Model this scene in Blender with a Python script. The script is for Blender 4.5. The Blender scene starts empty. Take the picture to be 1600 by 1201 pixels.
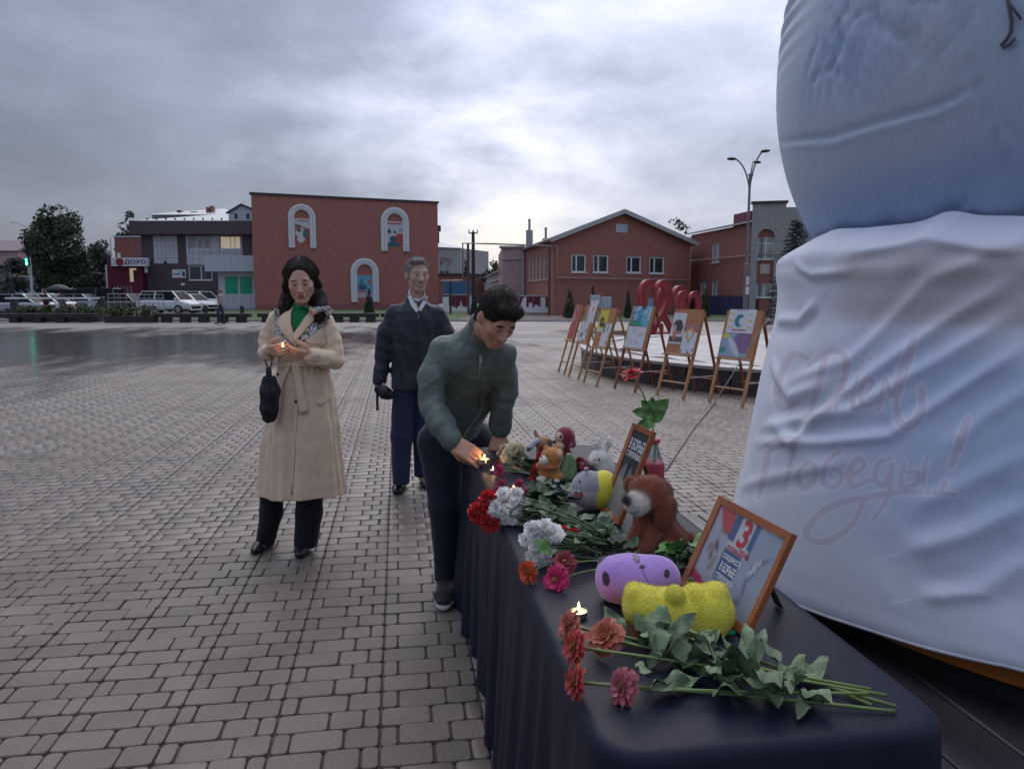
import bpy, math, random
import numpy as np
from mathutils import Vector, Matrix
random.seed(7); np.random.seed(7)
rng = np.random.RandomState(11)
scene = bpy.context.scene
COL = scene.collection
PI = math.pi

# ------------------------------------------------------------------ camera
FPX, CX, CY = 1200.0, 800.0, 600.5          # focal length in pixels of a 1600 px wide picture
CAM_H = 1.49
YAW = math.radians(8.43)                     # the paving and the table run along +Y; the camera looks a little to the right
PITCH = math.atan((CY - 458.0) / FPX)
cam_data = bpy.data.cameras.new('camera')
cam_data.sensor_fit = 'HORIZONTAL'; cam_data.sensor_width = 36.0
cam_data.lens = FPX / 1600.0 * 36.0
cam_data.clip_start = 0.05; cam_data.clip_end = 3000
cam_obj = bpy.data.objects.new('camera', cam_data); COL.objects.link(cam_obj)
cam_obj.location = (0, 0, CAM_H)
cam_obj.rotation_euler = (PI/2 - PITCH, 0, -YAW)
scene.camera = cam_obj

# ------------------------------------------------------------------ world: clouded evening sky
SUN_AZ = YAW + math.atan(120 / FPX)           # clockwise from +Y
SUN_EL = math.radians(52)
sun_dir = Vector((math.sin(SUN_AZ)*math.cos(SUN_EL), math.cos(SUN_AZ)*math.cos(SUN_EL), math.sin(SUN_EL)))
world = bpy.data.worlds.new('World'); scene.world = world
world.use_nodes = True
def build_world():
    nt = world.node_tree; N = nt.nodes; L = nt.links
    for n in list(N): N.remove(n)
    out = N.new('ShaderNodeOutputWorld')
    sky = N.new('ShaderNodeTexSky'); sky.sky_type = 'NISHITA'; sky.sun_disc = False
    sky.sun_elevation = SUN_EL; sky.sun_rotation = SUN_AZ; sky.air_density = 1.2; sky.dust_density = 2.0
    bg1 = N.new('ShaderNodeBackground'); bg1.inputs[1].default_value = 0.09
    L.new(sky.outputs[0], bg1.inputs[0])
    tc = N.new('ShaderNodeTexCoord')
    def math_(op, a, b=None, clamp=False):
        m = N.new('ShaderNodeMath'); m.operation = op; m.use_clamp = clamp
        for i, v in enumerate((a, b)):
            if v is None: continue
            if isinstance(v, (int, float)): m.inputs[i].default_value = v
            else: L.new(v, m.inputs[i])
        return m.outputs[0]
    sep = N.new('ShaderNodeSeparateXYZ'); L.new(tc.outputs['Generated'], sep.inputs[0])
    comb = N.new('ShaderNodeVectorMath'); comb.operation = 'MULTIPLY'; L.new(tc.outputs['Generated'], comb.inputs[0]); comb.inputs[1].default_value = (1.0, 1.0, 2.3)
    def noise(scale, detail, rough, off, dist=0.0):
        mp = N.new('ShaderNodeMapping'); mp.inputs['Location'].default_value = off
        L.new(comb.outputs[0], mp.inputs[0])
        n = N.new('ShaderNodeTexNoise'); n.inputs['Scale'].default_value = scale
        n.inputs['Detail'].default_value = detail; n.inputs['Roughness'].default_value = rough
        n.inputs['Distortion'].default_value = dist
        L.new(mp.outputs[0], n.inputs['Vector']); return n.outputs['Fac']
    big = noise(1.5, 3, 0.5, (3.4, 7.3, 0.3), 0.0); mid = noise(4.6, 7, 0.58, (1.0, 2.2, 4.0), 0.12)
    dens = math_('ADD', math_('MULTIPLY', big, 0.55), math_('MULTIPLY', mid, 0.45))
    # light comes through around the hidden low sun
    def glow(az, el, power):
        d = N.new('ShaderNodeVectorMath'); d.operation = 'DOT_PRODUCT'
        L.new(tc.outputs['Generated'], d.inputs[0])
        d.inputs[1].default_value = (math.sin(az)*math.cos(el), math.cos(az)*math.cos(el), math.sin(el))
        return math_('POWER', math_('MAXIMUM', d.outputs['Value'], 0.0), power)
    broad = glow(SUN_AZ + 0.05, math.radians(16), 6.0)
    low = glow(YAW + math.atan(-55/FPX), math.radians(4.6), 60.0)
    high = glow(YAW + math.atan(230/FPX), math.radians(27), 60.0)
    t = math_('ADD', math_('MULTIPLY', math_('SUBTRACT', 0.5, dens), 1.6), 0.0)
    t = math_('ADD', t, math_('MULTIPLY', broad, 0.21))
    t = math_('ADD', t, math_('MULTIPLY', math_('MULTIPLY', low, math_('MULTIPLY', math_('SUBTRACT', 1.0, mid), 2.0)), 0.50))
    t = math_('SUBTRACT', t, math_('MULTIPLY', glow(YAW - 0.55, math.radians(22), 9.0), 0.21))
    t = math_('ADD', t, math_('MULTIPLY', high, 0.16))
    t = math_('ADD', t, 0.24, True)
    ramp = N.new('ShaderNodeValToRGB'); L.new(t, ramp.inputs[0])
    e = ramp.color_ramp.elements
    e[0].position = 0.0; e[0].color = (0.13, 0.146, 0.196, 1)
    e[1].position = 1.0; e[1].color = (0.97, 0.93, 0.90, 1)
    for pos, c in ((0.3, (0.215, 0.242, 0.325, 1)), (0.55, (0.43, 0.462, 0.585, 1)), (0.8, (0.70, 0.715, 0.83, 1))):
        x = e.new(pos); x.color = c
    bg2 = N.new('ShaderNodeBackground'); bg2.inputs[1].default_value = 1.0
    L.new(ramp.outputs[0], bg2.inputs[0])
    # an overcast sky is about three times brighter overhead than at the horizon
    L.new(math_('ADD', math_('MULTIPLY', math_('MAXIMUM', sep.outputs[2], 0.0), 1.75), 0.50), bg2.inputs[1])
    mix = N.new('ShaderNodeMixShader'); mix.inputs[0].default_value = 0.9
    L.new(bg1.outputs[0], mix.inputs[1]); L.new(bg2.outputs[0], mix.inputs[2])
    L.new(mix.outputs[0], out.inputs[0])
build_world()
sun_data = bpy.data.lights.new('sun', 'SUN'); sun_data.energy = 1.0; sun_data.angle = math.radians(70)
sun_data.color = (1.0, 0.93, 0.86)
sun_obj = bpy.data.objects.new('sun', sun_data); COL.objects.link(sun_obj)
sun_obj.rotation_euler = (-sun_dir).to_track_quat('-Z', 'Y').to_euler()
vs = scene.view_settings
vs.view_transform = 'Standard'; vs.look = 'None'; vs.gamma = 1.0; vs.use_curve_mapping = False
vs.exposure = 0.72
scene.cycles.use_denoising = True
scene.cycles.max_bounces = 6; scene.cycles.diffuse_bounces = 3; scene.cycles.glossy_bounces = 3
scene.cycles.transparent_max_bounces = 8

# ------------------------------------------------------------------ photo geometry helpers
_fw = np.array([math.sin(YAW), math.cos(YAW), 0.0]); _rt = np.array([math.cos(YAW), -math.sin(YAW), 0.0])
_z = np.array([0, 0, 1.0]); _eye = np.array([0, 0, CAM_H])
def ray(px, py):
    vx, vy = (px - CX) / FPX, (CY - py) / FPX
    up = _fw*math.sin(PITCH) + _z*math.cos(PITCH); f = _fw*math.cos(PITCH) - _z*math.sin(PITCH)
    return _rt*vx + up*vy + f
def at(px, py, d):                    # point seen at a pixel, d metres ahead
    r = ray(px, py); return _eye + r * (d / r.dot(_fw))
def gp(px, py, z=0.0):                # point seen at a pixel, on a level plane
    r = ray(px, py); return _eye + r * ((z - CAM_H) / r[2])
def cw(X, D, z=0.0): return _rt*X + _fw*D + _z*z
def depth(p): return float(np.dot(np.asarray(p) - _eye, _fw))
def proj(p):
    q = np.asarray(p, float) - _eye
    up = _fw*math.sin(PITCH) + _z*math.cos(PITCH); f = _fw*math.cos(PITCH) - _z*math.sin(PITCH)
    dd = q.dot(f); return CX + FPX*q.dot(_rt)/dd, CY - FPX*q.dot(up)/dd

# ------------------------------------------------------------------ materials
MATS = {}
def srgb(r, g, b):
    f = lambda c: (c/255/12.92) if c/255 <= 0.04045 else ((c/255+0.055)/1.055)**2.4
    return (f(r), f(g), f(b))
def mat(name, color=(0.5, 0.5, 0.5), rough=0.6, metal=0.0, var=0.12, vscale=6.0, bump=0.0, bscale=40.0, vcol=False,
        sheen=0.0, spec=0.5, emit=None, estr=0.0, trans=0.0, alpha=1.0, rvar=0.0, objrand=0.0, sss=0.0, coat=0.0, stretch=None, world=False):
    if name in MATS: return MATS[name]
    m = bpy.data.materials.new(name); m.use_nodes = True; MATS[name] = m
    nt = m.node_tree; N = nt.nodes; L = nt.links; b = N['Principled BSDF']
    b.inputs['Roughness'].default_value = rough; b.inputs['Metallic'].default_value = metal
    b.inputs['Specular IOR Level'].default_value = spec
    if sheen: b.inputs['Sheen Weight'].default_value = sheen; b.inputs['Sheen Roughness'].default_value = 0.4
    if coat: b.inputs['Coat Weight'].default_value = coat; b.inputs['Coat Roughness'].default_value = 0.1
    if trans: b.inputs['Transmission Weight'].default_value = trans
    if sss: b.inputs['Subsurface Weight'].default_value = sss; b.inputs['Subsurface Radius'].default_value = (0.012, 0.006, 0.003); b.inputs['Subsurface Scale'].default_value = 0.6
    if alpha < 1: b.inputs['Alpha'].default_value = alpha
    if emit: b.inputs['Emission Color'].default_value = (*emit, 1); b.inputs['Emission Strength'].default_value = estr
    tc = N.new('ShaderNodeTexCoord'); src = tc.outputs['Object']
    if world: src = N.new('ShaderNodeNewGeometry').outputs['Position']
    if stretch:
        mp = N.new('ShaderNodeMapping'); mp.inputs['Scale'].default_value = stretch; L.new(src, mp.inputs[0]); src = mp.outputs[0]
    if vcol:
        a = N.new('ShaderNodeAttribute'); a.attribute_name = 'Col'; csrc = a.outputs['Color']
    else:
        rgb = N.new('ShaderNodeRGB'); rgb.outputs[0].default_value = (*color, 1); csrc = rgb.outputs[0]
    no = N.new('ShaderNodeTexNoise'); no.inputs['Scale'].default_value = vscale; no.inputs['Detail'].default_value = 5
    no.inputs['Roughness'].default_value = 0.6
    L.new(src, no.inputs['Vector'])
    mr = N.new('ShaderNodeMapRange'); mr.inputs['From Min'].default_value = 0.3; mr.inputs['From Max'].default_value = 0.7
    mr.inputs['To Min'].default_value = 1 - var; mr.inputs['To Max'].default_value = 1 + var
    L.new(no.outputs['Fac'], mr.inputs['Value']); fac = mr.outputs[0]
    if objrand:
        oi = N.new('ShaderNodeObjectInfo'); m2 = N.new('ShaderNodeMapRange')
        m2.inputs['To Min'].default_value = 1 - objrand; m2.inputs['To Max'].default_value = 1 + objrand
        L.new(oi.outputs['Random'], m2.inputs['Value'])
        mm = N.new('ShaderNodeMath'); mm.operation = 'MULTIPLY'; L.new(fac, mm.inputs[0]); L.new(m2.outputs[0], mm.inputs[1]); fac = mm.outputs[0]
    vm = N.new('ShaderNodeVectorMath'); vm.operation = 'SCALE'; L.new(csrc, vm.inputs[0]); L.new(fac, vm.inputs['Scale'])
    L.new(vm.outputs[0], b.inputs['Base Color'])
    if rvar:
        m3 = N.new('ShaderNodeMapRange'); m3.inputs['From Min'].default_value = 0.35; m3.inputs['From Max'].default_value = 0.65
        m3.inputs['To Min'].default_value = max(0.02, rough - rvar); m3.inputs['To Max'].default_value = min(1, rough + rvar)
        n2 = N.new('ShaderNodeTexNoise'); n2.inputs['Scale'].default_value = vscale*0.37; n2.inputs['Detail'].default_value = 4
        L.new(src, n2.inputs['Vector']); L.new(n2.outputs['Fac'], m3.inputs['Value']); L.new(m3.outputs[0], b.inputs['Roughness'])
    if bump:
        nb = N.new('ShaderNodeTexNoise'); nb.inputs['Scale'].default_value = bscale; nb.inputs['Detail'].default_value = 4
        L.new(src, nb.inputs['Vector'])
        bp = N.new('ShaderNodeBump'); bp.inputs['Strength'].default_value = min(1, bump); bp.inputs['Distance'].default_value = 0.01 if bump <= 1 else 0.01*bump
        L.new(nb.outputs['Fac'], bp.inputs['Height']); L.new(bp.outputs[0], b.inputs['Normal'])
    return m

# ------------------------------------------------------------------ object helpers
def tag(o, label=None, cat=None, group=None, kind=None):
    if label: o['label'] = label
    if cat: o['category'] = cat
    if group: o['group'] = group
    if kind: o['kind'] = kind
    return o
def empty(name, loc=(0, 0, 0), rz=0.0, label=None, cat=None, group=None):
    o = bpy.data.objects.new(name, None); COL.objects.link(o)
    o.location = tuple(loc); o.rotation_euler = (0, 0, rz); o.empty_display_size = 0.1
    return tag(o, label, cat, group)
def raw_obj(name, verts, faces, mats, parent=None, smooth=False, cols=None, fmat=None, origin=None):
    """verts in world (or parent-less) space; when origin is given the verts are stored relative to it."""
    verts = np.asarray(verts, float).reshape(-1, 3)
    if origin is not None: verts = verts - np.asarray(origin)
    me = bpy.data.meshes.new(name)
    if isinstance(faces, np.ndarray):
        nf, k = faces.shape
        me.vertices.add(len(verts)); me.vertices.foreach_set('co', verts.astype(np.float32).ravel())
        me.loops.add(nf*k); me.loops.foreach_set('vertex_index', faces.astype(np.int32).ravel())
        me.polygons.add(nf); me.polygons.foreach_set('loop_start', np.arange(0, nf*k, k, dtype=np.int32))
        me.update(calc_edges=True); me.validate()
    else:
        me.from_pydata(verts.tolist(), [], faces); me.update()
    for m in (mats if isinstance(mats, (list, tuple)) else [mats]):
        if m: me.materials.append(m)
    if fmat is not None: me.polygons.foreach_set('material_index', np.asarray(fmat, np.int32))
    if smooth: me.polygons.foreach_set('use_smooth', np.ones(len(me.polygons), bool))
    if cols is not None:
        ca = me.color_attributes.new('Col', 'FLOAT_COLOR', 'POINT')
        c4 = np.ones((len(verts), 4), np.float32); c4[:, :3] = cols
        ca.data.foreach_set('color', c4.ravel())
    o = bpy.data.objects.new(name, me); COL.objects.link(o)
    if parent is not None: o.parent = parent
    elif origin is not None: o.location = tuple(origin)
    return o
def copy_tree(o, parent=None, mats=None):
    c = o.copy(); COL.objects.link(c); c.parent = parent
    for ch in o.children: copy_tree(ch, c)
    return c

class MB:
    """collects simple shapes into ONE mesh"""
    def __init__(s): s.v = []; s.f = []; s.m = []; s.cur = 0
    def add(s, verts, faces):
        n = len(s.v); s.v += [tuple(float(c) for c in p) for p in verts]
        s.f += [tuple(i + n for i in f) for f in faces]; s.m += [s.cur]*len(faces); return s
    def box(s, lo, hi, M=None):
        x0, y0, z0 = lo; x1, y1, z1 = hi
        v = [(x0,y0,z0),(x1,y0,z0),(x1,y1,z0),(x0,y1,z0),(x0,y0,z1),(x1,y0,z1),(x1,y1,z1),(x0,y1,z1)]
        if M is not None: v = [tuple(M @ Vector(p)) for p in v]
        return s.add(v, [(0,3,2,1),(4,5,6,7),(0,1,5,4),(1,2,6,5),(2,3,7,6),(3,0,4,7)])
    def bbox(s, lo, hi, b=0.01, M=None):           # bevelled box
        x0,y0,z0 = lo; x1,y1,z1 = hi; v = []; 
        for iz, z in enumerate((z0, z0+b, z1-b, z1)):
            i = b if iz in (0, 3) else 0
            for (cx_, cy_, sx, sy) in ((x0,y0,1,1),(x1,y0,-1,1),(x1,y1,-1,-1),(x0,y1,1,-1)):
                a = (cx_+sx*(b+i), cy_+sy*i, z); c = (cx_+sx*i, cy_+sy*(b+i), z)
                if sx*sy > 0: v += [c, a]
                else: v += [a, c]
        f = [tuple(range(7, -1, -1)), tuple(range(24, 32))]
        for r in range(3):
            for i in range(8): f.append((r*8+i, r*8+(i+1)%8, r*8+8+(i+1)%8, r*8+8+i))
        if M is not None: v = [tuple(M @ Vector(p)) for p in v]
        return s.add(v, f)
    def beam(s, a, b, w, h=None, up=(0,0,1)):      # rectangular bar from a to b
        h = w if h is None else h
        a = Vector(a); b = Vector(b); d = (b-a).normalized(); u = Vector(up)
        if abs(d.dot(u)) > 0.98: u = Vector((0,1,0))
        x = d.cross(u).normalized()*w/2; y = x.cross(d).normalized()*h/2
        v = [a-x-y, a+x-y, a+x+y, a-x+y, b-x-y, b+x-y, b+x+y, b-x+y]
        return s.add(v, [(0,3,2,1),(4,5,6,7),(0,1,5,4),(1,2,6,5),(2,3,7,6),(3,0,4,7)])
    def tube(s, pts, r, n=8, cap=True):
        pts = [Vector(p) for p in pts]; rs = r if isinstance(r, (list, tuple, np.ndarray)) else [r]*len(pts)
        v = []; f = []; prev = None
        for i, p in enumerate(pts):
            d = (pts[min(i+1, len(pts)-1)] - pts[max(i-1, 0)]).normalized()
            if prev is None:
                u = Vector((0,0,1)) if abs(d.z) < 0.9 else Vector((1,0,0)); x = d.cross(u).normalized()
            else: x = (prev - d*prev.dot(d)).normalized()
            prev = x; y = d.cross(x)
            for k in range(n):
                a = 2*PI*k/n; v.append(p + (x*math.cos(a) + y*math.sin(a))*rs[i])
        for i in range(len(pts)-1):
            for k in range(n): f.append((i*n+k, i*n+(k+1)%n, (i+1)*n+(k+1)%n, (i+1)*n+k))
        if cap: f.append(tuple(range(n-1, -1, -1))); f.append(tuple((len(pts)-1)*n+k for k in range(n)))
        return s.add(v, f)
    def lathe(s, prof, n=24, c=(0,0,0), M=None):   # prof: (r, z) from bottom to top
        v = []; f = []
        for (r, z) in prof:
            for k in range(n):
                a = 2*PI*k/n; p = Vector((r*math.cos(a), r*math.sin(a), z))
                if M is not None: p = M @ p
                v.append((p[0]+c[0], p[1]+c[1], p[2]+c[2]))
        for i in range(len(prof)-1):
            for k in range(n): f.append((i*n+k, i*n+(k+1)%n, (i+1)*n+(k+1)%n, (i+1)*n+k))
        f.append(tuple(range(n-1, -1, -1))); f.append(tuple((len(prof)-1)*n+k for k in range(n)))
        return s.add(v, f)
    def prism(s, poly, fn, t):                     # poly 2D, fn(u, v, w) -> 3D, thickness w in 0..t
        n = len(poly); v = [fn(u, w_, 0) for u, w_ in poly] + [fn(u, w_, t) for u, w_ in poly]
        f = [tuple(range(n-1, -1, -1)), tuple(range(n, 2*n))] + [(i, (i+1)%n, n+(i+1)%n, n+i) for i in range(n)]
        return s.add(v, f)
    def ell(s, c, r, nu=16, nv=10, M=None):
        v = []; f = []
        for j in range(nv+1):
            ph = -PI/2 + PI*j/nv
            for k in range(nu):
                a = 2*PI*k/nu; p = Vector((r[0]*math.cos(ph)*math.cos(a), r[1]*math.cos(ph)*math.sin(a), r[2]*math.sin(ph)))
                if M is not None: p = M @ p
                v.append((p[0]+c[0], p[1]+c[1], p[2]+c[2]))
        for j in range(nv):
            for k in range(nu): f.append((j*nu+k, j*nu+(k+1)%nu, (j+1)*nu+(k+1)%nu, (j+1)*nu+k))
        return s.add(v, f)
    def obj(s, name, mats, parent=None, smooth=False, origin=None):
        ml = mats if isinstance(mats, (list, tuple)) else [mats]
        return raw_obj(name, s.v, s.f, ml, parent, smooth, None, s.m if len(ml) > 1 else None, origin)

def fbm(P, scale, seed=0, oct=3):
    """cheap smooth noise for numpy points: warped sums of sines, about -1..1"""
    r = np.random.RandomState(seed); out = np.zeros(P.shape[:-1]); amp = 1.0; tot = 0
    for o in range(oct):
        for k in range(3):
            d = r.normal(size=3); d /= np.linalg.norm(d); ph = r.uniform(0, 6.28)
            d2 = r.normal(size=3); d2 /= np.linalg.norm(d2)
            s = P @ d * scale*(2**o); w = P @ d2 * scale*(2**o)*0.7
            out += amp*np.sin(s + ph + 1.3*np.sin(w + ph*2)); tot += amp
        amp *= 0.5
    return out / tot * 1.6

# ------------------------------------------------------------------ signed-distance modelling (one continuous skin)
def rotm(x, y, z):
    return np.array(Matrix.Rotation(z, 3, 'Z') @ Matrix.Rotation(y, 3, 'Y') @ Matrix.Rotation(x, 3, 'X'))
class SDF:
    def __init__(s, lo, hi, h):
        s.lo = np.asarray(lo, float); s.h = h
        s.n = np.ceil((np.asarray(hi) - s.lo)/h).astype(int) + 1
        s.F = np.full(s.n, 9.0, np.float32); s.prims = []; s.paint = []
    def _apply(s, fn, lo, hi, k, mode):
        m = k*1.2 + s.h*3
        i0 = np.maximum(((np.asarray(lo)-m-s.lo)/s.h).astype(int), 0); i1 = np.minimum(((np.asarray(hi)+m-s.lo)/s.h).astype(int)+2, s.n)
        if (i1 <= i0).any(): return
        ax = [s.lo[a] + s.h*np.arange(i0[a], i1[a]) for a in range(3)]
        P = np.stack(np.meshgrid(*ax, indexing='ij'), -1)
        d = fn(P).astype(np.float32)
        sl = tuple(slice(i0[a], i1[a]) for a in range(3)); F = s.F[sl]
        if mode == 'sub':
            d = -d
            h = np.maximum(k - np.abs(F - d), 0)/max(k, 1e-6); s.F[sl] = np.maximum(F, d) + h*h*k*0.25
        else:
            h = np.maximum(k - np.abs(F - d), 0)/max(k, 1e-6); s.F[sl] = np.minimum(F, d) - h*h*k*0.25
    def add(s, fn, lo, hi, k=0.01, color=None, mode='add'):
        s._apply(fn, lo, hi, k, mode)
        if color is not None and mode == 'add': s.prims.append((fn, np.asarray(color, float)))
        return s
    def ell(s, c, r, R=None, k=0.01, color=None, mode='add'):
        c = np.asarray(c, float); r = np.asarray(r, float) if np.ndim(r) else np.array([r]*3, float)
        RT = None if R is None else np.asarray(R)
        def fn(P):
            q = P - c
            if RT is not None: q = q @ RT
            k0 = np.linalg.norm(q/r, axis=-1); k1 = np.linalg.norm(q/(r*r), axis=-1)
            return k0*(k0 - 1.0)/np.maximum(k1, 1e-6)
        m = r.max(); return s.add(fn, c-m, c+m, k, color, mode)
    def cone(s, a, b, ra, rb, k=0.01, color=None, mode='add', flat=None):
        """tapered capsule; flat=(axis, factor) squeezes it along an axis"""
        a = np.asarray(a, float); b = np.asarray(b, float); ab = b - a; L2 = max(ab @ ab, 1e-9)
        def fn(P):
            q = P - a; t = np.clip(q @ ab / L2, 0, 1)
            d = q - t[..., None]*ab
            if flat is not None:
                ax = np.asarray(flat[0], float); comp = d @ ax; d = d + (comp*(1/flat[1] - 1))[..., None]*ax
                return (np.linalg.norm(d, axis=-1) - (ra + (rb-ra)*t))*min(1, flat[1]*1.15)
            return np.linalg.norm(d, axis=-1) - (ra + (rb-ra)*t)
        m = max(ra, rb); return s.add(fn, np.minimum(a, b)-m, np.maximum(a, b)+m, k, color, mode)
    def chain(s, pts, rs, k=0.01, color=None, mode='add', flat=None):
        for i in range(len(pts)-1): s.cone(pts[i], pts[i+1], rs[i], rs[i+1], k, color, mode, flat)
        return s
    def box(s, c, half, R=None, rad=0.01, k=0.01, color=None, mode='add'):
        c = np.asarray(c, float); half = np.asarray(half, float); RT = None if R is None else np.asarray(R)
        def fn(P):
            q = P - c
            if RT is not None: q = q @ RT
            d = np.abs(q) - (half - rad)
            return np.linalg.norm(np.maximum(d, 0), axis=-1) + np.minimum(d.max(axis=-1), 0) - rad
        m = np.linalg.norm(half); return s.add(fn, c-m, c+m, k, color, mode)
    def plane_cut(s, p, n, k=0.004):              # removes the side the normal points to
        p = np.asarray(p, float); n = np.asarray(n, float); n = n/np.linalg.norm(n)
        hi = s.lo + s.h*s.n
        s._apply(lambda P: -((P - p) @ n), s.lo, hi, k, 'sub'); return s
    def disp(s, fn):                               # displacement field added to the whole grid near the surface
        idx = np.argwhere(np.abs(s.F) < 0.03)
        P = s.lo + idx*s.h
        s.F[tuple(idx.T)] += fn(P).astype(np.float32); return s
    def mesh(s):
        F = s.F; S = F < 0; nx, ny, nz = F.shape
        c = np.zeros((nx-1, ny-1, nz-1), np.int8)
        offs = [(i, j, k) for i in (0, 1) for j in (0, 1) for k in (0, 1)]
        for (i, j, k) in offs: c += S[i:nx-1+i, j:ny-1+j, k:nz-1+k]
        act = np.argwhere((c > 0) & (c < 8))
        pos = np.zeros((len(act), 3)); cnt = np.zeros(len(act))
        for a in range(3):
            for o in offs:
                if o[a]: continue
                o2 = list(o); o2[a] = 1
                i0 = act + np.array(o); i1 = act + np.array(o2)
                f0 = F[tuple(i0.T)]; f1 = F[tuple(i1.T)]; m = (f0 < 0) != (f1 < 0)
                t = np.where(m, f0/np.where(np.abs(f0-f1) < 1e-9, 1e-9, f0-f1), 0)
                p = np.array(o, float)[None].repeat(len(act), 0); p[:, a] += t
                pos += p*m[:, None]; cnt += m
        V = s.lo + (act + pos/np.maximum(cnt, 1)[:, None])*s.h
        idm = np.full(c.shape, -1, np.int64); idm[tuple(act.T)] = np.arange(len(act))
        Q = []
        for a in range(3):
            b, d = (a+1) % 3, (a+2) % 3
            sl0 = [slice(None)]*3; sl1 = [slice(None)]*3; sl0[a] = slice(0, -1); sl1[a] = slice(1, None)
            for x in (b, d): sl0[x] = slice(1, -1); sl1[x] = slice(1, -1)
            s0 = S[tuple(sl0)]; s1 = S[tuple(sl1)]
            e = np.argwhere(s0 != s1)
            if not len(e): continue
            flip = s0[tuple(e.T)]
            e = e.copy(); e[:, b] += 1; e[:, d] += 1
            def cell(db, dd):
                q = e.copy(); q[:, b] -= db; q[:, d] -= dd; return idm[tuple(q.T)]
            q = np.stack([cell(1, 1), cell(0, 1), cell(0, 0), cell(1, 0)], 1)
            q[~flip] = q[~flip][:, ::-1]; Q.append(q)
        Q = np.concatenate(Q); Q = Q[(Q >= 0).all(1)]
        return V, Q
    def colors(s, V, base=(0.5, 0.5, 0.5), soft=0.004):
        if not s.prims: C = np.tile(np.asarray(base, float), (len(V), 1))
        else:
            D = np.stack([fn(V) for fn, _ in s.prims], 1); D = D - D.min(1, keepdims=True)
            W = np.exp(-np.clip(D/soft, 0, 50)); W /= W.sum(1, keepdims=True)
            C = W @ np.stack([c for _, c in s.prims])
        for fn, col, sf in s.paint:
            w = np.clip(0.5 - fn(V)/sf, 0, 1)[:, None]; C = C*(1-w) + np.asarray(col)*w
        return C
    def dab(s, c, r, color, R=None, soft=0.003):   # a coloured patch (eyebrow, lips, printed eye)
        c = np.asarray(c, float); r = np.asarray(r, float) if np.ndim(r) else np.array([r]*3, float)
        def fn(P):
            q = P - c
            if R is not None: q = q @ np.asarray(R)
            k0 = np.linalg.norm(q/r, axis=-1); k1 = np.linalg.norm(q/(r*r), axis=-1)
            return k0*(k0-1)/np.maximum(k1, 1e-6)
        s.paint.append((fn, color, soft)); return s
    def obj(s, name, m, parent=None, origin=None, base=(0.5, 0.5, 0.5), soft=0.004, smooth_it=1):
        V, Q = s.mesh()
        for _ in range(smooth_it):                 # light Laplacian pass takes the stair-steps out
            acc = np.zeros_like(V); n = np.zeros(len(V))
            for i in range(4):
                np.add.at(acc, Q[:, i], V[Q[:, (i+1) % 4]] + V[Q[:, (i+3) % 4]]); np.add.at(n, Q[:, i], 2)
            V = V*0.4 + 0.6*acc/np.maximum(n, 1)[:, None]
        C = s.colors(V, base, soft)
        o = raw_obj(name, V, Q, m, parent, True, C, None, origin)
        return o
# ================================================================== SETTING
def quad_cam(X0, X1, D0, D1, z, nx=1, ny=1):
    v = []; f = []
    for j in range(ny+1):
        for i in range(nx+1):
            v.append(cw(X0+(X1-X0)*i/nx, D0+(D1-D0)*j/ny, z))
    for j in range(ny):
        for i in range(nx):
            a = j*(nx+1)+i; f.append((a, a+1, a+nx+2, a+nx+1))
    return v, f
def struct(name, v, f, m, smooth=False): return tag(raw_obj(name, v, f, m, None, smooth), kind='structure')

M_asphalt = mat('asphalt', (0.055, 0.055, 0.058), 0.6, var=0.3, vscale=0.6, bump=0.4, bscale=30, rvar=0.2)
M_grass = mat('grass_sheet', (0.05, 0.085, 0.022), 0.9, var=0.5, vscale=1.5, bump=1.0, bscale=9)
M_soil = mat('soil', (0.13, 0.105, 0.08), 0.9, var=0.3, vscale=1.2, bump=0.6, bscale=12)
M_bed = mat('joint_sand', (0.078, 0.069, 0.061), 0.75, var=0.3, vscale=20, bump=0.5, bscale=200)
M_far_paving = mat('far_paving', (0.155, 0.135, 0.122), 0.5, var=0.22, vscale=0.5, bump=0.5, bscale=12, rvar=0.16, stretch=(0.35, 1.6, 1))
M_kerb = mat('kerb_concrete', (0.36, 0.35, 0.34), 0.7, var=0.2, vscale=2, bump=0.3)

v, f = quad_cam(-900, 900, -60, 1500, -0.06); struct('ground', v, f, M_asphalt)
# plaza: bed under the built pavers, far paving beyond
v1, f1 = quad_cam(-60, 60, -12, 24.0, -0.014); v2, f2 = quad_cam(-60, 60, 24.0, 40.6, 0.0)
plaza = raw_obj('plaza', v1 + v2, f1 + [tuple(i+4 for i in q) for q in f2], [M_bed, M_far_paving], fmat=[0, 1])
tag(plaza, kind='structure')

def paver_mesh(L, W, seg, r, b, zb, z0=0.0):
    """rounded-corner paver, top at z0; returns verts, faces"""
    def ring(ins, z):
        out = []; hx, hy = L/2 - ins, W/2 - ins; rr = max(r - ins*0.5, 0.003)
        for (sx, sy, a0) in ((1, 1, 0), (-1, 1, PI/2), (-1, -1, PI), (1, -1, 3*PI/2)):
            for k in range(seg+1):
                a = a0 + PI/2*k/seg; out.append((sx*(hx-rr) + rr*math.cos(a), sy*(hy-rr) + rr*math.sin(a), z))
        return out
    n = 4*(seg+1); V = ring(b*1.15, z0) + ring(b*0.35, z0 - b*0.30) + ring(0, z0 - b) + ring(0, zb)
    F = [tuple(range(n))]
    for i in range(3):
        for k in range(n): F.append(((i+1)*n+k, (i+1)*n+(k+1) % n, i*n+(k+1) % n, i*n+k))
    return V, F
ROW, PER = 0.1185, 0.359
LEN = (0.1730, 0.1145, 0.0550)                  # big, middle, small
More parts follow.
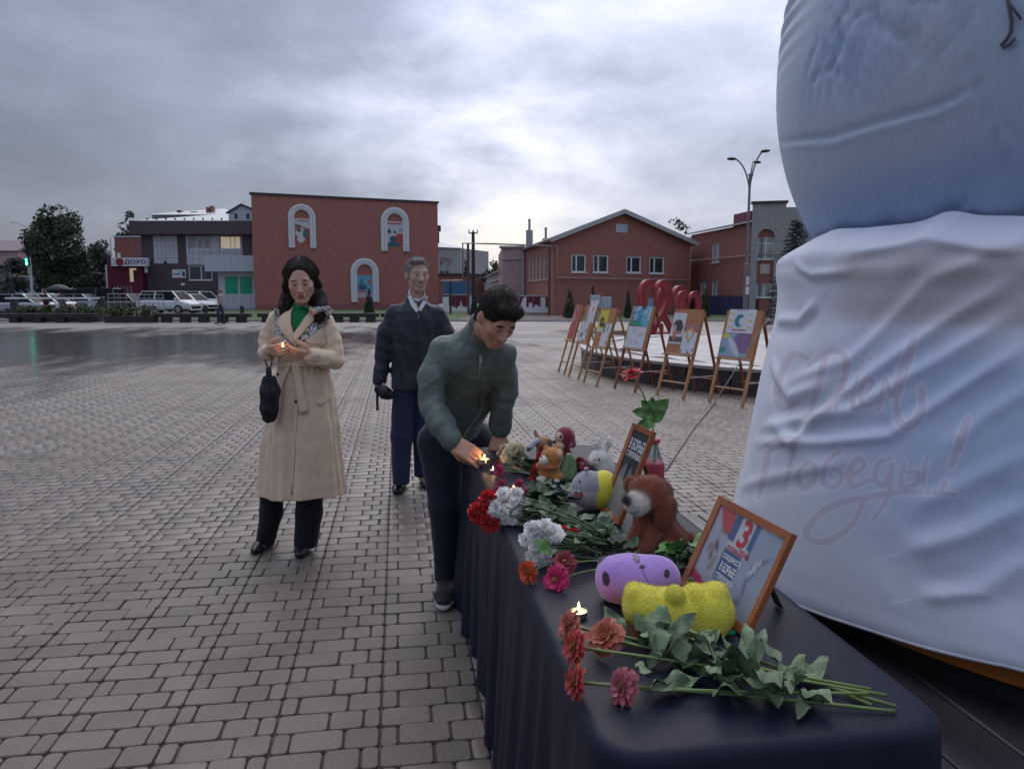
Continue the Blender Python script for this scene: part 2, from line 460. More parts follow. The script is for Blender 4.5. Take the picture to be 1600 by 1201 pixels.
M_paver = mat('paver_concrete', (0.130, 0.107, 0.090), 0.42, var=0.22, vscale=2.3, bump=0.45, bscale=160, rvar=0.13, objrand=0.14, world=True)
M_paver_many = mat('paver_concrete_tinted', rough=0.41, var=0.22, vscale=2.3, vcol=True, bump=0.2, bscale=120, rvar=0.14)
sx0 = gp(600, 1000)[0]
pv = []
jr = np.random.RandomState(5)
for row in range(int(0.6/ROW), int(26.0/ROW)):
    y = row*ROW
    order = (0, 1, 2) if row % 2 == 0 else (2, 0, 1)
    for k in range(-50, 66):
        x = sx0 + k*PER
        for t in order:
            cx = x + LEN[t]/2 + 0.0026; x += LEN[t] + 0.0055
            p = np.array([cx, y, 0]); D = p @ _fw; X = p @ _rt
            if D < 1.0 or D > 23.95 or abs(X) > 0.667*D*1.05 + 2.2: continue
            px, py = proj(p); pv.append((D, px, py, cx, y, t))
pv.sort()
near = [q for q in pv if -20 < q[1] < 765 and q[2] < 1205 and not (q[1] > 735 and q[2] > 900)][:300]
near_ids = set((q[3], q[4]) for q in near)
meshes = []
for t in range(3):
    V, Fc = paver_mesh(LEN[t], 0.1140, 3, 0.017, 0.0048, -0.016)
    me = bpy.data.meshes.new('paver'); me.from_pydata(V, [], Fc); me.materials.append(M_paver)
    me.polygons.foreach_set('use_smooth', [i > 0 for i in range(len(Fc))]); meshes.append(me)
for q in near:
    o = bpy.data.objects.new('paver', meshes[q[5]]); COL.objects.link(o); o.parent = plaza
    o.location = (q[3] + jr.normal()*0.0008, q[4] + jr.normal()*0.0008, jr.normal()*0.0012)
    o.rotation_euler = (jr.normal()*0.006, jr.normal()*0.006, jr.normal()*0.006)
tv = [np.array(paver_mesh(LEN[t], 0.1140, 1, 0.014, 0.0045, -0.016)[0]) for t in range(3)]
tv3 = [np.array(paver_mesh(LEN[t], 0.1140, 3, 0.017, 0.0048, -0.016)[0]) for t in range(3)]
BV = []; BF = []; BC = []; nb = 0
rest = [q for q in pv if (q[3], q[4]) not in near_ids]
def quads_of(seg):                                # the same layout as paver_mesh, as triangles for numpy
    n = 4*(seg+1); F = [(0, i, i+1) for i in range(1, n-1)]
    for i in range(3):
        for k in range(n):
            a, b, c, d = (i+1)*n+k, (i+1)*n+(k+1) % n, i*n+(k+1) % n, i*n+k
            F += [(a, b, c), (a, c, d)]
    return np.array(F)
QF = {1: quads_of(1), 3: quads_of(3)}
for q in rest:
    hi = q[0] < 5.5
    V = (tv3 if hi else tv)[q[5]]; Fq = QF[3 if hi else 1]
    if q[0] > 7: V = V[[*range(8), *range(16, 24)]]; Fq = Fq[:6+16]
    P = V + np.array([q[3] + jr.normal()*0.0008, q[4] + jr.normal()*0.0008, jr.normal()*0.0006])
    BV.append(P); BF.append(Fq + nb); nb += len(P)
    c = np.array([0.130, 0.107, 0.090])*(1 + jr.normal()*0.09); BC.append(np.tile(c, (len(P), 1)))
o = raw_obj('paving', np.concatenate(BV), np.concatenate(BF), M_paver_many, plaza, False, np.concatenate(BC)); tag(o, kind='stuff')

# lawn, kerb and car park behind the plaza
v, f = quad_cam(-24, -3, 44.5, 69, 0.0, 1, 1); struct('lawn', v, f, M_grass)
v, f = quad_cam(3.6, 30, 41.2, 53.2, 0.0, 1, 1); struct('lawn', v, f, M_grass)
v, f = quad_cam(-3, 3.6, 40.6, 52, -0.004); struct('path', v, f, M_soil)
v, f = quad_cam(-60, -3, 40.8, 44.5, -0.01); struct('path', v, f, M_far_paving)
mb = MB()
for i in range(70):
    X = -40 + i*1.0
    a = cw(X+0.006, 40.75, 0.03); b = cw(X+0.994, 40.75, 0.03); mb.beam(a, b, 0.15, 0.16)
tag(mb.obj('kerb', M_kerb), kind='structure')

# standing water on the low part of the plaza: a thin film, thinning out unevenly at its rim
def water_mat():
    m = bpy.data.materials.new('puddle_water'); m.use_nodes = True; N = m.node_tree.nodes; L = m.node_tree.links; b = N['Principled BSDF']
    b.inputs['Base Color'].default_value = (0.075, 0.068, 0.064, 1); b.inputs['Roughness'].default_value = 0.10; b.inputs['IOR'].default_value = 1.33
    tc = N.new('ShaderNodeTexCoord'); mp = N.new('ShaderNodeMapping'); mp.inputs['Scale'].default_value = (1.0, 2.0, 1); L.new(tc.outputs['Object'], mp.inputs[0])
    n = N.new('ShaderNodeTexNoise'); n.inputs['Scale'].default_value = 4.5; n.inputs['Detail'].default_value = 3; L.new(mp.outputs[0], n.inputs['Vector'])
    bp = N.new('ShaderNodeBump'); bp.inputs['Strength'].default_value = 0.45; bp.inputs['Distance'].default_value = 0.02
    L.new(n.outputs['Fac'], bp.inputs['Height']); L.new(bp.outputs[0], b.inputs['Normal'])
    at_ = N.new('ShaderNodeAttribute'); at_.attribute_name = 'Col'; sp = N.new('ShaderNodeSeparateColor'); L.new(at_.outputs['Color'], sp.inputs[0])
    n2 = N.new('ShaderNodeTexNoise'); n2.inputs['Scale'].default_value = 0.55; n2.inputs['Detail'].default_value = 6; n2.inputs['Roughness'].default_value = 0.65; mp2 = N.new('ShaderNodeMapping'); mp2.inputs['Scale'].default_value = (0.75, 0.26, 1); L.new(tc.outputs['Object'], mp2.inputs[0]); L.new(mp2.outputs[0], n2.inputs['Vector'])
    ad = N.new('ShaderNodeMath'); ad.operation = 'ADD'; L.new(sp.outputs[0], ad.inputs[0]); mm = N.new('ShaderNodeMath'); mm.operation = 'MULTIPLY_ADD'; mm.inputs[1].default_value = 2.4; mm.inputs[2].default_value = -0.75; L.new(n2.outputs['Fac'], mm.inputs[0]); L.new(mm.outputs[0], ad.inputs[1])
    mr = N.new('ShaderNodeMapRange'); mr.inputs['From Min'].default_value = 0.78; mr.inputs['From Max'].default_value = 1.28; mr.inputs['To Max'].default_value = 0.92; L.new(ad.outputs[0], mr.inputs['Value']); L.new(mr.outputs[0], b.inputs['Alpha']); return m
M_water = water_mat()
def water_film(X0, X1, D0, D1, f, step=0.3):
    nx, ny = int((X1-X0)/step), int((D1-D0)/step); v, fc = quad_cam(X0, X1, D0, D1, 0.006, nx, ny); V = np.array(v); Dp = V @ _fw; Xp = V @ _rt
    C = np.repeat(f(Xp, Dp)[:, None], 3, 1); o = raw_obj('puddle', V, fc, M_water, None, True, C); return tag(o, kind='structure')
sm = lambda x: np.clip(x, 0, 1)
water_film(-27, 2.5, 8.5, 37.5, lambda X, D: sm((D-9.6-0.20*(X+9))/11)*sm((36.8-D)/14+0.15)*sm((1.0-X+0.10*(D-16))/9)*0.98)
water_film(0.3, 7.5, 26.0, 33.0, lambda X, D: sm((D-26.5)/1.8)*sm((32-D)/2)*sm((X-0.6)/1.2)*sm((7.2-X)/1.5)*0.62, 0.2)
# ================================================================== BUILDINGS AND BACKGROUND
M_brick = mat('red_brick', (0.36, 0.145, 0.115), 0.85, var=0.2, vscale=3.0, bump=0.4, bscale=14, stretch=(1, 1, 4))
M_brick2 = mat('red_brick_facing', (0.35, 0.14, 0.11), 0.85, var=0.14, vscale=2.5, bump=0.4, bscale=14, stretch=(1, 1, 4))
M_brickd = mat('dark_red_brick', (0.27, 0.11, 0.092), 0.85, var=0.14, vscale=2.5, bump=0.4, bscale=14, stretch=(1, 1, 4))
M_white = mat('white_trim', (0.68, 0.69, 0.70), 0.5, var=0.05)
M_pvc = mat('white_window_frame', (0.72, 0.73, 0.75), 0.35, var=0.03)
M_glass = mat('window_glass', (0.035, 0.045, 0.055), 0.06, var=0.3, vscale=0.7, spec=0.8)
M_glass_w = mat('curtained_glass', (0.30, 0.33, 0.35), 0.12, var=0.35, vscale=1.4, spec=0.6)
M_lit = mat('lit_window', (0.6, 0.5, 0.35), 0.2, emit=(1.0, 0.83, 0.55), estr=0.16, var=0.3, vscale=1.5)
M_zinc = mat('zinc_roof', (0.42, 0.44, 0.47), 0.45, metal=0.2, var=0.12, vscale=1)
M_roofdark = mat('dark_roof_edge', (0.045, 0.04, 0.045), 0.6)
M_plum = mat('plum_cladding', (0.085, 0.060, 0.075), 0.6, var=0.1, vscale=1)
M_panel = mat('white_panel_cladding', (0.52, 0.53, 0.56), 0.5, var=0.06, vscale=1)
M_greylt = mat('light_grey_sheet', (0.40, 0.46, 0.50), 0.45, var=0.05)
M_green = mat('green_film_glass', (0.0, 0.34, 0.19), 0.12, var=0.35, vscale=0.5, spec=0.6)
M_cream = mat('cream_plaster', (0.40, 0.38, 0.34), 0.8, var=0.15, vscale=1)
M_pink = mat('pink_plaster', (0.42, 0.29, 0.28), 0.8, var=0.12, vscale=1)
M_greyb = mat('grey_silicate_brick', (0.30, 0.295, 0.30), 0.85, var=0.14, vscale=3, bump=0.3, bscale=16, stretch=(1, 1, 4))
M_blue = mat('blue_corrugated', (0.07, 0.24, 0.42), 0.45, var=0.1)
M_navy = mat('navy_cladding', (0.03, 0.035, 0.095), 0.5, var=0.15)
M_maroon = mat('maroon_sheet', (0.14, 0.012, 0.035), 0.5, var=0.1)
M_gas = mat('gas_pipe_paint', (0.33, 0.24, 0.22), 0.5, var=0.1)
M_dark = mat('dark_metal', (0.03, 0.03, 0.034), 0.5, var=0.15)
M_rust = mat('red_brown_metal', (0.10, 0.05, 0.05), 0.6, var=0.15)
M_grey = mat('galvanised_metal', (0.34, 0.35, 0.36), 0.4, metal=0.6, var=0.12)
M_mauve = mat('mauve_roof', (0.17, 0.13, 0.155), 0.6, var=0.12)
M_print = mat('printed_sheet', rough=0.45, var=0.04, vcol=True)
M_concrete = mat('concrete', (0.23, 0.22, 0.21), 0.8, var=0.25, vscale=2, bump=0.3)

class Face:
    """a vertical facade plane between two ground points, seen from its front (A on the left)"""
    def __init__(s, A, B):
        s.A = np.array([A[0], A[1], 0.0]); s.B = np.array([B[0], B[1], 0.0])
        s.L = np.linalg.norm(s.B - s.A); s.u = (s.B - s.A)/s.L; s.n = np.array([s.u[1], -s.u[0], 0.0])
    def p(s, u, z, out=0.0): return tuple(s.A + s.u*u + s.n*out + _z*z)
    def uz(s, px, py):
        r = ray(px, py); t = (s.A - _eye) @ s.n / (r @ s.n); q = _eye + r*t
        return float((q - s.A) @ s.u), float(q[2])
    def rect(s, x0, y0, x1, y1):
        u0, za = s.uz(x0, y0); u1, zb = s.uz(x1, y1); return (u0, u1, min(za, zb), max(za, zb))
    def wall(s, mb, z0, z1, holes=(), u0=0.0, u1=None, depth=0.16):
        u1 = s.L if u1 is None else u1
        us = sorted({u0, u1, *[h for r in holes for h in r[:2] if u0 < h < u1]}); zs = sorted({z0, z1, *[h for r in holes for h in r[2:4] if z0 < h < z1]})
        for i in range(len(us)-1):
            for j in range(len(zs)-1):
                cu, cz = (us[i]+us[i+1])/2, (zs[j]+zs[j+1])/2
                if any(r[0] < cu < r[1] and r[2] < cz < r[3] for r in holes): continue
                mb.add([s.p(us[i], zs[j]), s.p(us[i+1], zs[j]), s.p(us[i+1], zs[j+1]), s.p(us[i], zs[j+1])], [(0, 1, 2, 3)])
        for (a, b, c, d) in [r[:4] for r in holes]:
            for (p0, p1) in (((a, c), (b, c)), ((b, c), (b, d)), ((b, d), (a, d)), ((a, d), (a, c))):
                mb.add([s.p(*p0), s.p(*p1), s.p(*p1, -depth), s.p(*p0, -depth)], [(3, 2, 1, 0)])
        return mb
    def slab(s, mb, u0, u1, z0, z1, o0, o1):
        P = [s.p(u, z, o) for o in (o0, o1) for (u, z) in ((u0, z0), (u1, z0), (u1, z1), (u0, z1))]
        mb.add(P, [(3, 2, 1, 0), (4, 5, 6, 7), (0, 1, 5, 4), (1, 2, 6, 5), (2, 3, 7, 6), (3, 0, 4, 7)]); return mb
    def window(s, r, parent, glass=None, bars=(0.5,), sill=True, fw=0.07, hbar=None, org=None):
        a, b, c, d = r[:4]; o0, o1 = -0.15, -0.07
        mb = MB()
        s.slab(mb, a, b, c, c+fw, o0, o1); s.slab(mb, a, b, d-fw, d, o0, o1); s.slab(mb, a, a+fw, c+fw, d-fw, o0, o1); s.slab(mb, b-fw, b, c+fw, d-fw, o0, o1)
        w = mb.obj('window', M_pvc, parent, origin=org)
        for k, t in enumerate(bars):
            u = a + (b-a)*t; bb = MB(); s.slab(bb, u-fw/2, u+fw/2, c+fw, d-fw, o0, o1 - 0.004); bb.obj('mullion', M_pvc, w, origin=None if org is None else org)
        if hbar:
            zb = c + (d-c)*hbar; bb = MB(); s.slab(bb, a+fw, b-fw, zb-fw/2, zb+fw/2, o0, o1 - 0.006); bb.obj('transom', M_pvc, w, origin=org)
        g = MB(); s.slab(g, a+fw*0.5, b-fw*0.5, c+fw*0.5, d-fw*0.5, -0.125, -0.11); g.obj('pane', glass or M_glass, w, origin=org)
        if sill:
            g = MB(); s.slab(g, a-0.06, b+0.06, c-0.05, c-0.002, -0.06, 0.07); g.obj('sill', M_white, w, origin=org)
        return w
def box_rest(mb, A, B, C, D_, z0, z1, top=True):   # the other three walls + flat top
    P = [np.array([p[0], p[1], 0]) for p in (A, B, C, D_)]
    for i in (1, 2, 3):
        a, b = P[i], P[(i+1) % 4]; mb.add([a+_z*z0, b+_z*z0, b+_z*z1, a+_z*z1], [(0, 1, 2, 3)])
    if top: mb.add([p+_z*z1 for p in P], [(0, 1, 2, 3)])
def text_mesh(body, size=1.0, shear=0.0, bold=0.0, align='LEFT'):
    cu = bpy.data.curves.new('t', 'FONT'); cu.body = body; cu.size = size; cu.shear = shear; cu.offset = bold; cu.align_x = align; cu.resolution_u = 2
    ob = bpy.data.objects.new('t', cu); COL.objects.link(ob)
    dg = bpy.context.evaluated_depsgraph_get(); me = bpy.data.meshes.new_from_object(ob.evaluated_get(dg))
    V = np.array([v.co[:2] for v in me.vertices]).reshape(-1, 2); Fc = [tuple(p.vertices) for p in me.polygons]
    bpy.data.objects.remove(ob); bpy.data.curves.remove(cu); bpy.data.meshes.remove(me)
    return V, Fc
def text_on(name, body, fn, size, m, parent, shear=0, bold=0, align='LEFT', fit=None, origin=None):
    V, Fc = text_mesh(body, size, shear, bold, align)
    if fit:                                          # (u0, u1, v0, v1)
        lo, hi = V.min(0), V.max(0); V = (V-lo)/(hi-lo)*np.array([fit[1]-fit[0], fit[3]-fit[2]]) + np.array([fit[0], fit[2]])
    return raw_obj(name, [fn(a, b) for a, b in V], Fc, m, parent, origin=origin)
def raster(w, h, bg): return np.tile(np.asarray(bg, float), (h, w, 1))     # row 0 is the top
def dab(img, x, y, rx, ry, col, ang=0.0, soft=0.15):
    h, w, _ = img.shape; X, Y = np.meshgrid((np.arange(w)+.5)/w, (np.arange(h)+.5)/h)
    c, s_ = math.cos(ang), math.sin(ang); u = ((X-x)*c + (Y-y)*s_)/rx; v_ = (-(X-x)*s_ + (Y-y)*c)/ry
    t = np.clip((1 - np.sqrt(u*u+v_*v_))/soft, 0, 1)[..., None]; img[:] = img*(1-t) + np.asarray(col)*t; return img
def rectp(img, x0, y0, x1, y1, col):
    h, w, _ = img.shape; img[int(y0*h):max(int(y1*h), int(y0*h)+1), int(x0*w):max(int(x1*w), int(x0*w)+1)] = col; return img
def print_obj(name, img, fn, m, parent=None, thick=0.004, origin=None):
    """a thin sheet carrying a picture as point colours; fn(u, v, out): u 0..1 right, v 0..1 up"""
    h, w, _ = img.shape; V = []; C = []; Fc = []
    for j in range(h+1):
        for i in range(w+1):
            V.append(fn(i/w, 1-j/h, thick)); C.append(img[min(j, h-1), min(i, w-1)])
    for j in range(h):
        for i in range(w): a = j*(w+1)+i; Fc.append((a, a+w+1, a+w+2, a+1))
    n = len(V)
    for (u, v_) in ((0, 0), (1, 0), (1, 1), (0, 1)): V.append(fn(u, v_, 0)); C.append((0.5, 0.5, 0.5))
    k = [h*(w+1), h*(w+1)+w, w, 0]
    Fc += [(n, n+3, n+2, n+1)] + [(n+i, n+(i+1) % 4, k[(i+1) % 4], k[i]) for i in range(4)]
    return raw_obj(name, V, Fc, m, parent, False, np.array(C), None, origin)

# ---- big blank brick hall with three arched posters
A = cw(-399/1200*70, 70)[:2]; B = cw(-114/1200*77, 77)[:2]
hall = Face(A, B); back = cw(-6.3, 21)[:2]
t = empty('brick_hall', (*A, 0), 0, 'long windowless red brick hall with three white arched poster niches', 'building')
zt = hall.uz(401, 304)[1]
arches = [((449, 494), (318, 388)), ((594, 639), (323, 393)), ((547, 592), (403, 472))]
mb = MB(); hall.wall(mb, -0.1, zt); box_rest(mb, A, B, B+back, A+back, -0.1, zt)
mb.obj('wall', M_brick, t, origin=(*A, 0))
mb = MB()
hall.slab(mb, -0.12, hall.L+0.12, zt+0.002, zt+0.18, -0.5, 0.12); mb.obj('roof_edge', M_roofdark, t, origin=(*A, 0))
mb = MB(); hall.slab(mb, 0, hall.L, -0.1, 0.45, 0.004, 0.06); mb.obj('plinth', M_brickd, t, origin=(*A, 0))
mb = MB(); hall.slab(mb, hall.L-0.02, hall.L+0.35, zt-2.7, zt-2.1, -0.6, -0.1); mb.obj('roof_bracket', M_dark, t, origin=(*A, 0))
for k, ((x0, x1), (y0, y1)) in enumerate(arches):
    u0, u1, z0, z1 = hall.rect(x0, y0, x1, y1); w = (u1-u0)/2; cu = (u0+u1)/2; zc = z1 - w
    fr = None
    for q, (ro, ri, out) in enumerate(((1.0, 0.56, 0.16), (0.90, 0.82, 0.24), (0.74, 0.66, 0.24))):
        mb = MB(); outer = [(cu-w*ro, z0)] + [(cu - w*ro*math.cos(PI*i/24), zc + w*ro*math.sin(PI*i/24)) for i in range(25)] + [(cu+w*ro, z0)]
        inner = [(cu-w*ri, z0)] + [(cu - w*ri*math.cos(PI*i/24), zc + w*ri*math.sin(PI*i/24)) for i in range(25)] + [(cu+w*ri, z0)]
        for i in range(len(outer)-1):
            P = [hall.p(*outer[i], 0.003), hall.p(*outer[i+1], 0.003), hall.p(*inner[i+1], 0.003), hall.p(*inner[i], 0.003)]
            Q = [hall.p(*outer[i], out), hall.p(*outer[i+1], out), hall.p(*inner[i+1], out), hall.p(*inner[i], out)]
            mb.add(P+Q, [(7, 6, 5, 4), (0, 1, 5, 4), (2, 3, 7, 6), (0, 4, 7, 3), (1, 2, 6, 5)])
        if fr is None: fr = mb.obj('arch_frame', M_white, t, origin=(*A, 0))
        else: mb.obj('moulding', M_white, fr, origin=(*A, 0))
    # poster hung inside the arch
    pr = [hall.rect(458, 339, 485, 380), hall.rect(603, 345, 631, 386), hall.rect(556, 430, 583, 465)][k]
    img = raster(24, 34, (0.55, 0.55, 0.57))
    if k == 0:
        rectp(img, 0, 0, 1, 0.06, (0.5, 0.06, 0.06)); rectp(img, 0.3, 0.12, 0.95, 0.2, (0.25, 0.2, 0.25)); dab(img, 0.5, 0.75, 0.8, 0.38, (0.42, 0.05, 0.05), 0, 0.1)
        dab(img, 0.45, 0.62, 0.36, 0.2, (0.58, 0.58, 0.56)); dab(img, 0.72, 0.66, 0.16, 0.2, (0.05, 0.16, 0.17)); dab(img, 0.35, 0.52, 0.16, 0.08, (0.05, 0.14, 0.15)); dab(img, 0.25, 0.36, 0.3, 0.06, (0.15, 0.12, 0.06)); dab(img, 0.45, 0.88, 0.26, 0.12, (0.6, 0.6, 0.58))
    elif k == 1:
        rectp(img, 0, 0, 1, 0.05, (0.45, 0.06, 0.06)); rectp(img, 0.12, 0.1, 0.88, 0.17, (0.42, 0.05, 0.06)); dab(img, 0.8, 0.75, 0.34, 0.28, (0.42, 0.06, 0.05)); dab(img, 0.4, 0.72, 0.2, 0.14, (0.03, 0.12, 0.14)); dab(img, 0.45, 0.92, 0.45, 0.12, (0.04, 0.12, 0.13))
        dab(img, 0.2, 0.42, 0.12, 0.1, (0.04, 0.12, 0.14)); dab(img, 0.52, 0.44, 0.1, 0.06, (0.05, 0.14, 0.15)); dab(img, 0.82, 0.36, 0.06, 0.07, (0.2, 0.2, 0.25))
    else:
        img[:] = (0.14, 0.36, 0.50); dab(img, 0.35, 0.42, 0.14, 0.3, (0.06, 0.2, 0.3)); dab(img, 0.4, 0.55, 0.3, 0.12, (0.03, 0.1, 0.16)); dab(img, 0.82, 0.3, 0.1, 0.12, (0.4, 0.12, 0.14)); rectp(img, 0, 0.8, 1, 1, (0.5, 0.42, 0.42)); rectp(img, 0.05, 0.7, 0.6, 0.82, (0.45, 0.12, 0.12))
    lab = ['red and white poster in the upper left arch of the brick hall', 'white poster with dark green figure in the upper right arch of the hall', 'light blue poster in the lower arch of the brick hall'][k]
    po = print_obj('poster', img, lambda u, v_, o_: hall.p(pr[0]+(pr[1]-pr[0])*u, pr[2]+(pr[3]-pr[2])*v_, 0.01+o_), M_print)
    tag(po, lab, 'poster', 'posters on the brick hall')

# ---- gabled brick building
fl = gp(864, 490)[:2]; fD = 54.0
A = cw(64/1200*54, 54)[:2]; B = cw(275/1200*59, 59)[:2]; front = Face(A, B)
C0 = cw(20/1200*66, 66)[:2]; side = Face(C0, A); off = C0 - A
org = (*A, 0)
t = empty('gabled_house', org, 0, 'two storey red brick house with white gable edge and four front windows', 'building')
ze = front.uz(866, 373)[1]; zp = front.uz(971, 332)[1]; up = front.uz(971, 332)[0]; ze2 = front.uz(1074, 380)[1]
ze = (ze+ze2)/2
wins = [front.rect(893, 397, 916, 426), front.rect(927, 398, 951, 426.5), front.rect(979, 400, 1002, 427), front.rect(1015, 401, 1038, 428)]
mb = MB(); front.wall(mb, -0.1, ze, wins)
mb.add([front.p(0, ze), front.p(front.L, ze), front.p(up, zp)], [(0, 1, 2)])
swins = []
for i in range(6):
    uu = side.L*(0.12 + 0.135*i); swins.append((uu, uu+side.L*0.075, ze-2.75, ze-0.95))
side.wall(mb, -0.1, ze, swins)
Bb = B + off
mb.add([(*C0, -0.1), (*Bb, -0.1), (*Bb, ze), (*C0, ze)], [(1, 0, 3, 2)]); mb.add([(*B, -0.1), (*Bb, -0.1), (*Bb, ze), (*B, ze)], [(0, 1, 2, 3)])
mb.obj('wall', M_brick2, t, origin=org)
off3 = np.array([*off, 0.0])
mb = MB()
for sgn, ua in ((0, -0.45), (1, front.L+0.45)):
    ue = 0 if sgn == 0 else front.L
    zz = ze - (zp-ze)*0.45/ (up if sgn == 0 else front.L-up)
    a0 = np.array(front.p(ua, zz, 0.4)); p0 = np.array(front.p(up, zp+0.02, 0.4)); a1 = a0 + off3*1.03; p1 = p0 + off3*1.03
    T = np.array([0, 0, 0.16])
    mb.add([a0, p0, p1, a1, a0+T, p0+T, p1+T, a1+T], [(0, 3, 2, 1), (4, 5, 6, 7), (0, 1, 5, 4), (2, 3, 7, 6), (1, 2, 6, 5), (3, 0, 4, 7)])
roof = mb.obj('roof', M_mauve, t, origin=org)
mb = MB()
for ua, za in ((-0.47, ze - (zp-ze)*0.45/up), (front.L+0.47, ze - (zp-ze)*0.45/(front.L-up))):
    mb.beam(front.p(ua, za+0.04, 0.43), front.p(up, zp+0.06, 0.43), 0.08, 0.3)
mb.obj('barge_board', mat('grey_barge', (0.42, 0.42, 0.43), 0.5), roof, origin=org)
for w in wins: front.window(w, t, bars=(0.36,), fw=0.11, org=org)
for w in swins: side.window(w, t, M_glass_w, bars=(), org=org)
r = front.rect(962, 350, 980, 364); mb = MB(); front.slab(mb, r[0], r[1], r[2], r[3], 0.003, 0.05); mb.obj('loft_hatch', M_greylt, t, origin=org)
r = front.rect(1014, 467, 1040, 490)
for rr in (front.rect(1012, 466, 1020, 490), front.rect(1030, 466, 1040, 490)):
    mb = MB(); front.slab(mb, rr[0], rr[1], 0.2, rr[3], 0.003, 0.05); mb.obj('lower_panel', M_greylt, t, origin=org)
for k, (f_, hh) in enumerate(((0.62, 1.5), (0.5, 0.8))):
    c = np.array([*A, 0]) + off3*(0.95-0.06*k) + np.array([*((B-A)/front.L), 0])*(0.3+k*1.4); mb = MB(); mb.box((c[0]-.25, c[1]-.25, ze-0.3), (c[0]+.25, c[1]+.25, ze+hh)); mb.lathe([(0.1, ze+hh), (0.1, ze+hh+0.8), (0.13, ze+hh+0.8), (0.13, ze+hh+0.9)], 8, (c[0], c[1], 0)) ; mb.obj('chimney', M_grey, roof, origin=org)

# gas pipe: along the house front, up, over the path on two posts, down to the fence
mb = MB(); o = 0.22
def fp(px, py): return front.p(*front.uz(px, py), o)
mb.tube([fp(1071, 438), fp(868, 434), fp(868, 385)], 0.06, 6); mb.tube([fp(868, 385), at(771, 381, 55), at(723, 380, 55), at(723, 438, 56), at(690, 439, 60)], 0.06, 6)
gpipe = mb.obj('gas_pipe', M_gas); tag(gpipe, 'pinkish gas pipe crossing from the gabled house over to the hall', 'gas pipe')
for (px, y0, y1, D) in ((732, 381, 488, 55), (858, 386, 492, 53)):
    a = at(px, y1, D); a[2] = -0.05; b = at(px, y0, D); mb = MB(); mb.tube([a, (a[0], a[1], b[2])], 0.09, 8)
    po = mb.obj('pipe_post', M_rust); tag(po, 'dark steel post carrying the gas pipe ' + ('beside the utility pole' if px < 800 else 'at the corner of the gabled house'), 'post')
for (px, y0, D) in ((704, 440, 56),):
    a = at(px, 488, D); a[2] = -0.05; b = at(px, y0, D); mb = MB(); mb.tube([a, (a[0], a[1], b[2])], 0.08, 8); po = mb.obj('fence_post', M_dark); tag(po, 'short dark post before the blue fence near the hall corner', 'post')

# pink annex and cream garage row behind the gabled house
A2 = cw(-15/1200*66, 66)[:2]; B2 = cw(20/1200*65.9, 65.9)[:2]; fa = Face(A2, B2)
t = empty('pink_annex', (*A2, 0), 0, 'narrow pale pink plastered annex at the back of gabled house', 'building')
zt = fa.uz(790, 387)[1]; mb = MB(); fa.wall(mb, -0.1, zt); bk = cw(-0.55, 13)[:2]; box_rest(mb, A2, B2, B2+bk, A2+bk, -0.1, zt); mb.obj('wall', M_pink, t, origin=(*A2, 0))
mb = MB(); fa.slab(mb, -0.25, fa.L-0.02, zt-1.0, zt-0.9, 0.003, 0.1); fa.slab(mb, -0.25, fa.L-0.02, zt+0.004, zt+0.15, -8, 0.2); mb.obj('cornice', M_cream, t, origin=(*A2, 0))
sd = Face(A2+bk, A2); mb = MB(); sd.slab(mb, sd.L*0.45, sd.L*0.6, 3.2, zt-1.6, 0.003, 0.04); mb.obj('side_window', M_glass, t, origin=(*A2, 0))
mb = MB(); sd.slab(mb, 0, sd.L, 0, zt-1.05, 0.0025, 0.0029); 
mb = MB(); fa.slab(mb, fa.L-0.22, fa.L-0.1, 0.2, zt-0.05, 0.02, 0.14); mb.obj('drainpipe', M_greylt, t, origin=(*A2, 0))
A3 = cw(-60/1200*190, 190)[:2]; B3 = cw(-17/1200*80, 80)[:2]; fg = Face(A3, B3)
t = empty('garage_row', (*A3, 0), 0, 'low cream plastered garage row receding behind the bent man', 'building')
zt = fg.uz(782, 424)[1]; mb = MB(); fg.wall(mb, -0.1, zt); bk = cw(9, 3)[:2]; box_rest(mb, A3, B3, B3+bk, A3+bk, -0.1, zt); mb.obj('wall', M_cream, t, origin=(*A3, 0))
mb = MB(); fg.slab(mb, -0.2, fg.L-0.05, zt-0.9, zt-0.7, 0.003, 0.12); fg.slab(mb, -0.2, fg.L-0.05, zt+0.004, zt+0.16, -6, 0.25); mb.obj('eaves', M_cream, t, origin=(*A3, 0))
for i in range(3): mb = MB(); u_ = fg.L*(0.45+0.16*i); fg.slab(mb, u_, u_+0.8, 1.6, 2.2, 0.003, 0.03); mb.obj('vent', M_dark, t, origin=(*A3, 0))
# far residential block with large letters
A4 = cw(-140/1200*170, 170)[:2]; B4 = cw(-80/1200*176, 176)[:2]; ff = Face(A4, B4)
t = empty('far_block', (*A4, 0), 0, 'far pale block with the large letters РУ between hall and poles', 'building')
zt = ff.uz(700, 387)[1]; mb = MB(); ff.wall(mb, 0, zt); bk = cw(6, 14)[:2]; box_rest(mb, A4, B4, B4+bk, A4+bk, 0, zt); mb.obj('wall', M_greyb, t, origin=(*A4, 0))
mb = MB(); P = [ff.p(-0.5, zt+0.01, 0.6), ff.p(ff.L+0.5, zt+0.01, 0.6), ff.p(ff.L-4, zt+1.9, -5), ff.p(0, zt+2.4, -5), ff.p(-0.5, zt+0.01, -14), ff.p(ff.L+0.5, zt+0.01, -14)]
mb.add(P, [(0, 1, 2, 3), (1, 5, 2), (5, 4, 3, 2), (4, 0, 3), (0, 4, 5, 1)]); rf = mb.obj('roof', M_zinc, t, origin=(*A4, 0))
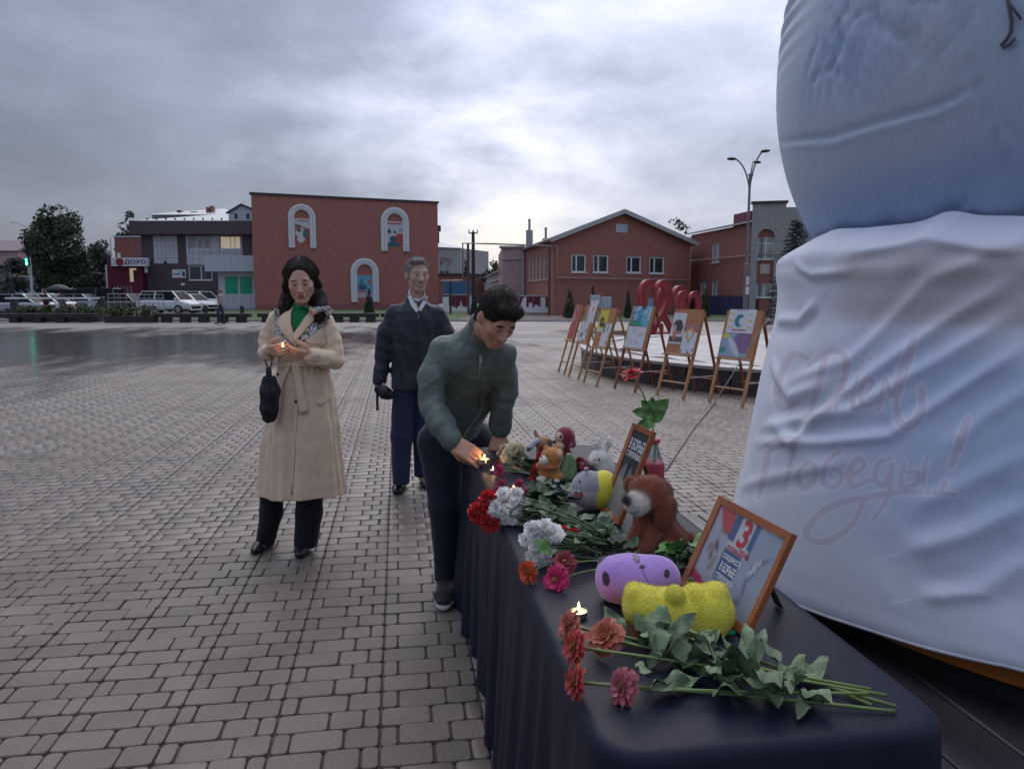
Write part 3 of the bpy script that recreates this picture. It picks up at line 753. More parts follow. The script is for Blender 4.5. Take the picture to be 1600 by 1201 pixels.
mb = MB(); c = ff.uz(692, 375)[0]; ff.slab(mb, c-0.7, c+0.9, zt+1.2, zt+3.6, -4, -3); mb.obj('chimney', M_dark, rf, origin=(*A4, 0))
r1 = ff.rect(688, 402, 705, 415); text_on('lettering', 'РУ', lambda a, b: ff.p(a, b, 0.12), 1, M_brickd, t, fit=r1, origin=(*A4, 0))
r1 = ff.rect(704.5, 408, 707, 409.5); mb = MB(); ff.slab(mb, *r1, 0.05, 0.12); mb.obj('dash', M_brickd, t, origin=(*A4, 0))
for i in range(2): r1 = ff.rect(688+i*8, 423, 693+i*8, 430); mb = MB(); ff.slab(mb, *r1, 0.01, 0.08); mb.obj('window', M_glass, t, origin=(*A4, 0))
# low brick shed + blue corrugated fence + painted skyline fence
A5 = cw(-118/1200*120, 120)[:2]; B5 = cw(-30/1200*125, 125)[:2]; fs = Face(A5, B5); zt = fs.uz(700, 430)[1]
t = empty('brick_shed', (*A5, 0), 0, 'low long brown brick shed behind the blue fence', 'building'); mb = MB(); fs.wall(mb, 0, zt); bk = cw(0, 6)[:2]; box_rest(mb, A5, B5, B5+bk, A5+bk, 0, zt); mb.obj('wall', M_brickd, t, origin=(*A5, 0))
mb = MB(); fs.slab(mb, -0.3, fs.L+0.3, zt+0.004, zt+0.3, -6, 0.3); mb.obj('roof', M_dark, t, origin=(*A5, 0))
A5 = cw(-106/1200*100, 100)[:2]; B5 = cw(-58/1200*100, 100)[:2]; fb = Face(A5, B5); zt = fb.uz(710, 440)[1]
t = empty('blue_fence', (*A5, 0), 0, 'bright blue corrugated metal fence between hall and poles', 'fence')
n = 8
for i in range(n):
    mb = MB()
    for j in range(4):
        u_ = (i*4+j)*fb.L/n/4; du = fb.L/n/4; P = [fb.p(u_+0.004, 0, 0), fb.p(u_+du*0.45, 0, 0.06), fb.p(u_+du*0.55, 0, 0.06), fb.p(u_+du-0.004, 0, 0)]
        mb.add(P+[(p[0], p[1], zt) for p in P], [(0, 1, 5, 4), (1, 2, 6, 5), (2, 3, 7, 6)])
    mb.obj('sheet', M_blue, t, origin=(*A5, 0))
def skyline_fence(x0, x1, D, y0, y1, label, skyl):
    A = cw((x0-800)/1200*D, D)[:2]; B = cw((x1-800)/1200*D, D)[:2]; fc = Face(A, B); zt = fc.uz((x0+x1)/2, y0)[1]
    t = empty('painted_fence', (*A, 0), 0, label, 'fence', 'painted skyline fences')
    n = 5
    for i in range(n):
        mb = MB(); fc.slab(mb, i*fc.L/n+0.01, (i+1)*fc.L/n-0.01, 0.08, zt, -0.04, 0); mb.obj('sheet', M_maroon, t, origin=(*A, 0))
    mb = MB(); poly = [(0, 0.1)]
    for (a, hgt) in skyl: poly.append((a*fc.L, hgt*zt))
    poly.append((fc.L, 0.1)); mb.prism(poly, lambda u, v_, w: fc.p(u, v_, 0.004+w), 0.008); mb.obj('skyline_print', M_white, t, origin=(*A, 0))
    mb = MB(); fc.slab(mb, 0, fc.L, zt+0.002, zt+0.07, -0.05, 0.02); mb.obj('top_rail', M_greylt, t, origin=(*A, 0))
skyline_fence(692, 741, 58, 461, 490, 'maroon fence with white city skyline beside the hall', [(0, .9), (.2, .9), (.2, .45), (.35, .35), (.45, .25), (.5, .4), (.56, .4), (.58, .75), (.62, .4), (.7, .35), (.75, .3), (.8, .5), (.8, .95), (.98, .95)])
skyline_fence(812, 863, 55.5, 463, 492, 'maroon fence with white city skyline beside the gabled house', [(0, .5), (.05, .6), (.1, .9), (.2, .98), (.2, .4), (.28, .4), (.28, .62), (.38, .62), (.38, .4), (.42, .3), (.45, .5), (.55, .5), (.58, .4), (.64, .42), (.64, .95), (.78, .95), (.78, .4), (.9, .35), (.98, .2)])
# utility pole
a = at(740, 489, 56); mb = MB(); mb.tube([(a[0], a[1], -0.1), (a[0], a[1], at(740, 362, 56)[2])], [0.16, 0.11], 8)
pole = mb.obj('utility_pole', M_dark); tag(pole, 'tall dark utility pole with cross arm beside the hall', 'utility pole')
zt = at(740, 362, 56)[2]; mb = MB(); d = _rt*0.32; c = np.array([a[0], a[1], zt-0.1]); mb.beam(c-d, c+d, 0.08, 0.08); mb.obj('cross_arm', M_dark, pole)
for s_ in (-0.3, 0, 0.3): mb = MB(); c2 = c + _rt*s_; mb.lathe([(0.03, 0.04), (0.05, 0.1), (0.05, 0.2), (0.02, 0.26)], 8, c2); mb.obj('insulator', M_greylt, pole)
for k, (ya, xb, yb) in enumerate(((404, 900, 455), (416, 900, 465))):
    a_ = at(740, 398+k*8, 56); b_ = at(660, 405+k*10, 75) if False else at(815, 412+k*12, 90)
    pts = [a_ + (b_-a_)*i/10 - _z*0.6*math.sin(PI*i/10) for i in range(11)]; mb = MB(); mb.tube(pts, 0.015, 4); w = mb.obj('power_line', M_dark); tag(w, ('upper' if k == 0 else 'lower') + ' thin power line running from the utility pole', 'power line')

# ---- right brick building with grey pilaster
A = cw(276/1200*62, 62)[:2]; B = cw(385/1200*50, 50)[:2]; fr_ = Face(A, B); org = (*A, 0)
t = empty('brick_school', org, 0, 'red brick building with grey pilasters behind the lamp post', 'building')
zl = fr_.uz(1076, 372)[1]; zr = fr_.uz(1160, 347)[1]; zt = (zl+zr)/2
w1 = fr_.rect(1112, 380, 1124, 410); w2 = fr_.rect(1094, 440, 1103, 465); w3 = fr_.rect(1112, 438, 1121, 467)
mb = MB(); fr_.wall(mb, -0.1, zt, [w1, w2, w3])
E = B + (B-A)/fr_.L*0.0; G = cw(800/1200*46, 46)[:2]; fp_ = Face(B, G); ztop = fp_.uz(1200, 318)[1]; zmid = fp_.uz(1230, 324)[1]
w4 = fp_.rect(1184, 371, 1209, 405); w5 = fp_.rect(1182, 443, 1205, 465)
fp_.wall(mb, -0.1, zmid, [w4, w5]); mb.add([(*B, zt), (*(B+cw(3, 14)[:2]), zt), (*(B+cw(3, 14)[:2]), zmid), (*B, zmid)], [(0, 1, 2, 3)])
mb.add([(*A, -0.1), (*(A+cw(3, 14)[:2]), -0.1), (*(A+cw(3, 14)[:2]), zt), (*A, zt)], [(1, 0, 3, 2)])
mb.add([(*B, zmid), (*G, zmid), (*(G+cw(3, 14)[:2]), zmid), (*(B+cw(3, 14)[:2]), zmid)], [(0, 1, 2, 3)])
mb.obj('wall', M_brickd, t, origin=org)
for w in (w1, w2, w3): fr_.window(w, t, M_glass_w, bars=(0.6,), org=org)
mb = MB(); ra = fr_.uz(1075, 372); P = [fr_.p(-0.2, zt+0.02, 0.3), fr_.p(fr_.L+0.02, zt+0.02, 0.3), fr_.p(fr_.L+0.02, zt+1.2, -6), fr_.p(-0.2, zt+1.2, -6)]
mb.add(P + [np.array(p)+_z*0.12 for p in P], [(3, 2, 1, 0), (4, 5, 6, 7), (0, 1, 5, 4), (1, 2, 6, 5), (2, 3, 7, 6), (3, 0, 4, 7)]); rf = mb.obj('roof', M_zinc, t, origin=org)
r = fr_.rect(1126, 335, 1149, 358); mb = MB(); fr_.slab(mb, r[0], r[1], zt+0.1, r[3], -2.2, -1.0); mb.obj('chimney', M_maroon, rf, origin=org)
r = fr_.rect(1095, 462, 1160, 490); mb = MB(); fr_.slab(mb, r[0], fr_.L-0.1, 0, fr_.uz(1140, 462)[1], 0.3, 0.6); mb.obj('porch_panel', M_navy, t, origin=org)
# pilasters: first bay, arch, window, plaque
def bay(x0, x1, ytop):
    r = fp_.rect(x0, ytop, x1, 480); u0, u1 = r[0], r[1]; zz = r[3]; arc_u = None
    return u0, u1, zz
u0, u1, zz = bay(1176, 1222, 319)
wa = w4; zb = w4[2]; am = (wa[0]+wa[1])/2; aw = (wa[1]-wa[0])/2
mb = MB()
holes = [(wa[0], wa[1], 0.2, wa[3]+aw)]
fp_.slab(mb, u0, wa[0]-0.004, -0.1, zz, 0.003, 0.22); fp_.slab(mb, wa[1]+0.004, u1, -0.1, zz, 0.003, 0.22)
nn = 14; arc = [(am - aw*math.cos(PI*i/nn), wa[3] + aw*math.sin(PI*i/nn)) for i in range(nn+1)]
for i in range(nn):
    (a0, b0), (a1, b1) = arc[i], arc[i+1]
    P = [(a0, b0), (a1, b1), (a1, zz), (a0, zz)]
    mb.add([fp_.p(*q, 0.003) for q in P] + [fp_.p(*q, 0.22) for q in P], [(4, 5, 6, 7), (0, 1, 5, 4), (2, 3, 7, 6)])
mb.obj('pilaster', M_greyb, t, origin=org)
mb = MB(); fp_.slab(mb, u0-0.1, u1+0.1, zz+0.003, zz+0.14, -0.3, 0.35); mb.obj('cornice', M_roofdark, t, origin=org)
mb = MB(); fp_.slab(mb, fp_.uz(1228, 324)[0], fp_.uz(1300, 324)[0], -0.1, zmid-0.05, 0.003, 0.2); mb.obj('pilaster', M_greyb, t, origin=org)
fp_.window(w4, t, M_glass_w, bars=(0.5,), hbar=0.72, org=org); fp_.window(w5, t, M_glass_w, bars=(0.5,), org=org)
r = fp_.rect(1188, 413, 1202, 428); mb = MB(); fp_.slab(mb, *r, 0.003, 0.06); mb.obj('plaque', M_cream, t, origin=org)
mb = MB(); zg = fr_.uz(1100, 406)[1]; mb.tube([fr_.p(0.1, zg-1.5, 0.15), fr_.p(0.1, zg, 0.15), fr_.p(fr_.L-0.05, zg*0.985, 0.15), fp_.p(0.2, zg*0.985, 0.4), fp_.p(2.6, zg*0.98, 0.4)], 0.05, 6); mb.tube([fr_.p(0.1, zg-1.5, 0.15), fr_.p(0.1, 0.1, 0.15)], 0.06, 6)
mb.obj('wall_pipe', M_gas, t, origin=org)

# ---- left: plum and white office building
A = cw(-571/1200*80, 80)[:2]; B = cw(-392/1200*80, 80)[:2]; fo = Face(A, B); org = (*A, 0)
t = empty('office_building', org, 0, 'plum and white panelled two storey office building beside the hall', 'building')
zt = fo.uz(300, 367)[1]
wn = [fo.rect(295, 369, 328, 389), fo.rect(343, 369, 376, 389), fo.rect(294, 415, 332, 438)]
mb = MB(); fo.wall(mb, -0.1, zt, wn); box_rest(mb, A, B, B+cw(0, 14)[:2], A+cw(0, 14)[:2], -0.1, zt); mb.obj('wall', M_plum, t, origin=org)
ftop = fo.uz(300, 346)[1]; mb = MB(); fo.slab(mb, -0.7, fo.L, zt+0.003, ftop, -14, 0.9); mb.obj('fascia', M_plum, t, origin=org)
# white panels, one by one, leaving the windows open
for (x0, x1, y0, y1, nx, ny) in ((239, 279, 368, 412, 6, 5), (290, 380, 368, 414, 9, 5), (394, 408, 368, 399, 2, 4)):
    r = fo.rect(x0, y0, x1, y1)
    for i in range(nx):
        for j in range(ny):
            a, b = r[0]+(r[1]-r[0])*i/nx, r[0]+(r[1]-r[0])*(i+1)/nx; c, d = r[2]+(r[3]-r[2])*j/ny, r[2]+(r[3]-r[2])*(j+1)/ny
            # clip against windows
            segs = [(a, b, c, d)]
            for w in wn:
                ns = []
                for (a, b, c, d) in segs:
                    if b <= w[0] or a >= w[1] or d <= w[2] or c >= w[3]: ns.append((a, b, c, d)); continue
                    if a < w[0]: ns.append((a, w[0]-0.03, c, d))
                    if b > w[1]: ns.append((w[1]+0.03, b, c, d))
                    a2, b2 = max(a, w[0]), min(b, w[1])
                    if c < w[2]: ns.append((a2, b2, c, w[2]-0.03))
                    if d > w[3]: ns.append((a2, b2, w[3]+0.03, d))
                segs = ns
            for (a, b, c, d) in segs:
                if b-a < 0.08 or d-c < 0.08: continue
                mb = MB(); fo.slab(mb, a+0.012, b-0.012, c+0.012, d-0.012, 0.003, 0.05); mb.obj('panel', M_panel, t, origin=org)
fo.window(wn[0], t, M_glass_w, bars=(0.37, 0.68), org=org); fo.window(wn[1], t, M_lit, bars=(0.5, 0.72), org=org); fo.window(wn[2], t, M_glass, bars=(0.53,), fw=0.1, org=org)
r = fo.rect(269, 421, 291, 434); mb = MB(); fo.slab(mb, *r, 0.003, 0.06); sg = mb.obj('wall_sign', M_white, t, origin=org)
mb = MB(); ww = r[1]-r[0]; hh = r[3]-r[2]; fo.slab(mb, r[0]+ww*.74, r[0]+ww*.94, r[2]+hh*.2, r[2]+hh*.75, 0.061, 0.07); mb.obj('emblem', M_dark, sg, origin=org)
mb = MB(); fo.slab(mb, r[0]+ww*.08, r[0]+ww*.6, r[2]+hh*.35, r[2]+hh*.55, 0.061, 0.066); fo.slab(mb, r[0]+ww*.5, r[0]+ww*.66, r[2]+hh*.72, r[2]+hh*.86, 0.061, 0.066); mb.obj('sign_line', M_blue, sg, origin=org)
r = fo.rect(283, 442, 289, 446); mb = MB(); fo.slab(mb, *r, 0.003, 0.06); mb.obj('notice', M_white, t, origin=org)
r = fo.rect(258, 408, 261, 412); mb = MB(); fo.slab(mb, *r, 0.06, 0.3); mb.obj('wall_lamp', M_dark, t, origin=org)
# rolled sheet roof behind the fascia with gable dormer
mb = MB(); P = [fo.p(-0.7, ftop+0.004, 0.6), fo.p(fo.L, ftop+0.004, 0.6), fo.p(fo.L, fo.uz(360, 333)[1]+0.6, -7), fo.p(fo.L*0.45, fo.uz(360, 333)[1]+0.6, -7)]
mb.add(P, [(0, 1, 2, 3)]); mb.add([fo.p(-0.7, ftop+0.004, -13.8), fo.p(fo.L, ftop+0.004, -13.8)] + P[2:], [(1, 0, 3, 2)]); rf = mb.obj('roof', M_zinc, t, origin=org)
for i in range(12): mb = MB(); u_ = fo.L*(0.05+0.08*i); fo.slab(mb, u_, u_+0.12, ftop+0.2, ftop+0.36, -0.3, -0.1); mb.obj('snow_guard', M_dark, rf, origin=org)
r = fo.rect(357, 320, 408, 347); mb = MB(); zz0 = ftop; apex = fo.uz(380, 321)[1]; eav = fo.uz(357, 332)[1]; uc = fo.uz(378, 321)[0]
poly = [(r[0], zz0), (r[1], zz0), (r[1], eav), (uc, apex), (r[0], eav)]; mb.prism(poly, lambda u, v_, w: fo.p(u, v_, 0.1-w), 4.0); dm = mb.obj('dormer', M_greylt, rf, origin=org)
mb = MB(); mb.beam(fo.p(r[0]-0.2, eav-0.1, 0.2), fo.p(uc, apex+0.08, 0.2), 0.12, 0.2); mb.beam(fo.p(uc, apex+0.08, 0.2), fo.p(r[1]+0.2, eav-0.1, 0.2), 0.12, 0.2); mb.obj('dormer_edge', M_roofdark, dm, origin=org)
for x in (367, 385.5): q = fo.rect(x, 334, x+4.5, 342); mb = MB(); fo.slab(mb, *q, 0.104, 0.16); mb.obj('dormer_vent', M_dark, dm, origin=org)
# older roof seen beyond
A6 = cw(-552/1200*105, 105)[:2]; B6 = cw(-440/1200*105, 105)[:2]; fx = Face(A6, B6)
t = empty('rear_house', (*A6, 0), 0, 'older house beyond the office with metal roof and chimneys', 'building'); z0 = fx.uz(300, 336)[1]; z1 = fx.uz(300, 328)[1]
mb = MB(); fx.wall(mb, 0, z0); box_rest(mb, A6, B6, B6+cw(0, 9)[:2], A6+cw(0, 9)[:2], 0, z0); mb.obj('wall', M_greyb, t, origin=(*A6, 0))
mb = MB(); P = [fx.p(-0.4, z0+0.01, 0.5), fx.p(fx.L+0.4, z0+0.01, 0.5), fx.p(fx.L-1.5, z1+0.6, -4), fx.p(1.5, z1+0.2, -4), fx.p(-0.4, z0+0.01, -9.5), fx.p(fx.L+0.4, z0+0.01, -9.5)]
mb.add(P, [(0, 1, 2, 3), (1, 5, 2), (5, 4, 3, 2), (4, 0, 3), (0, 4, 5, 1)]); rf = mb.obj('roof', M_zinc, t, origin=(*A6, 0))
for (px, w_, ya) in ((316, 3, 322), (322, 3, 320), (270, 4, 327), (292, 6, 329)):
    q = fx.rect(px, ya, px+w_*1.6, 336); mb = MB(); fx.slab(mb, q[0], q[1], z0+0.2, q[3], -2.2, -1.2); mb.obj('chimney', M_brickd if px > 300 else M_dark, rf, origin=(*A6, 0))
# glazed kiosk front with green film in front of the office
A = cw(-455/1200*72, 72)[:2]; B = cw(-392/1200*72, 72)[:2]; fk = Face(A, B); org = (*A, 0)
t = empty('green_kiosk', org, 0, 'pale kiosk with bright green glazing in front of the office', 'kiosk')
ws = [fk.rect(351, 432, 372.5, 459), fk.rect(374.5, 432, 395, 459), fk.rect(397, 432, 408, 459)]
zt = fk.uz(370, 424)[1]; mb = MB(); fk.wall(mb, -0.1, zt, ws, depth=0.1); box_rest(mb, A, B, B+cw(0, 5)[:2], A+cw(0, 5)[:2], -0.1, zt); mb.obj('wall', M_panel, t, origin=org)
for w in ws:
    mb = MB(); fk.slab(mb, w[0], w[1], w[2], w[3], -0.09, -0.05); mb.obj('pane', M_green, t, origin=org)
zf0, zf1 = fk.uz(370, 424.5)[1], fk.uz(370, 400)[1]; ua = fk.uz(326, 410)[0]; ub = fk.uz(368, 410)[0]
for (a, b) in ((ua, ub-0.01), (ub+0.01, fk.L)): mb = MB(); fk.slab(mb, a, b, zf0, zf1, -4, 1.0); mb.obj('fascia', M_greylt, t, origin=org)
for i in range(9): mb = MB(); u_ = fk.L*i/9; fk.slab(mb, u_+0.01, u_+fk.L/9-0.01, 0.05, ws[0][2]-0.08, 0.003, 0.03); mb.obj('base_panel', M_panel, t, origin=org)
# red shop with sign
A = cw(-626/1200*79, 79)[:2]; B = cw(-572/1200*79, 79)[:2]; fh = Face(A, B); org = (*A, 0)
t = empty('red_shop', org, 0, 'red shop front with lit doorway and white sign beside the office', 'shop')
zt = fh.uz(205, 403)[1]; dr = fh.rect(201, 419, 214, 440); mb = MB(); fh.wall(mb, -0.1, zt, [dr]); box_rest(mb, A, B, B+cw(0, 9)[:2], A+cw(0, 9)[:2], -0.1, zt); mb.obj('wall', M_maroon, t, origin=org)
mb = MB(); fh.slab(mb, dr[0], dr[1], dr[2], dr[3], -0.3, -0.16); mb.obj('lit_doorway', M_lit, t, origin=org)
mb = MB(); u_ = dr[0]+(dr[1]-dr[0])*.55; fh.slab(mb, u_, dr[1], dr[2], dr[3]-0.2, -0.15, -0.05); mb.obj('door', M_dark, t, origin=org)
r = fh.rect(177, 403, 234, 416); mb = MB(); fh.slab(mb, r[0], r[1], r[2], r[3], 0.02, 0.5); sg = mb.obj('signboard', M_white, t, origin=org); ww, hh = r[1]-r[0], r[3]-r[2]
text_on('lettering', 'ДОХО', lambda a, b: fh.p(a, b, 0.53), 1, M_navy, sg, bold=0.02, fit=(r[0]+ww*.37, r[0]+ww*.96, r[2]+hh*.18, r[2]+hh*.78), origin=org)
mb = MB(); mb.prism([(r[0]+ww*.24+0.4*math.cos(a*PI/8), r[2]+hh*.5+0.4*math.sin(a*PI/8)) for a in range(16)], lambda u, v_, w: fh.p(u, v_, 0.503+w), 0.03); mb.obj('logo', mat('logo_red', (0.3, 0.03, 0.06), 0.5), sg, origin=org)
mb = MB(); fh.slab(mb, r[0]+ww*.16, r[0]+ww*.22, r[3], r[3]+0.5, 0.1, 0.3); mb.obj('sign_lamp', M_white, sg, origin=org)
mb = MB(); fh.slab(mb, 0.05, 0.16, 0, fh.uz(178, 414)[1], 0.3, 0.42); mb.obj('corner_post', M_white, t, origin=org)
r = fh.rect(226, 416, 231, 426); mb = MB(); fh.slab(mb, *r, 0.003, 0.05); mb.obj('notice', M_white, t, origin=org)
for i in range(6): mb = MB(); a = fh.p(fh.L*(0.55+0.09*i), 0.0, 2.5); mb.tube([a, (a[0], a[1], 2.2)], 0.05, 5); mb.obj('porch_rail', M_grey, t, origin=org)
A = cw(-612/1200*100, 100)[:2]; B = cw(-560/1200*100, 100)[:2]; fq = Face(A, B); zt = fq.uz(215, 371)[1]; t = empty('rear_brick_block', (*A, 0), 0, 'plain brown brick block above the red shop', 'building')
mb = MB(); fq.wall(mb, 0, zt); box_rest(mb, A, B, B+cw(0, 9)[:2], A+cw(0, 9)[:2], 0, zt); mb.obj('wall', M_brickd, t, origin=(*A, 0)); mb = MB(); fq.slab(mb, -0.1, fq.L, zt+0.003, zt+0.2, -9, 0.1); mb.obj('roof', M_zinc, t, origin=(*A, 0))
# far left house
A = cw(-830/1200*130, 130)[:2]; B = cw(-762/1200*130, 130)[:2]; fz = Face(A, B); z0 = fz.uz(20, 392)[1]; z1 = fz.uz(20, 373)[1]
t = empty('far_left_house', (*A, 0), 0, 'far house with mauve pitched roof at the left edge', 'building'); mb = MB(); fz.wall(mb, 0, z0); box_rest(mb, A, B, B+cw(0, 9)[:2], A+cw(0, 9)[:2], 0, z0); mb.obj('wall', M_pink, t, origin=(*A, 0))
mb = MB(); P = [fz.p(-0.4, z0+.01, 0.5), fz.p(fz.L+0.3, z0+.01, 0.5), fz.p(fz.L+0.3, z1, -4.5), fz.p(-0.4, z1, -4.5), fz.p(-0.4, z0+.01, -9.5), fz.p(fz.L+0.3, z0+.01, -9.5)]; mb.add(P, [(0, 1, 2, 3), (5, 4, 3, 2), (1, 5, 2), (4, 0, 3)]); mb.obj('roof', M_mauve, t, origin=(*A, 0))
A = cw(-770/1200*95, 95)[:2]; B = cw(-738/1200*95, 95)[:2]; fz = Face(A, B); zt = fz.uz(45, 434)[1]
t = empty('grey_kiosk', (*A, 0), 0, 'small pale grey kiosk below the traffic light', 'kiosk'); mb = MB(); fz.wall(mb, 0, zt); box_rest(mb, A, B, B+cw(0, 3)[:2], A+cw(0, 3)[:2], 0, zt); mb.obj('wall', M_greylt, t, origin=(*A, 0)); mb = MB(); fz.slab(mb, -0.2, fz.L+0.2, zt+.003, zt+.15, -3.2, 0.2); mb.obj('roof', M_zinc, t, origin=(*A, 0))
# ================================================================== TREES, CARS, STREET FURNITURE
def leaf_mat(name, col, var=0.35):
    return mat(name, col, 0.7, var=var, vscale=0.9, objrand=0.0)
M_leaf1 = leaf_mat('poplar_leaves', (0.046, 0.064, 0.034)); M_leaf2 = leaf_mat('dark_leaves', (0.034, 0.05, 0.034)); M_leaf3 = leaf_mat('thuja_leaves', (0.034, 0.06, 0.034)); M_leaf4 = leaf_mat('spruce_needles', (0.028, 0.048, 0.042))
M_leaf5 = leaf_mat('hedge_leaves', (0.06, 0.085, 0.03)); M_bark = mat('bark', (0.07, 0.055, 0.045), 0.9, var=0.3, bump=0.6, bscale=10)
def leaf_cloud(name, lobes, n, size, m, parent, origin, seed, drop=0.35, squash=1.0):
    """leaf-sized faces spread through the volume of overlapping lobes (cx, cy, cz, rx, ry, rz)"""
    r = np.random.RandomState(seed); lobes = np.asarray(lobes, float)
    w = lobes[:, 3]*lobes[:, 5]*lobes[:, 4]; w = w**0.75; w /= w.sum()
    k = r.choice(len(lobes), n, p=w)
    d = r.normal(size=(n, 3)); d /= np.linalg.norm(d, axis=1)[:, None]
    rad = r.uniform(0.45, 1.0, n)**0.6 * (1 + 0.16*np.sin(d[:, 0]*7+k) * np.sin(d[:, 2]*9+k*2.1))
    C = lobes[k, :3] + d*rad[:, None]*lobes[k, 3:6]
    keep = fbm(C, 2.2/np.mean(lobes[:, 3]), seed, 2) > -drop*0.75
    C = C[keep]; n = len(C); d = d[keep]
    a = r.normal(size=(n, 3)); a /= np.linalg.norm(a, axis=1)[:, None]
    nn = d*0.6 + r.normal(size=(n, 3))*0.6; nn /= np.linalg.norm(nn, axis=1)[:, None]
    u = np.cross(nn, a); u /= np.linalg.norm(u, axis=1)[:, None] + 1e-9; v_ = np.cross(nn, u)
    s = (size*r.uniform(0.6, 1.3, n))[:, None]
    V = np.stack([C - u*s*0.5, C + v_*s*0.32 + nn*s*0.08, C + u*s*0.5, C - v_*s*0.32 + nn*s*0.08], 1).reshape(-1, 3)
    return raw_obj(name, V, np.arange(4*n).reshape(-1, 4), m, parent, False, None, None, origin)
def tree(label, px, D, base, top, width, m, seed, n=4500, size=0.32, name='broadleaf_tree', group='background trees', lobes=11):
    r = np.random.RandomState(seed); g = at(px, base, D); g[2] = 0; H = at(px, top, D)[2]; R = width/1200*D/2
    t = empty(name, g, 0, label, 'tree', group)
    mb = MB(); mb.tube([(0, 0, -0.1), (0.05, 0, H*0.25), (-0.05, 0.03, H*0.55), (0.05, 0, H*0.85)], [R*0.11, R*0.085, R*0.05, 0.02], 8)
    for i in range(6):
        a = r.uniform(0, 6.28); z0 = H*r.uniform(0.25, 0.55); mb.tube([(0, 0, z0), (math.cos(a)*R*0.35, math.sin(a)*R*0.35, z0+H*0.14), (math.cos(a)*R*0.65, math.sin(a)*R*0.65, z0+H*0.26)], [R*0.05, R*0.03, 0.015], 6)
    mb.obj('trunk', M_bark, t)
    L = []
    for i in range(lobes):
        z = H*(0.30 + 0.56*(i+0.5)/lobes + r.uniform(-0.05, 0.05)); f = math.sin(PI*min(1, max(0.1, (z/H-0.16)/0.86)))**0.7
        a = r.uniform(0, 6.28); q = R*f*r.uniform(0.25, 0.62); s = R*r.uniform(0.34, 0.52)*(0.6+0.4*f)
        L.append((math.cos(a)*q, math.sin(a)*q, z, s, s, s*1.05))
    L.append((0, 0, H*0.9, R*0.3, R*0.3, H*0.09)); L.append((R*0.1, 0, H*0.55, R*0.6, R*0.6, H*0.25))
    leaf_cloud('crown', L, n, size, m, t, None, seed)
    return t
tree('tall poplar with uneven double crown at the far left', 100, 72, 470, 319, 112, M_leaf1, 4, 17000, 0.30, lobes=16)
tree('dark spiky tree rising behind the red shop', 210, 112, 470, 326, 48, M_leaf2, 5, 6000, 0.36)
tree('round dark tree between poplar and red shop', 165, 100, 470, 372, 62, M_leaf2, 6, 6000, 0.36)
tree('low bushy tree behind the parked cars in the middle', 140, 84, 476, 405, 70, M_leaf2, 7, 6000, 0.3)
tree('low bushy tree under the left of poplar', 72, 78, 476, 385, 60, M_leaf1, 8, 6000, 0.3)
tree('shrubby tree behind the traffic light at left edge', 22, 90, 476, 402, 64, M_leaf2, 9, 5500, 0.3)
tree('small pale tree beside the left grey kiosk', 12, 66, 480, 425, 36, mat('pale_leaves', (0.10, 0.105, 0.09), 0.7, var=0.3, vscale=1), 10, 1500, 0.25)
tree('sparse tree crown showing above the right gable', 1052, 80, 470, 338, 78, M_leaf1, 12, 2400, 0.42)
tree('small dark tree above the garage row roof', 771, 115, 470, 405, 42, M_leaf2, 13, 1300, 0.45)
tree('distant conical tree seen between the two poles', 728, 150, 470, 405, 16, M_leaf2, 14, 700, 0.5)
def thuja(label, px, D, top, width, seed):
    g = gp(px, 458+1.49*1200/D); H = at(px, top, D)[2]; R = width/1200*D/2
    t = empty('thuja', g*np.array([1, 1, 0]), 0, label, 'conifer', 'thujas on the lawns')
    mb = MB(); mb.tube([(0, 0, -0.05), (0, 0, H*0.5)], [0.05, 0.03], 6); mb.obj('trunk', M_bark, t)
    L = [(0, 0, H*(0.1+0.1*i), R*(1-0.092*i), R*(1-0.092*i), H*0.09) for i in range(10)]
    leaf_cloud('crown', L, 2600, 0.11*max(0.7, H/2), M_leaf3, t, None, seed, drop=0.9)
thuja('small thuja in front of the lower arch of the hall', 577, 51, 452, 20, 21)
thuja('broad dark thuja left of the grey boxes by the house', 890, 46, 455, 24, 22)
thuja('slim thuja half hidden behind the grey boxes', 926, 47, 449, 13, 23)
thuja('slim thuja just left of the red hearts', 981, 46, 456, 15, 24)
thuja('thuja just right of the red hearts', 1101, 47, 455, 20, 25)
thuja('dark thuja by the fence beyond the bent man', 741, 50, 458, 16, 26)
# spruce by the covered figure
def spruce():
    D = 33.0; g = gp(1238, 458+1.49*1200/D); g[2] = 0; H = at(1245, 340, D)[2]
    t = empty('spruce', g, 0, 'blue green spruce half hidden behind the white covered figure', 'conifer')
    mb = MB(); mb.tube([(0, 0, -0.1), (0, 0, H)], [0.11, 0.02], 8); mb.obj('trunk', M_bark, t)
    r = np.random.RandomState(31); V = []; n = 0
    for i in range(120):
        z = H*(0.06 + 0.92*(i/120)); Ln = (H-z)*0.33*r.uniform(0.7, 1.15) + 0.15; a = i*2.4 + r.uniform(-.3, .3)
        d = np.array([math.cos(a), math.sin(a), 0])
        for s in np.linspace(0.1, 1, int(8+Ln*14)):
            p = d*Ln*s + np.array([0, 0, z - 0.25*Ln*s + 0.12*Ln*s*s])
            for k in range(3):
                q = np.cross(d, [0, 0, 1])*r.normal()*0.6 + d*0.5 + np.array([0, 0, r.normal()*0.35]); q /= np.linalg.norm(q); L = 0.16*r.uniform(0.7, 1.3); w = np.cross(q, r.normal(size=3)); w = w/np.linalg.norm(w)*0.022
                V += [p - w, p + w, p + q*L]; n += 1
    raw_obj('crown', np.array(V), np.arange(3*n).reshape(-1, 3), M_leaf4, t)
spruce()
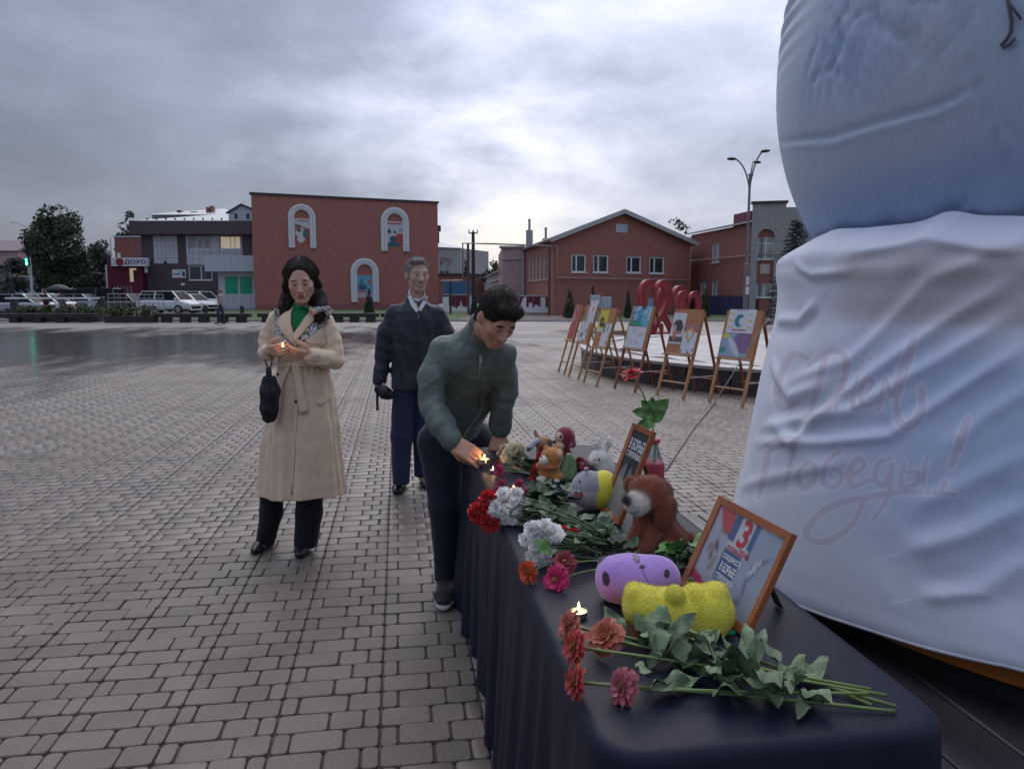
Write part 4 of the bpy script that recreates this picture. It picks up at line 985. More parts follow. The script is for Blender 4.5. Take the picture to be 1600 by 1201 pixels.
# hedges in planters by the benches
M_planter = mat('planter_wood', (0.03, 0.022, 0.024), 0.7, var=0.2)
def hedge(label, x0, x1, D, ytop, seed):
    a = at(x0, 500, D); b = at(x1, 500, D); a[2] = b[2] = 0; c = (a+b)/2; L = np.linalg.norm(b-a); H = at(x0, ytop, D)[2]
    t = empty('hedge_planter', c, -YAW, label, 'planter', 'hedge planters along the plaza edge')
    mb = MB(); mb.bbox((-L/2, -0.35, -0.02), (L/2, 0.35, 0.35), 0.02); mb.obj('trough', M_planter, t)
    lob = [(-L/2+L*(i+0.5)/8, 0, 0.35+(H-0.35)*0.35, L/11, 0.42, (H-0.35)*0.7*(0.85+0.3*((i*37) % 5)/5)) for i in range(8)]
    leaf_cloud('foliage', lob, 2600, 0.13, M_leaf5, t, None, seed)
hedge('bushy hedge in a dark planter left of the green kiosk', 168, 244, 39.5, 478, 41)
hedge('low hedge in a dark planter under the white barrier', 92, 158, 40.5, 477, 42)
hedge('low hedge in a dark planter at the far left', 30, 84, 40.5, 478, 43)
# benches along the plaza edge
M_benchw = mat('bench_wood', (0.022, 0.019, 0.020), 0.55, var=0.25, stretch=(1, 8, 1))
def bench(label, x0, x1, D, legs):
    a = at(x0, 500, D); b = at(x1, 500, D); a[2] = b[2] = 0; c = (a+b)/2; L = np.linalg.norm(b-a)
    t = empty('bench', c, -YAW, label, 'bench', 'long benches along the plaza edge')
    for j in range(4):
        mb = MB(); mb.bbox((-L/2, -0.26+j*0.133, 0.40), (L/2, -0.26+j*0.133+0.122, 0.46), 0.008); mb.obj('slat', M_benchw, t)
    mb = MB(); mb.box((-L/2+0.01, -0.24, 0.26), (L/2-0.01, 0.24, 0.398)); mb.obj('apron', M_benchw, t)
    for i in range(legs):
        x = -L/2 + L*(i+0.5)/legs; mb = MB(); mb.bbox((x-0.22, -0.22, -0.02), (x+0.22, 0.22, 0.258), 0.01); mb.obj('leg', M_planter, t)
bench('long dark bench at the far left under the low hedges', -30, 152, 39.3, 5)
bench('long dark bench where the pedestrian walks before the kiosk', 246, 392, 39.6, 5)
bench('dark bench seen between the two standing people', 404, 512, 39.8, 4)
bench('dark bench under the small thuja by the hall', 516, 592, 40, 3)
bench('dark bench behind the standing man', 596, 690, 40, 3)
# traffic light, signs, lamps
M_lampg = mat('green_signal', (0.0, 0.5, 0.25), 0.3, emit=(0.05, 1.0, 0.5), estr=6.0)
g = at(51, 470, 62); t = empty('traffic_light', (g[0], g[1], 0), -YAW, 'pedestrian traffic light glowing green at the far left', 'traffic light')
z1 = at(48, 402, 62)[2]; z0 = at(48, 415.5, 62)[2]
mb = MB(); mb.tube([(0, 0, -0.1), (0, 0, z1)], 0.09, 8); mb.obj('pole', M_greylt, t)
mb = MB(); mb.bbox((-0.3, -0.3, z0), (0.12, -0.1, z1), 0.03); hs = mb.obj('housing', M_dark, t)
mb = MB(); mb.ell((-0.09, -0.31, (z0+z1)/2+0.14), (0.08, 0.03, 0.1)); mb.ell((-0.07, -0.31, (z0+z1)/2-0.14), (0.09, 0.03, 0.16)); mb.obj('lit_lens', M_lampg, hs)
zz = at(48, 428, 62)[2]; mb = MB(); mb.box((-0.14, -0.16, zz), (0.14, -0.1, z0-0.15)); mb.obj('sign_plate', mat('pale_sign', (0.3, 0.33, 0.24), 0.5), t)
g = at(-4, 470, 60); t = empty('road_sign', (g[0], g[1], 0), -YAW, 'round blue road sign cut by the left edge', 'road sign'); zz = at(-2, 411.5, 60)[2]
mb = MB(); mb.tube([(0, 0, -0.1), (0, 0, zz+0.3)], 0.04, 8); mb.obj('pole', M_grey, t)
mb = MB(); mb.lathe([(0.36, 0), (0.36, 0.02)], 24, (0, 0, 0), Matrix.Translation((0.12, -0.06, zz)) @ Matrix.Rotation(PI/2, 4, 'X')); pl = mb.obj('disc', M_white, t)
mb = MB(); mb.lathe([(0.31, 0.022), (0.31, 0.03)], 24, (0, 0, 0), Matrix.Translation((0.12, -0.06, zz)) @ Matrix.Rotation(PI/2, 4, 'X')); mb.obj('blue_field', mat('sign_blue', (0.03, 0.18, 0.45), 0.4), pl)
def street_lamp(label, px, D, ytop, arms):
    g = at(px, 470, D); zt = at(px, ytop, D)[2]; t = empty('street_lamp', (g[0], g[1], 0), -YAW, label, 'street lamp')
    return t, zt
t, zt = street_lamp('far thin street lamp arm above the left house', 53, 110, 352, 1)
mb = MB(); mb.tube([(0, 0, -0.1), (0, 0, zt-0.5)], [0.11, 0.07], 8); mb.tube([(0, 0, zt-0.5), (-0.3, 0, zt-0.15), (-1.9, 0, zt+0.35)], 0.05, 6); mb.obj('pole', M_greylt, t)
mb = MB(); mb.ell((-2.2, 0, zt+0.4), (0.4, 0.15, 0.07)); mb.obj('lamp_head', M_grey, t)
t, zt = street_lamp('thin pale pole with no arm beside the red shop', 178, 80, 372, 0)
mb = MB(); mb.tube([(0, 0, -0.1), (0, 0, zt)], [0.08, 0.05], 8); mb.obj('pole', M_greylt, t)
# main triple lamp
D = 27.0; g = gp(1163, 458+1.49*1200/D); t = empty('street_lamp', (g[0], g[1], 0), -YAW, 'tall grey street lamp with three curved arms at right', 'street lamp')
pc = lambda px, py, dd=0.0: np.array([(px-1164.5)/1200*(D+dd), dd, at(px, py, D+dd)[2]])
M_lamp = mat('lamp_pole_paint', (0.17, 0.165, 0.17), 0.5, var=0.15)
zj = at(1172, 270, D)[2]; mb = MB(); mb.tube([(0, 0, -0.1), (0, 0, zj*0.45), (0, 0, zj*0.455), (0, 0, zj)], [0.09, 0.08, 0.052, 0.04], 10); mb.obj('pole', M_lamp, t)
hx = (1172-1168)/1200*D
def armpts(px, py, side, dd):
    e = np.array([(px-1171.5)/1200*D, dd, at(px, py, D)[2]]); p0 = np.array([0, 0, zj-0.6])
    return [p0, p0+np.array([e[0]*0.12, dd*0.12, (e[2]-p0[2])*0.45]), p0+np.array([e[0]*0.4, dd*0.4, (e[2]-p0[2])*0.86]), e]
for (px, py, dd, hd) in ((1149, 246, 0.1, (-1, 0)), (1183, 248, 0.5, (1, 0.2)), (1181, 240, -0.6, (0.6, -0.5))):
    P = armpts(px, py, 0, dd); sm = []
    for i in range(13):
        s = i/12; b = [(1-s)**3, 3*s*(1-s)**2, 3*s*s*(1-s), s**3]; sm.append(sum(b[k]*P[k] for k in range(4)))
    mb = MB(); mb.tube(sm, 0.026, 6); ar = mb.obj('arm', M_lamp, t)
    d = np.array([hd[0], hd[1], 0.02]); e = sm[-1]; mb = MB(); ang = math.atan2(hd[1], hd[0])
    mb.ell(e + d*0.12, (0.17, 0.08, 0.055), 12, 8, Matrix.Rotation(ang, 3, 'Z')); mb.obj('lamp_head', M_dark, ar)
mb = MB(); mb.beam((-0.1, 0, zj-0.05), (0.12, 0, zj-0.05), 0.03); mb.obj('brace', M_lamp, t)
for (y0, y1, w) in ((432, 445, 0.05), (448, 460, 0.06)): mb = MB(); za, zb = at(1164, y1, D)[2], at(1164, y0, D)[2]; mb.box((-w, -0.165, za), (w, -0.15, zb)); mb.obj('notice', M_white, t)
# white barrier boom and steel crowd barriers
M_wpaint = mat('white_paint', (0.62, 0.62, 0.63), 0.5, var=0.12)
a = at(8, 466, 44); b = at(156, 466, 44); t = empty('barrier_boom', (a[0], a[1], 0), -YAW, 'long white barrier boom in front of the parked cars', 'barrier'); L = np.linalg.norm(b-a); zb = a[2]
mb = MB(); mb.bbox((0, -0.05, zb-0.05), (L, 0.05, zb+0.05), 0.015); mb.obj('boom', M_wpaint, t)
for x in (0.35, L-0.05): mb = MB(); mb.bbox((x-0.16, 0.06, -0.02), (x+0.16, 0.4, zb+0.08), 0.02); mb.obj('support_post', M_dark, t)
mb = MB(); mb.box((L-0.75, 0.05, 0), (L-0.3, 0.12, zb-0.15)); mb.obj('panel', M_greylt, t)
def crowd_barrier(label, x0, x1, D, y0, y1):
    a = at(x0, y1, D); b = at(x1, y1, D); z0 = max(a[2], 0.1); z1 = at(x0, y0, D)[2]; t = empty('crowd_barrier', (a[0], a[1], 0), -YAW, label, 'barrier', 'steel crowd barriers by the car park'); L = np.linalg.norm((b-a)[:2])
    mb = MB(); mb.tube([(0, 0, 0), (0, 0, z1), (L, 0, z1), (L, 0, 0)], 0.03, 6); mb.tube([(0, 0, z0+0.1), (L, 0, z0+0.1)], 0.025, 6); mb.obj('frame', M_grey, t)
    for zr in (0.5, 0.75): mb = MB(); mb.tube([(0, 0, z0+(z1-z0)*zr), (L, 0, z0+(z1-z0)*zr)], 0.02, 5); mb.obj('rail', M_grey, t)
    for i in range(1, 5): mb = MB(); mb.tube([(L*i/5, 0, z0+0.1), (L*i/5, 0, z1)], 0.016, 5); mb.obj('bar', M_grey, t)
crowd_barrier('steel crowd barrier left of the white hatchback', 170, 217, 45, 459, 484)
crowd_barrier('steel crowd barrier in front of the white hatchback', 219, 256, 45, 460, 486)
for k, (px, D, lab) in enumerate(((321, 56, 'short black bollard beside the white cars'), (378, 55, 'short black bollard before the green kiosk'), (12, 46, 'short black bollard behind the left barrier boom'))):
    g = at(px, 480, D); mb = MB(); mb.lathe([(0.16, -0.02), (0.16, 0.55), (0.12, 0.62)], 12); b_ = mb.obj('bollard', M_dark); b_.location = (g[0], g[1], 0); tag(b_, lab, 'bollard', 'black bollards')

# ---- parked cars
M_tyre = mat('tyre_rubber', (0.02, 0.02, 0.02), 0.8); M_rim = mat('wheel_rim', (0.35, 0.35, 0.37), 0.3, metal=0.8); M_carglass = mat('car_glass', (0.012, 0.016, 0.02), 0.4, spec=0.06)
M_headl = mat('headlight_glass', (0.6, 0.62, 0.65), 0.1); M_taill = mat('tail_light_red', (0.3, 0.01, 0.01), 0.2); M_trim = mat('black_plastic', (0.015, 0.015, 0.016), 0.6)
def car(label, px, D, heading, kind, color, name='parked_car'):
    """heading: degrees; 0 = nose to the picture's right"""
    g = at(px, 480, D); t = empty(name, (g[0], g[1], -0.0), -YAW + math.radians(heading), label, 'car', 'cars parked behind the plaza')
    m = mat('car_paint_%d_%d_%d' % tuple(int(c*999) for c in color), color, 0.28, var=0.04, coat=0.6)
    if kind == 'suv': L, W, H, belt, hood, cabin = 4.4, 1.84, 1.66, 0.98, 1.02, (-2.0, -1.75, 0.75, 1.45)
    elif kind == 'hatch': L, W, H, belt, hood, cabin = 4.1, 1.74, 1.5, 0.92, 0.94, (-1.98, -1.45, 0.55, 1.3)
    elif kind == 'van': L, W, H, belt, hood, cabin = 4.7, 1.85, 1.9, 1.1, 1.12, (-2.25, -2.1, 1.0, 1.7)
    else: L, W, H, belt, hood, cabin = 4.5, 1.76, 1.45, 0.9, 0.92, (-1.75, -1.0, 0.45, 1.25)
    h = L/2
    # lower body: cross sections along x
    xs = [-h, -h+0.1, -h+0.5, -1.2, 0, 1.0, cabin[3]-0.05, h-0.5, h-0.12, h]
    top = [belt-0.12, belt-0.03, belt+(0.02 if kind != 'sedan' else 0.0), belt+0.02, belt, belt, hood, hood-0.1, hood-0.22, hood-0.35]
    hw = [W*.42, W*.47, W*.495, W*.5, W*.5, W*.5, W*.495, W*.48, W*.45, W*.38]
    V = []; Fc = []
    for x, zt_, w in zip(xs, top, hw):
        V += [(x, -w*0.92, 0.28), (x, -w, 0.5), (x, -w, zt_-0.12), (x, -w*0.9, zt_), (x, w*0.9, zt_), (x, w, zt_-0.12), (x, w, 0.5), (x, w*0.92, 0.28)]
    n = len(xs)
    for i in range(n-1):
        for k in range(8): Fc.append((i*8+k, i*8+(k+1) % 8, (i+1)*8+(k+1) % 8, (i+1)*8+k))
    Fc += [tuple(range(8)), tuple((n-1)*8+k for k in range(7, -1, -1))]
    # roof shell
    r0, r1, r2, r3 = cabin; wr, wb = W*0.36, W*0.455
    b0 = len(V); P = [(r0, belt), (r1, H-0.06), (r1+0.35, H), (r2-0.3, H), (r2, H-0.05), (r3, belt)]
    for x, zt_ in P: V += [(x, -(wb if zt_ <= belt else wr), zt_-0.01), (x, (wb if zt_ <= belt else wr), zt_-0.01)]
    for i in range(len(P)-1): Fc.append((b0+2*i, b0+2*i+2, b0+2*i+3, b0+2*i+1)) if 1 <= i <= 3 else None
    body = raw_obj('body', V, Fc, m, t, False)
    bv = body.modifiers.new('bevel', 'BEVEL'); bv.width = 0.035; bv.segments = 2; bv.limit_method = 'ANGLE'; bv.angle_limit = math.radians(28)
    # pillars and glass
    for s in (-1, 1):
        mb = MB()
        for (xa, za), (xb, zb) in (((r0, belt), (r1, H-0.03)), ((r3, belt), (r2, H-0.03)), (((r1+r2)/2-0.1, belt), ((r1+r2)/2-0.12, H-0.02)), ((r1, H-0.03), (r2, H-0.03))):
            mb.beam((xa, s*(wb if za <= belt else wr), za), (xb, s*(wb if zb <= belt else wr), zb), 0.09, 0.06)
        mb.obj('pillars', m, t)
        mb = MB(); mb.add([(r0+.05, s*(wb-.01), belt), (r3-.05, s*(wb-.01), belt), (r2-.02, s*(wr-.01), H-.05), (r1+.02, s*(wr-.01), H-.05)], [(0, 1, 2, 3)]); mb.obj('side_window', M_carglass, t)
        mb = MB(); mb.bbox((r3-0.35, s*W*0.5-0.09 if s > 0 else -W*0.5-0.12, belt+0.02), (r3-0.2, s*W*0.5+0.12 if s > 0 else -W*0.5+0.09, belt+0.16), 0.02); mb.obj('mirror', m, t)
        mb = MB(); mb.bbox((h-0.3, s*W*.33-.2, hood-.40), (h-0.035, s*W*.33+.2, hood-.25), 0.03); mb.obj('headlight', M_headl, t)
        mb = MB(); mb.bbox((-h-0.015, s*W*.36-.13, belt-.36), (-h+0.15, s*W*.36+.13, belt-.14), 0.02); mb.obj('tail_light', M_taill, t)
        for x in (-h+0.82, h-0.86):
            mb = MB(); MM = Matrix.Translation((x, s*(W*.5-0.09), 0.33)) @ Matrix.Rotation(PI/2, 4, 'X')
            mb.lathe([(0.2, -0.1), (0.32, -0.105), (0.335, -0.08), (0.335, 0.08), (0.32, 0.105), (0.2, 0.1)], 20, (0, 0, 0), MM); wh = mb.obj('wheel', M_tyre, t)
            mb = MB(); mb.lathe([(0.21, -0.108), (0.21, 0.108)], 14, (0, 0, 0), MM); mb.obj('rim', M_rim, wh)
    mb = MB(); mb.add([(r3, -wb+.03, belt), (r3, wb-.03, belt), (r2, wr-.03, H-.05), (r2, -wr+.03, H-.05)], [(0, 1, 2, 3)]); mb.obj('windscreen', M_carglass, t)
    mb = MB(); mb.add([(r0, -wb+.03, belt), (r0, wb-.03, belt), (r1, wr-.03, H-.07), (r1, -wr+.03, H-.07)], [(3, 2, 1, 0)]); mb.obj('rear_window', M_carglass, t)
    mb = MB(); mb.box((h-0.05, -W*.3, 0.36), (h+0.012, W*.3, 0.56)); mb.obj('grille', M_trim, t)
    mb = MB(); mb.box((-h+0.1, -W*.5-0.006, 0.24), (h-0.1, W*.5+0.006, 0.34)); mb.obj('sill_trim', M_trim, t)
    return t
WHITE = (0.62, 0.64, 0.66); SILV = (0.33, 0.35, 0.40); BLK = (0.02, 0.02, 0.024); BRN = (0.06, 0.035, 0.035); GRY = (0.16, 0.17, 0.2)
car('white hatchback with black roof line behind crowd barrier', 265, 57, -12, 'suv', WHITE)
car('white car parked right behind the white hatchback', 298, 63, -20, 'sedan', WHITE)
car('white car furthest right beside the plum wall', 311, 68, -24, 'suv', WHITE)
car('black car left of the white hatchback behind barrier', 190, 58, 165, 'sedan', BLK)
car('white car in front of the red shop', 172, 74, 160, 'hatch', WHITE)
car('dark brown van in the middle of the car park', 150, 62, 170, 'van', BRN)
car('grey estate car under the low bushy tree', 112, 72, 10, 'van', SILV)
car('dark sedan beyond the two walking people', 118, 60, 175, 'sedan', GRY)
car('white estate car parked behind the silver sedan', 48, 59, 178, 'hatch', WHITE)
car('white sedan with roof behind the walking people', 62, 54, 176, 'sedan', WHITE)
car('silver sedan nearest at the left edge', 22, 50, 180, 'sedan', SILV)
# ---- platform, hearts, grey boxes
PC = cw(7.36, 15.57); PR = 5.93; PH = 0.40
M_plinth = mat('dark_granite_wall', (0.05, 0.043, 0.045), 0.45, var=0.3, vscale=3, rvar=0.15); M_cap = mat('pale_cap_stone', (0.36, 0.345, 0.345), 0.5, var=0.15, vscale=4, rvar=0.1)
plat = empty('round_platform', (PC[0], PC[1], 0), 0, 'low round dark stone platform with pale paved top behind easels', 'platform')
nseg = 48
for i in range(nseg):
    a0, a1 = 2*PI*i/nseg + 0.002, 2*PI*(i+1)/nseg - 0.002; mb = MB(); P = []
    for z in (-0.02, PH-0.05):
        for rr in (PR-0.16, PR):
            for a in (a0, (a0+a1)/2, a1): P.append((rr*math.cos(a), rr*math.sin(a), z))
    mb.add(P, [(3, 4, 10, 9), (4, 5, 11, 10), (0, 6, 7, 1), (1, 7, 8, 2), (6, 9, 10, 7), (7, 10, 11, 8), (0, 3, 9, 6), (5, 2, 8, 11)]); mb.obj('wall_slab', M_plinth, plat)
    mb = MB(); P = []
    for z in (PH-0.048, PH):
        for rr in (PR-0.42, PR+0.025):
            for a in (a0, (a0+a1)/2, a1): P.append((rr*math.cos(a), rr*math.sin(a), z))
    mb.add(P, [(3, 4, 10, 9), (4, 5, 11, 10), (0, 6, 7, 1), (1, 7, 8, 2), (6, 9, 10, 7), (7, 10, 11, 8), (0, 3, 9, 6), (5, 2, 8, 11), (3, 0, 1, 4), (4, 1, 2, 5)]); mb.obj('cap_stone', M_cap, plat)
mb = MB(); mb.lathe([(PR-0.43, 0.0), (PR-0.43, PH-0.012)], 64); mb.obj('paved_top', M_bed, plat)
cv = []; cf = []; nn = 0; V0 = np.array(paver_mesh(0.26, 0.26, 1, 0.012, 0.005, -0.01)[0])[[*range(8), *range(16, 24)]]; F0 = QF[1][:22]
for i in range(-22, 23):
    for j in range(-22, 23):
        x, y = i*0.268, j*0.268
        if x*x+y*y < (PR-0.6)**2: cv.append(V0 + [x, y, PH-0.002+jr.normal()*0.0006]); cf.append(F0+nn); nn += len(V0)
o = raw_obj('paving_tiles', np.concatenate(cv), np.concatenate(cf), mat('platform_tile', (0.33, 0.315, 0.315), 0.42, var=0.15, vscale=5, rvar=0.15), plat); tag(o, kind='stuff')
M_heart = mat('heart_red_paint', (0.33, 0.028, 0.035), 0.4, var=0.15, vscale=3); M_heartin = mat('heart_pale_edge', (0.38, 0.07, 0.075), 0.5, var=0.1)
def heart(label, px, D, ytop, ybot, width, yaw):
    g = at(px, 500, D); zt, zb = at(px, ytop, D)[2], at(px, ybot, D)[2]; W = width/1200*D
    t = empty('heart_arch', (g[0], g[1], 0), -YAW + yaw, label, 'sculpture', 'red heart arches in a row')
    P = []
    for i in range(73):
        a = -PI + 2*PI*i/72; x = 16*math.sin(a)**3; y = 13*math.cos(a)-5*math.cos(2*a)-2*math.cos(3*a)-math.cos(4*a)
        P.append((x/16*W/2, zb + (y+17)/29*(zt-zb)))
    P = np.array(P); c = np.array([0, (zt+zb)/2*1.04]); inner = c + (P-c)*np.array([0.70, 0.76])
    mb = MB()
    for i in range(72):
        A_, B_, C_, D_ = P[i], P[i+1], inner[i+1], inner[i]; q = [(p[0], s, p[1]) for s in (-0.09, 0.09) for p in (A_, B_, C_, D_)]
        mb.add(q, [(0, 1, 2, 3), (7, 6, 5, 4), (0, 4, 5, 1), (2, 6, 7, 3)])
    mb.obj('heart_panel', M_heart, t)
    mb = MB(); mb.tube([(p[0], -0.1, p[1]) for p in P], 0.018, 5); mb.tube([(p[0], -0.1, p[1]) for p in inner], 0.018, 5); mb.obj('pale_tube_edge', M_heartin, t)
    for x in (-0.28*W, 0.28*W): mb = MB(); mb.tube([(x, 0, -0.02), (x, 0, zb + 0.22*(zt-zb))], 0.04, 8); mb.obj('leg', M_heart, t)
    mb = MB(); mb.beam((-0.45*W, 0, 0.08), (0.45*W, 0, 0.08), 0.12, 0.16); mb.obj('foot_beam', M_heart, t)
heart('tallest red heart arch at the left of the row', 1021, 25.5, 437, 525, 60, 0.5)
heart('middle red heart arch of the row of three', 1048, 26.5, 446, 525, 58, 0.5)
heart('smallest red heart arch at the right of the row', 1074, 25, 455, 525, 42, 0.25)
for (x0, x1, y0, D, lab) in ((923, 938, 461, 44, 'taller pale grey cabinet beside the broad thuja'), (940, 955, 464, 44.5, 'shorter pale grey cabinet beside the taller one')):
    a = at(x0, 490, D); b = at(x1, 490, D); W = np.linalg.norm((b-a)[:2]); H = at(x0, y0, D)[2]; t = empty('utility_cabinet', (a[0], a[1], 0), -YAW, lab, 'cabinet', 'grey cabinets by the house')
    mb = MB(); mb.bbox((0, 0, 0), (W, 0.4, H), 0.02); mb.obj('body', M_greylt, t); mb = MB(); mb.box((0.05, -0.02, 0.1), (W-0.05, -0.003, H-0.08)); d_ = mb.obj('door', M_greylt, t); mb = MB(); mb.box((W-0.12, -0.05, H*0.5), (W-0.09, -0.021, H*0.58)); mb.obj('handle', M_dark, d_)
# ================================================================== EASELS WITH CHILDREN'S DRAWINGS
M_ply = mat('plywood_board', (0.36, 0.155, 0.055), 0.5, var=0.18, vscale=3, stretch=(1, 1, 6)); M_pine = mat('pine_leg', (0.40, 0.20, 0.085), 0.5, var=0.2, vscale=6, stretch=(6, 6, 1)); M_redleg = mat('red_stained_leg', (0.24, 0.075, 0.04), 0.5, var=0.2, vscale=6)
EZ = [((872, 580), (882, 585.5), 1.27), ((889, 588), (903, 593), 1.28), ((911, 597), (933, 603.5), 1.24), ((960, 606), (992, 612.5), 1.28), ((1024, 616), (1070, 624), 1.25), ((1106, 627), (1162, 635.5), 1.25)]
NUM = ['narrow easel farthest left, holding one red drawing', 'easel second from the left with two pale drawings', 'easel third from the left with a yellow drawing', 'reddish easel below the hearts with blue drawing on top', 'easel with the drawing of a dark haired girl', 'easel nearest to the white covered figure with yellow rayed drawing']
def mix_rand(img, pal, n, seed, s0=0.05, s1=0.18, y0=0.0, y1=1.0):
    r = np.random.RandomState(seed)
    for i in range(n): dab(img, r.uniform(0, 1), r.uniform(y0, y1), r.uniform(s0, s1), r.uniform(s0, s1), pal[r.randint(len(pal))], r.uniform(0, 3), 0.4)
    return img
PAPER = (0.56, 0.57, 0.60)
def drawing(kind):
    im = raster(22, 28, PAPER)
    if kind == 'red': im[:] = (0.42, 0.04, 0.05); mix_rand(im, [(0.5, 0.5, 0.55), (0.3, 0.35, 0.5), (0.5, 0.1, 0.1)], 9, 1); rectp(im, 0.3, 0.75, 0.9, 0.9, (0.5, 0.05, 0.05))
    if kind == 'pale_blue': mix_rand(im, [(0.1, 0.35, 0.42), (0.5, 0.5, 0.52), (0.4, 0.15, 0.18), PAPER], 12, 2)
    if kind == 'pale_purple': mix_rand(im, [(0.2, 0.2, 0.35), (0.45, 0.42, 0.5), (0.08, 0.08, 0.15), PAPER], 12, 3)
    if kind == 'yellow': im[:] = (0.55, 0.46, 0.03); dab(im, 0.4, 0.5, 0.25, 0.18, (0.03, 0.03, 0.02)); dab(im, 0.55, 0.68, 0.34, 0.12, (0.04, 0.04, 0.03)); dab(im, 0.4, 0.52, 0.08, 0.06, (0.5, 0.45, 0.05)); rectp(im, 0.1, 0.88, 0.9, 1, (0.5, 0.5, 0.45))
    if kind == 'dancers': mix_rand(im, [(0.3, 0.25, 0.45), (0.15, 0.3, 0.45), (0.5, 0.2, 0.12), PAPER], 14, 4)
    if kind == 'blue': im[:] = (0.12, 0.34, 0.45); mix_rand(im, [(0.4, 0.5, 0.56), (0.05, 0.18, 0.32), (0.03, 0.05, 0.12)], 16, 5, y1=0.7); dab(im, 0.2, 0.95, 0.5, 0.25, (0.03, 0.25, 0.15))
    if kind == 'white': mix_rand(im, [(0.5, 0.4, 0.42), PAPER, (0.45, 0.47, 0.48)], 10, 6)
    if kind == 'girl':
        dab(im, 0.5, 0.42, 0.4, 0.2, (0.05, 0.035, 0.03)); dab(im, 0.3, 0.58, 0.14, 0.2, (0.5, 0.36, 0.28)); dab(im, 0.75, 0.5, 0.2, 0.13, (0.06, 0.04, 0.03)); rectp(im, 0.45, 0.62, 0.95, 0.72, (0.4, 0.16, 0.14)); rectp(im, 0, 0.8, 1, 0.97, (0.07, 0.07, 0.06)); dab(im, 0.4, 0.75, 0.12, 0.18, (0.45, 0.15, 0.12)); rectp(im, 0.25, 0.1, 0.6, 0.14, (0.4, 0.38, 0.4))
    if kind == 'ring':
        rectp(im, 0, 0, 1, 0.32, (0.33, 0.14, 0.16)); dab(im, 0.5, 0.34, 0.32, 0.24, (0.50, 0.28, 0.06)); dab(im, 0.5, 0.36, 0.2, 0.15, (0.56, 0.5, 0.5)); dab(im, 0.5, 0.6, 0.1, 0.05, (0.1, 0.35, 0.2)); mix_rand(im, [(0.1, 0.12, 0.2)], 6, 7, 0.03, 0.08, 0.85, 1)
    if kind == 'ray':
        for s in (-1, 1):
            for a in (-0.5, 0, 0.5): dab(im, 0.5+s*0.36, 0.5+a*0.55, 0.14, 0.035, (0.5, 0.42, 0.05), a*s*0.9, 0.3)
        dab(im, 0.46, 0.5, 0.19, 0.30, (0.02, 0.16, 0.24)); dab(im, 0.58, 0.52, 0.15, 0.17, PAPER); rectp(im, 0.3, 0.06, 0.7, 0.1, (0.3, 0.25, 0.4)); rectp(im, 0.25, 0.88, 0.8, 0.93, (0.35, 0.12, 0.2))
    if kind == 'city': im[:] = (0.25, 0.35, 0.45); dab(im, 0.8, 0.4, 0.4, 0.5, (0.2, 0.12, 0.24)); dab(im, 0.15, 0.15, 0.14, 0.12, (0.55, 0.5, 0.04)); dab(im, 0.12, 0.75, 0.14, 0.14, (0.02, 0.25, 0.22)); dab(im, 0.5, 0.6, 0.12, 0.5, (0.5, 0.52, 0.56), -0.5)
    return im
SHEETS = {0: [('red', 0.1, 0.75, 0.53, 0.99, 'red drawing on the narrow easel farthest left')],
          1: [('pale_blue', 0.35, 1.0, 0.76, 1.06, 'pale blue drawing at the top of second easel'), ('pale_purple', 0.05, 0.72, 0.5, 0.77, 'pale purple drawing at the bottom of second easel')],
          2: [('yellow', 0.0, 0.6, 0.68, 0.97, 'yellow and black drawing on the third easel'), ('dancers', 0.45, 0.98, 0.5, 0.8, 'pale drawing with small coloured figures on the third easel')],
          3: [('blue', 0.08, 0.9, 0.76, 1.0, 'blue floral drawing on the reddish easel'), ('white', 0.05, 0.88, 0.5, 0.755, 'nearly white drawing below the blue floral one')],
          4: [('girl', 0.02, 0.48, 0.6, 0.955, 'drawing of a dark haired girl on an easel'), ('ring', 0.50, 0.97, 0.5, 0.83, 'drawing of a golden ring beside the dark haired girl')],
          5: [('ray', 0.08, 0.84, 0.755, 1.01, 'drawing of blue letter between yellow rays on nearest easel'), ('city', 0.03, 0.82, 0.5, 0.75, 'purple and yellow city drawing under the yellow rays')]}
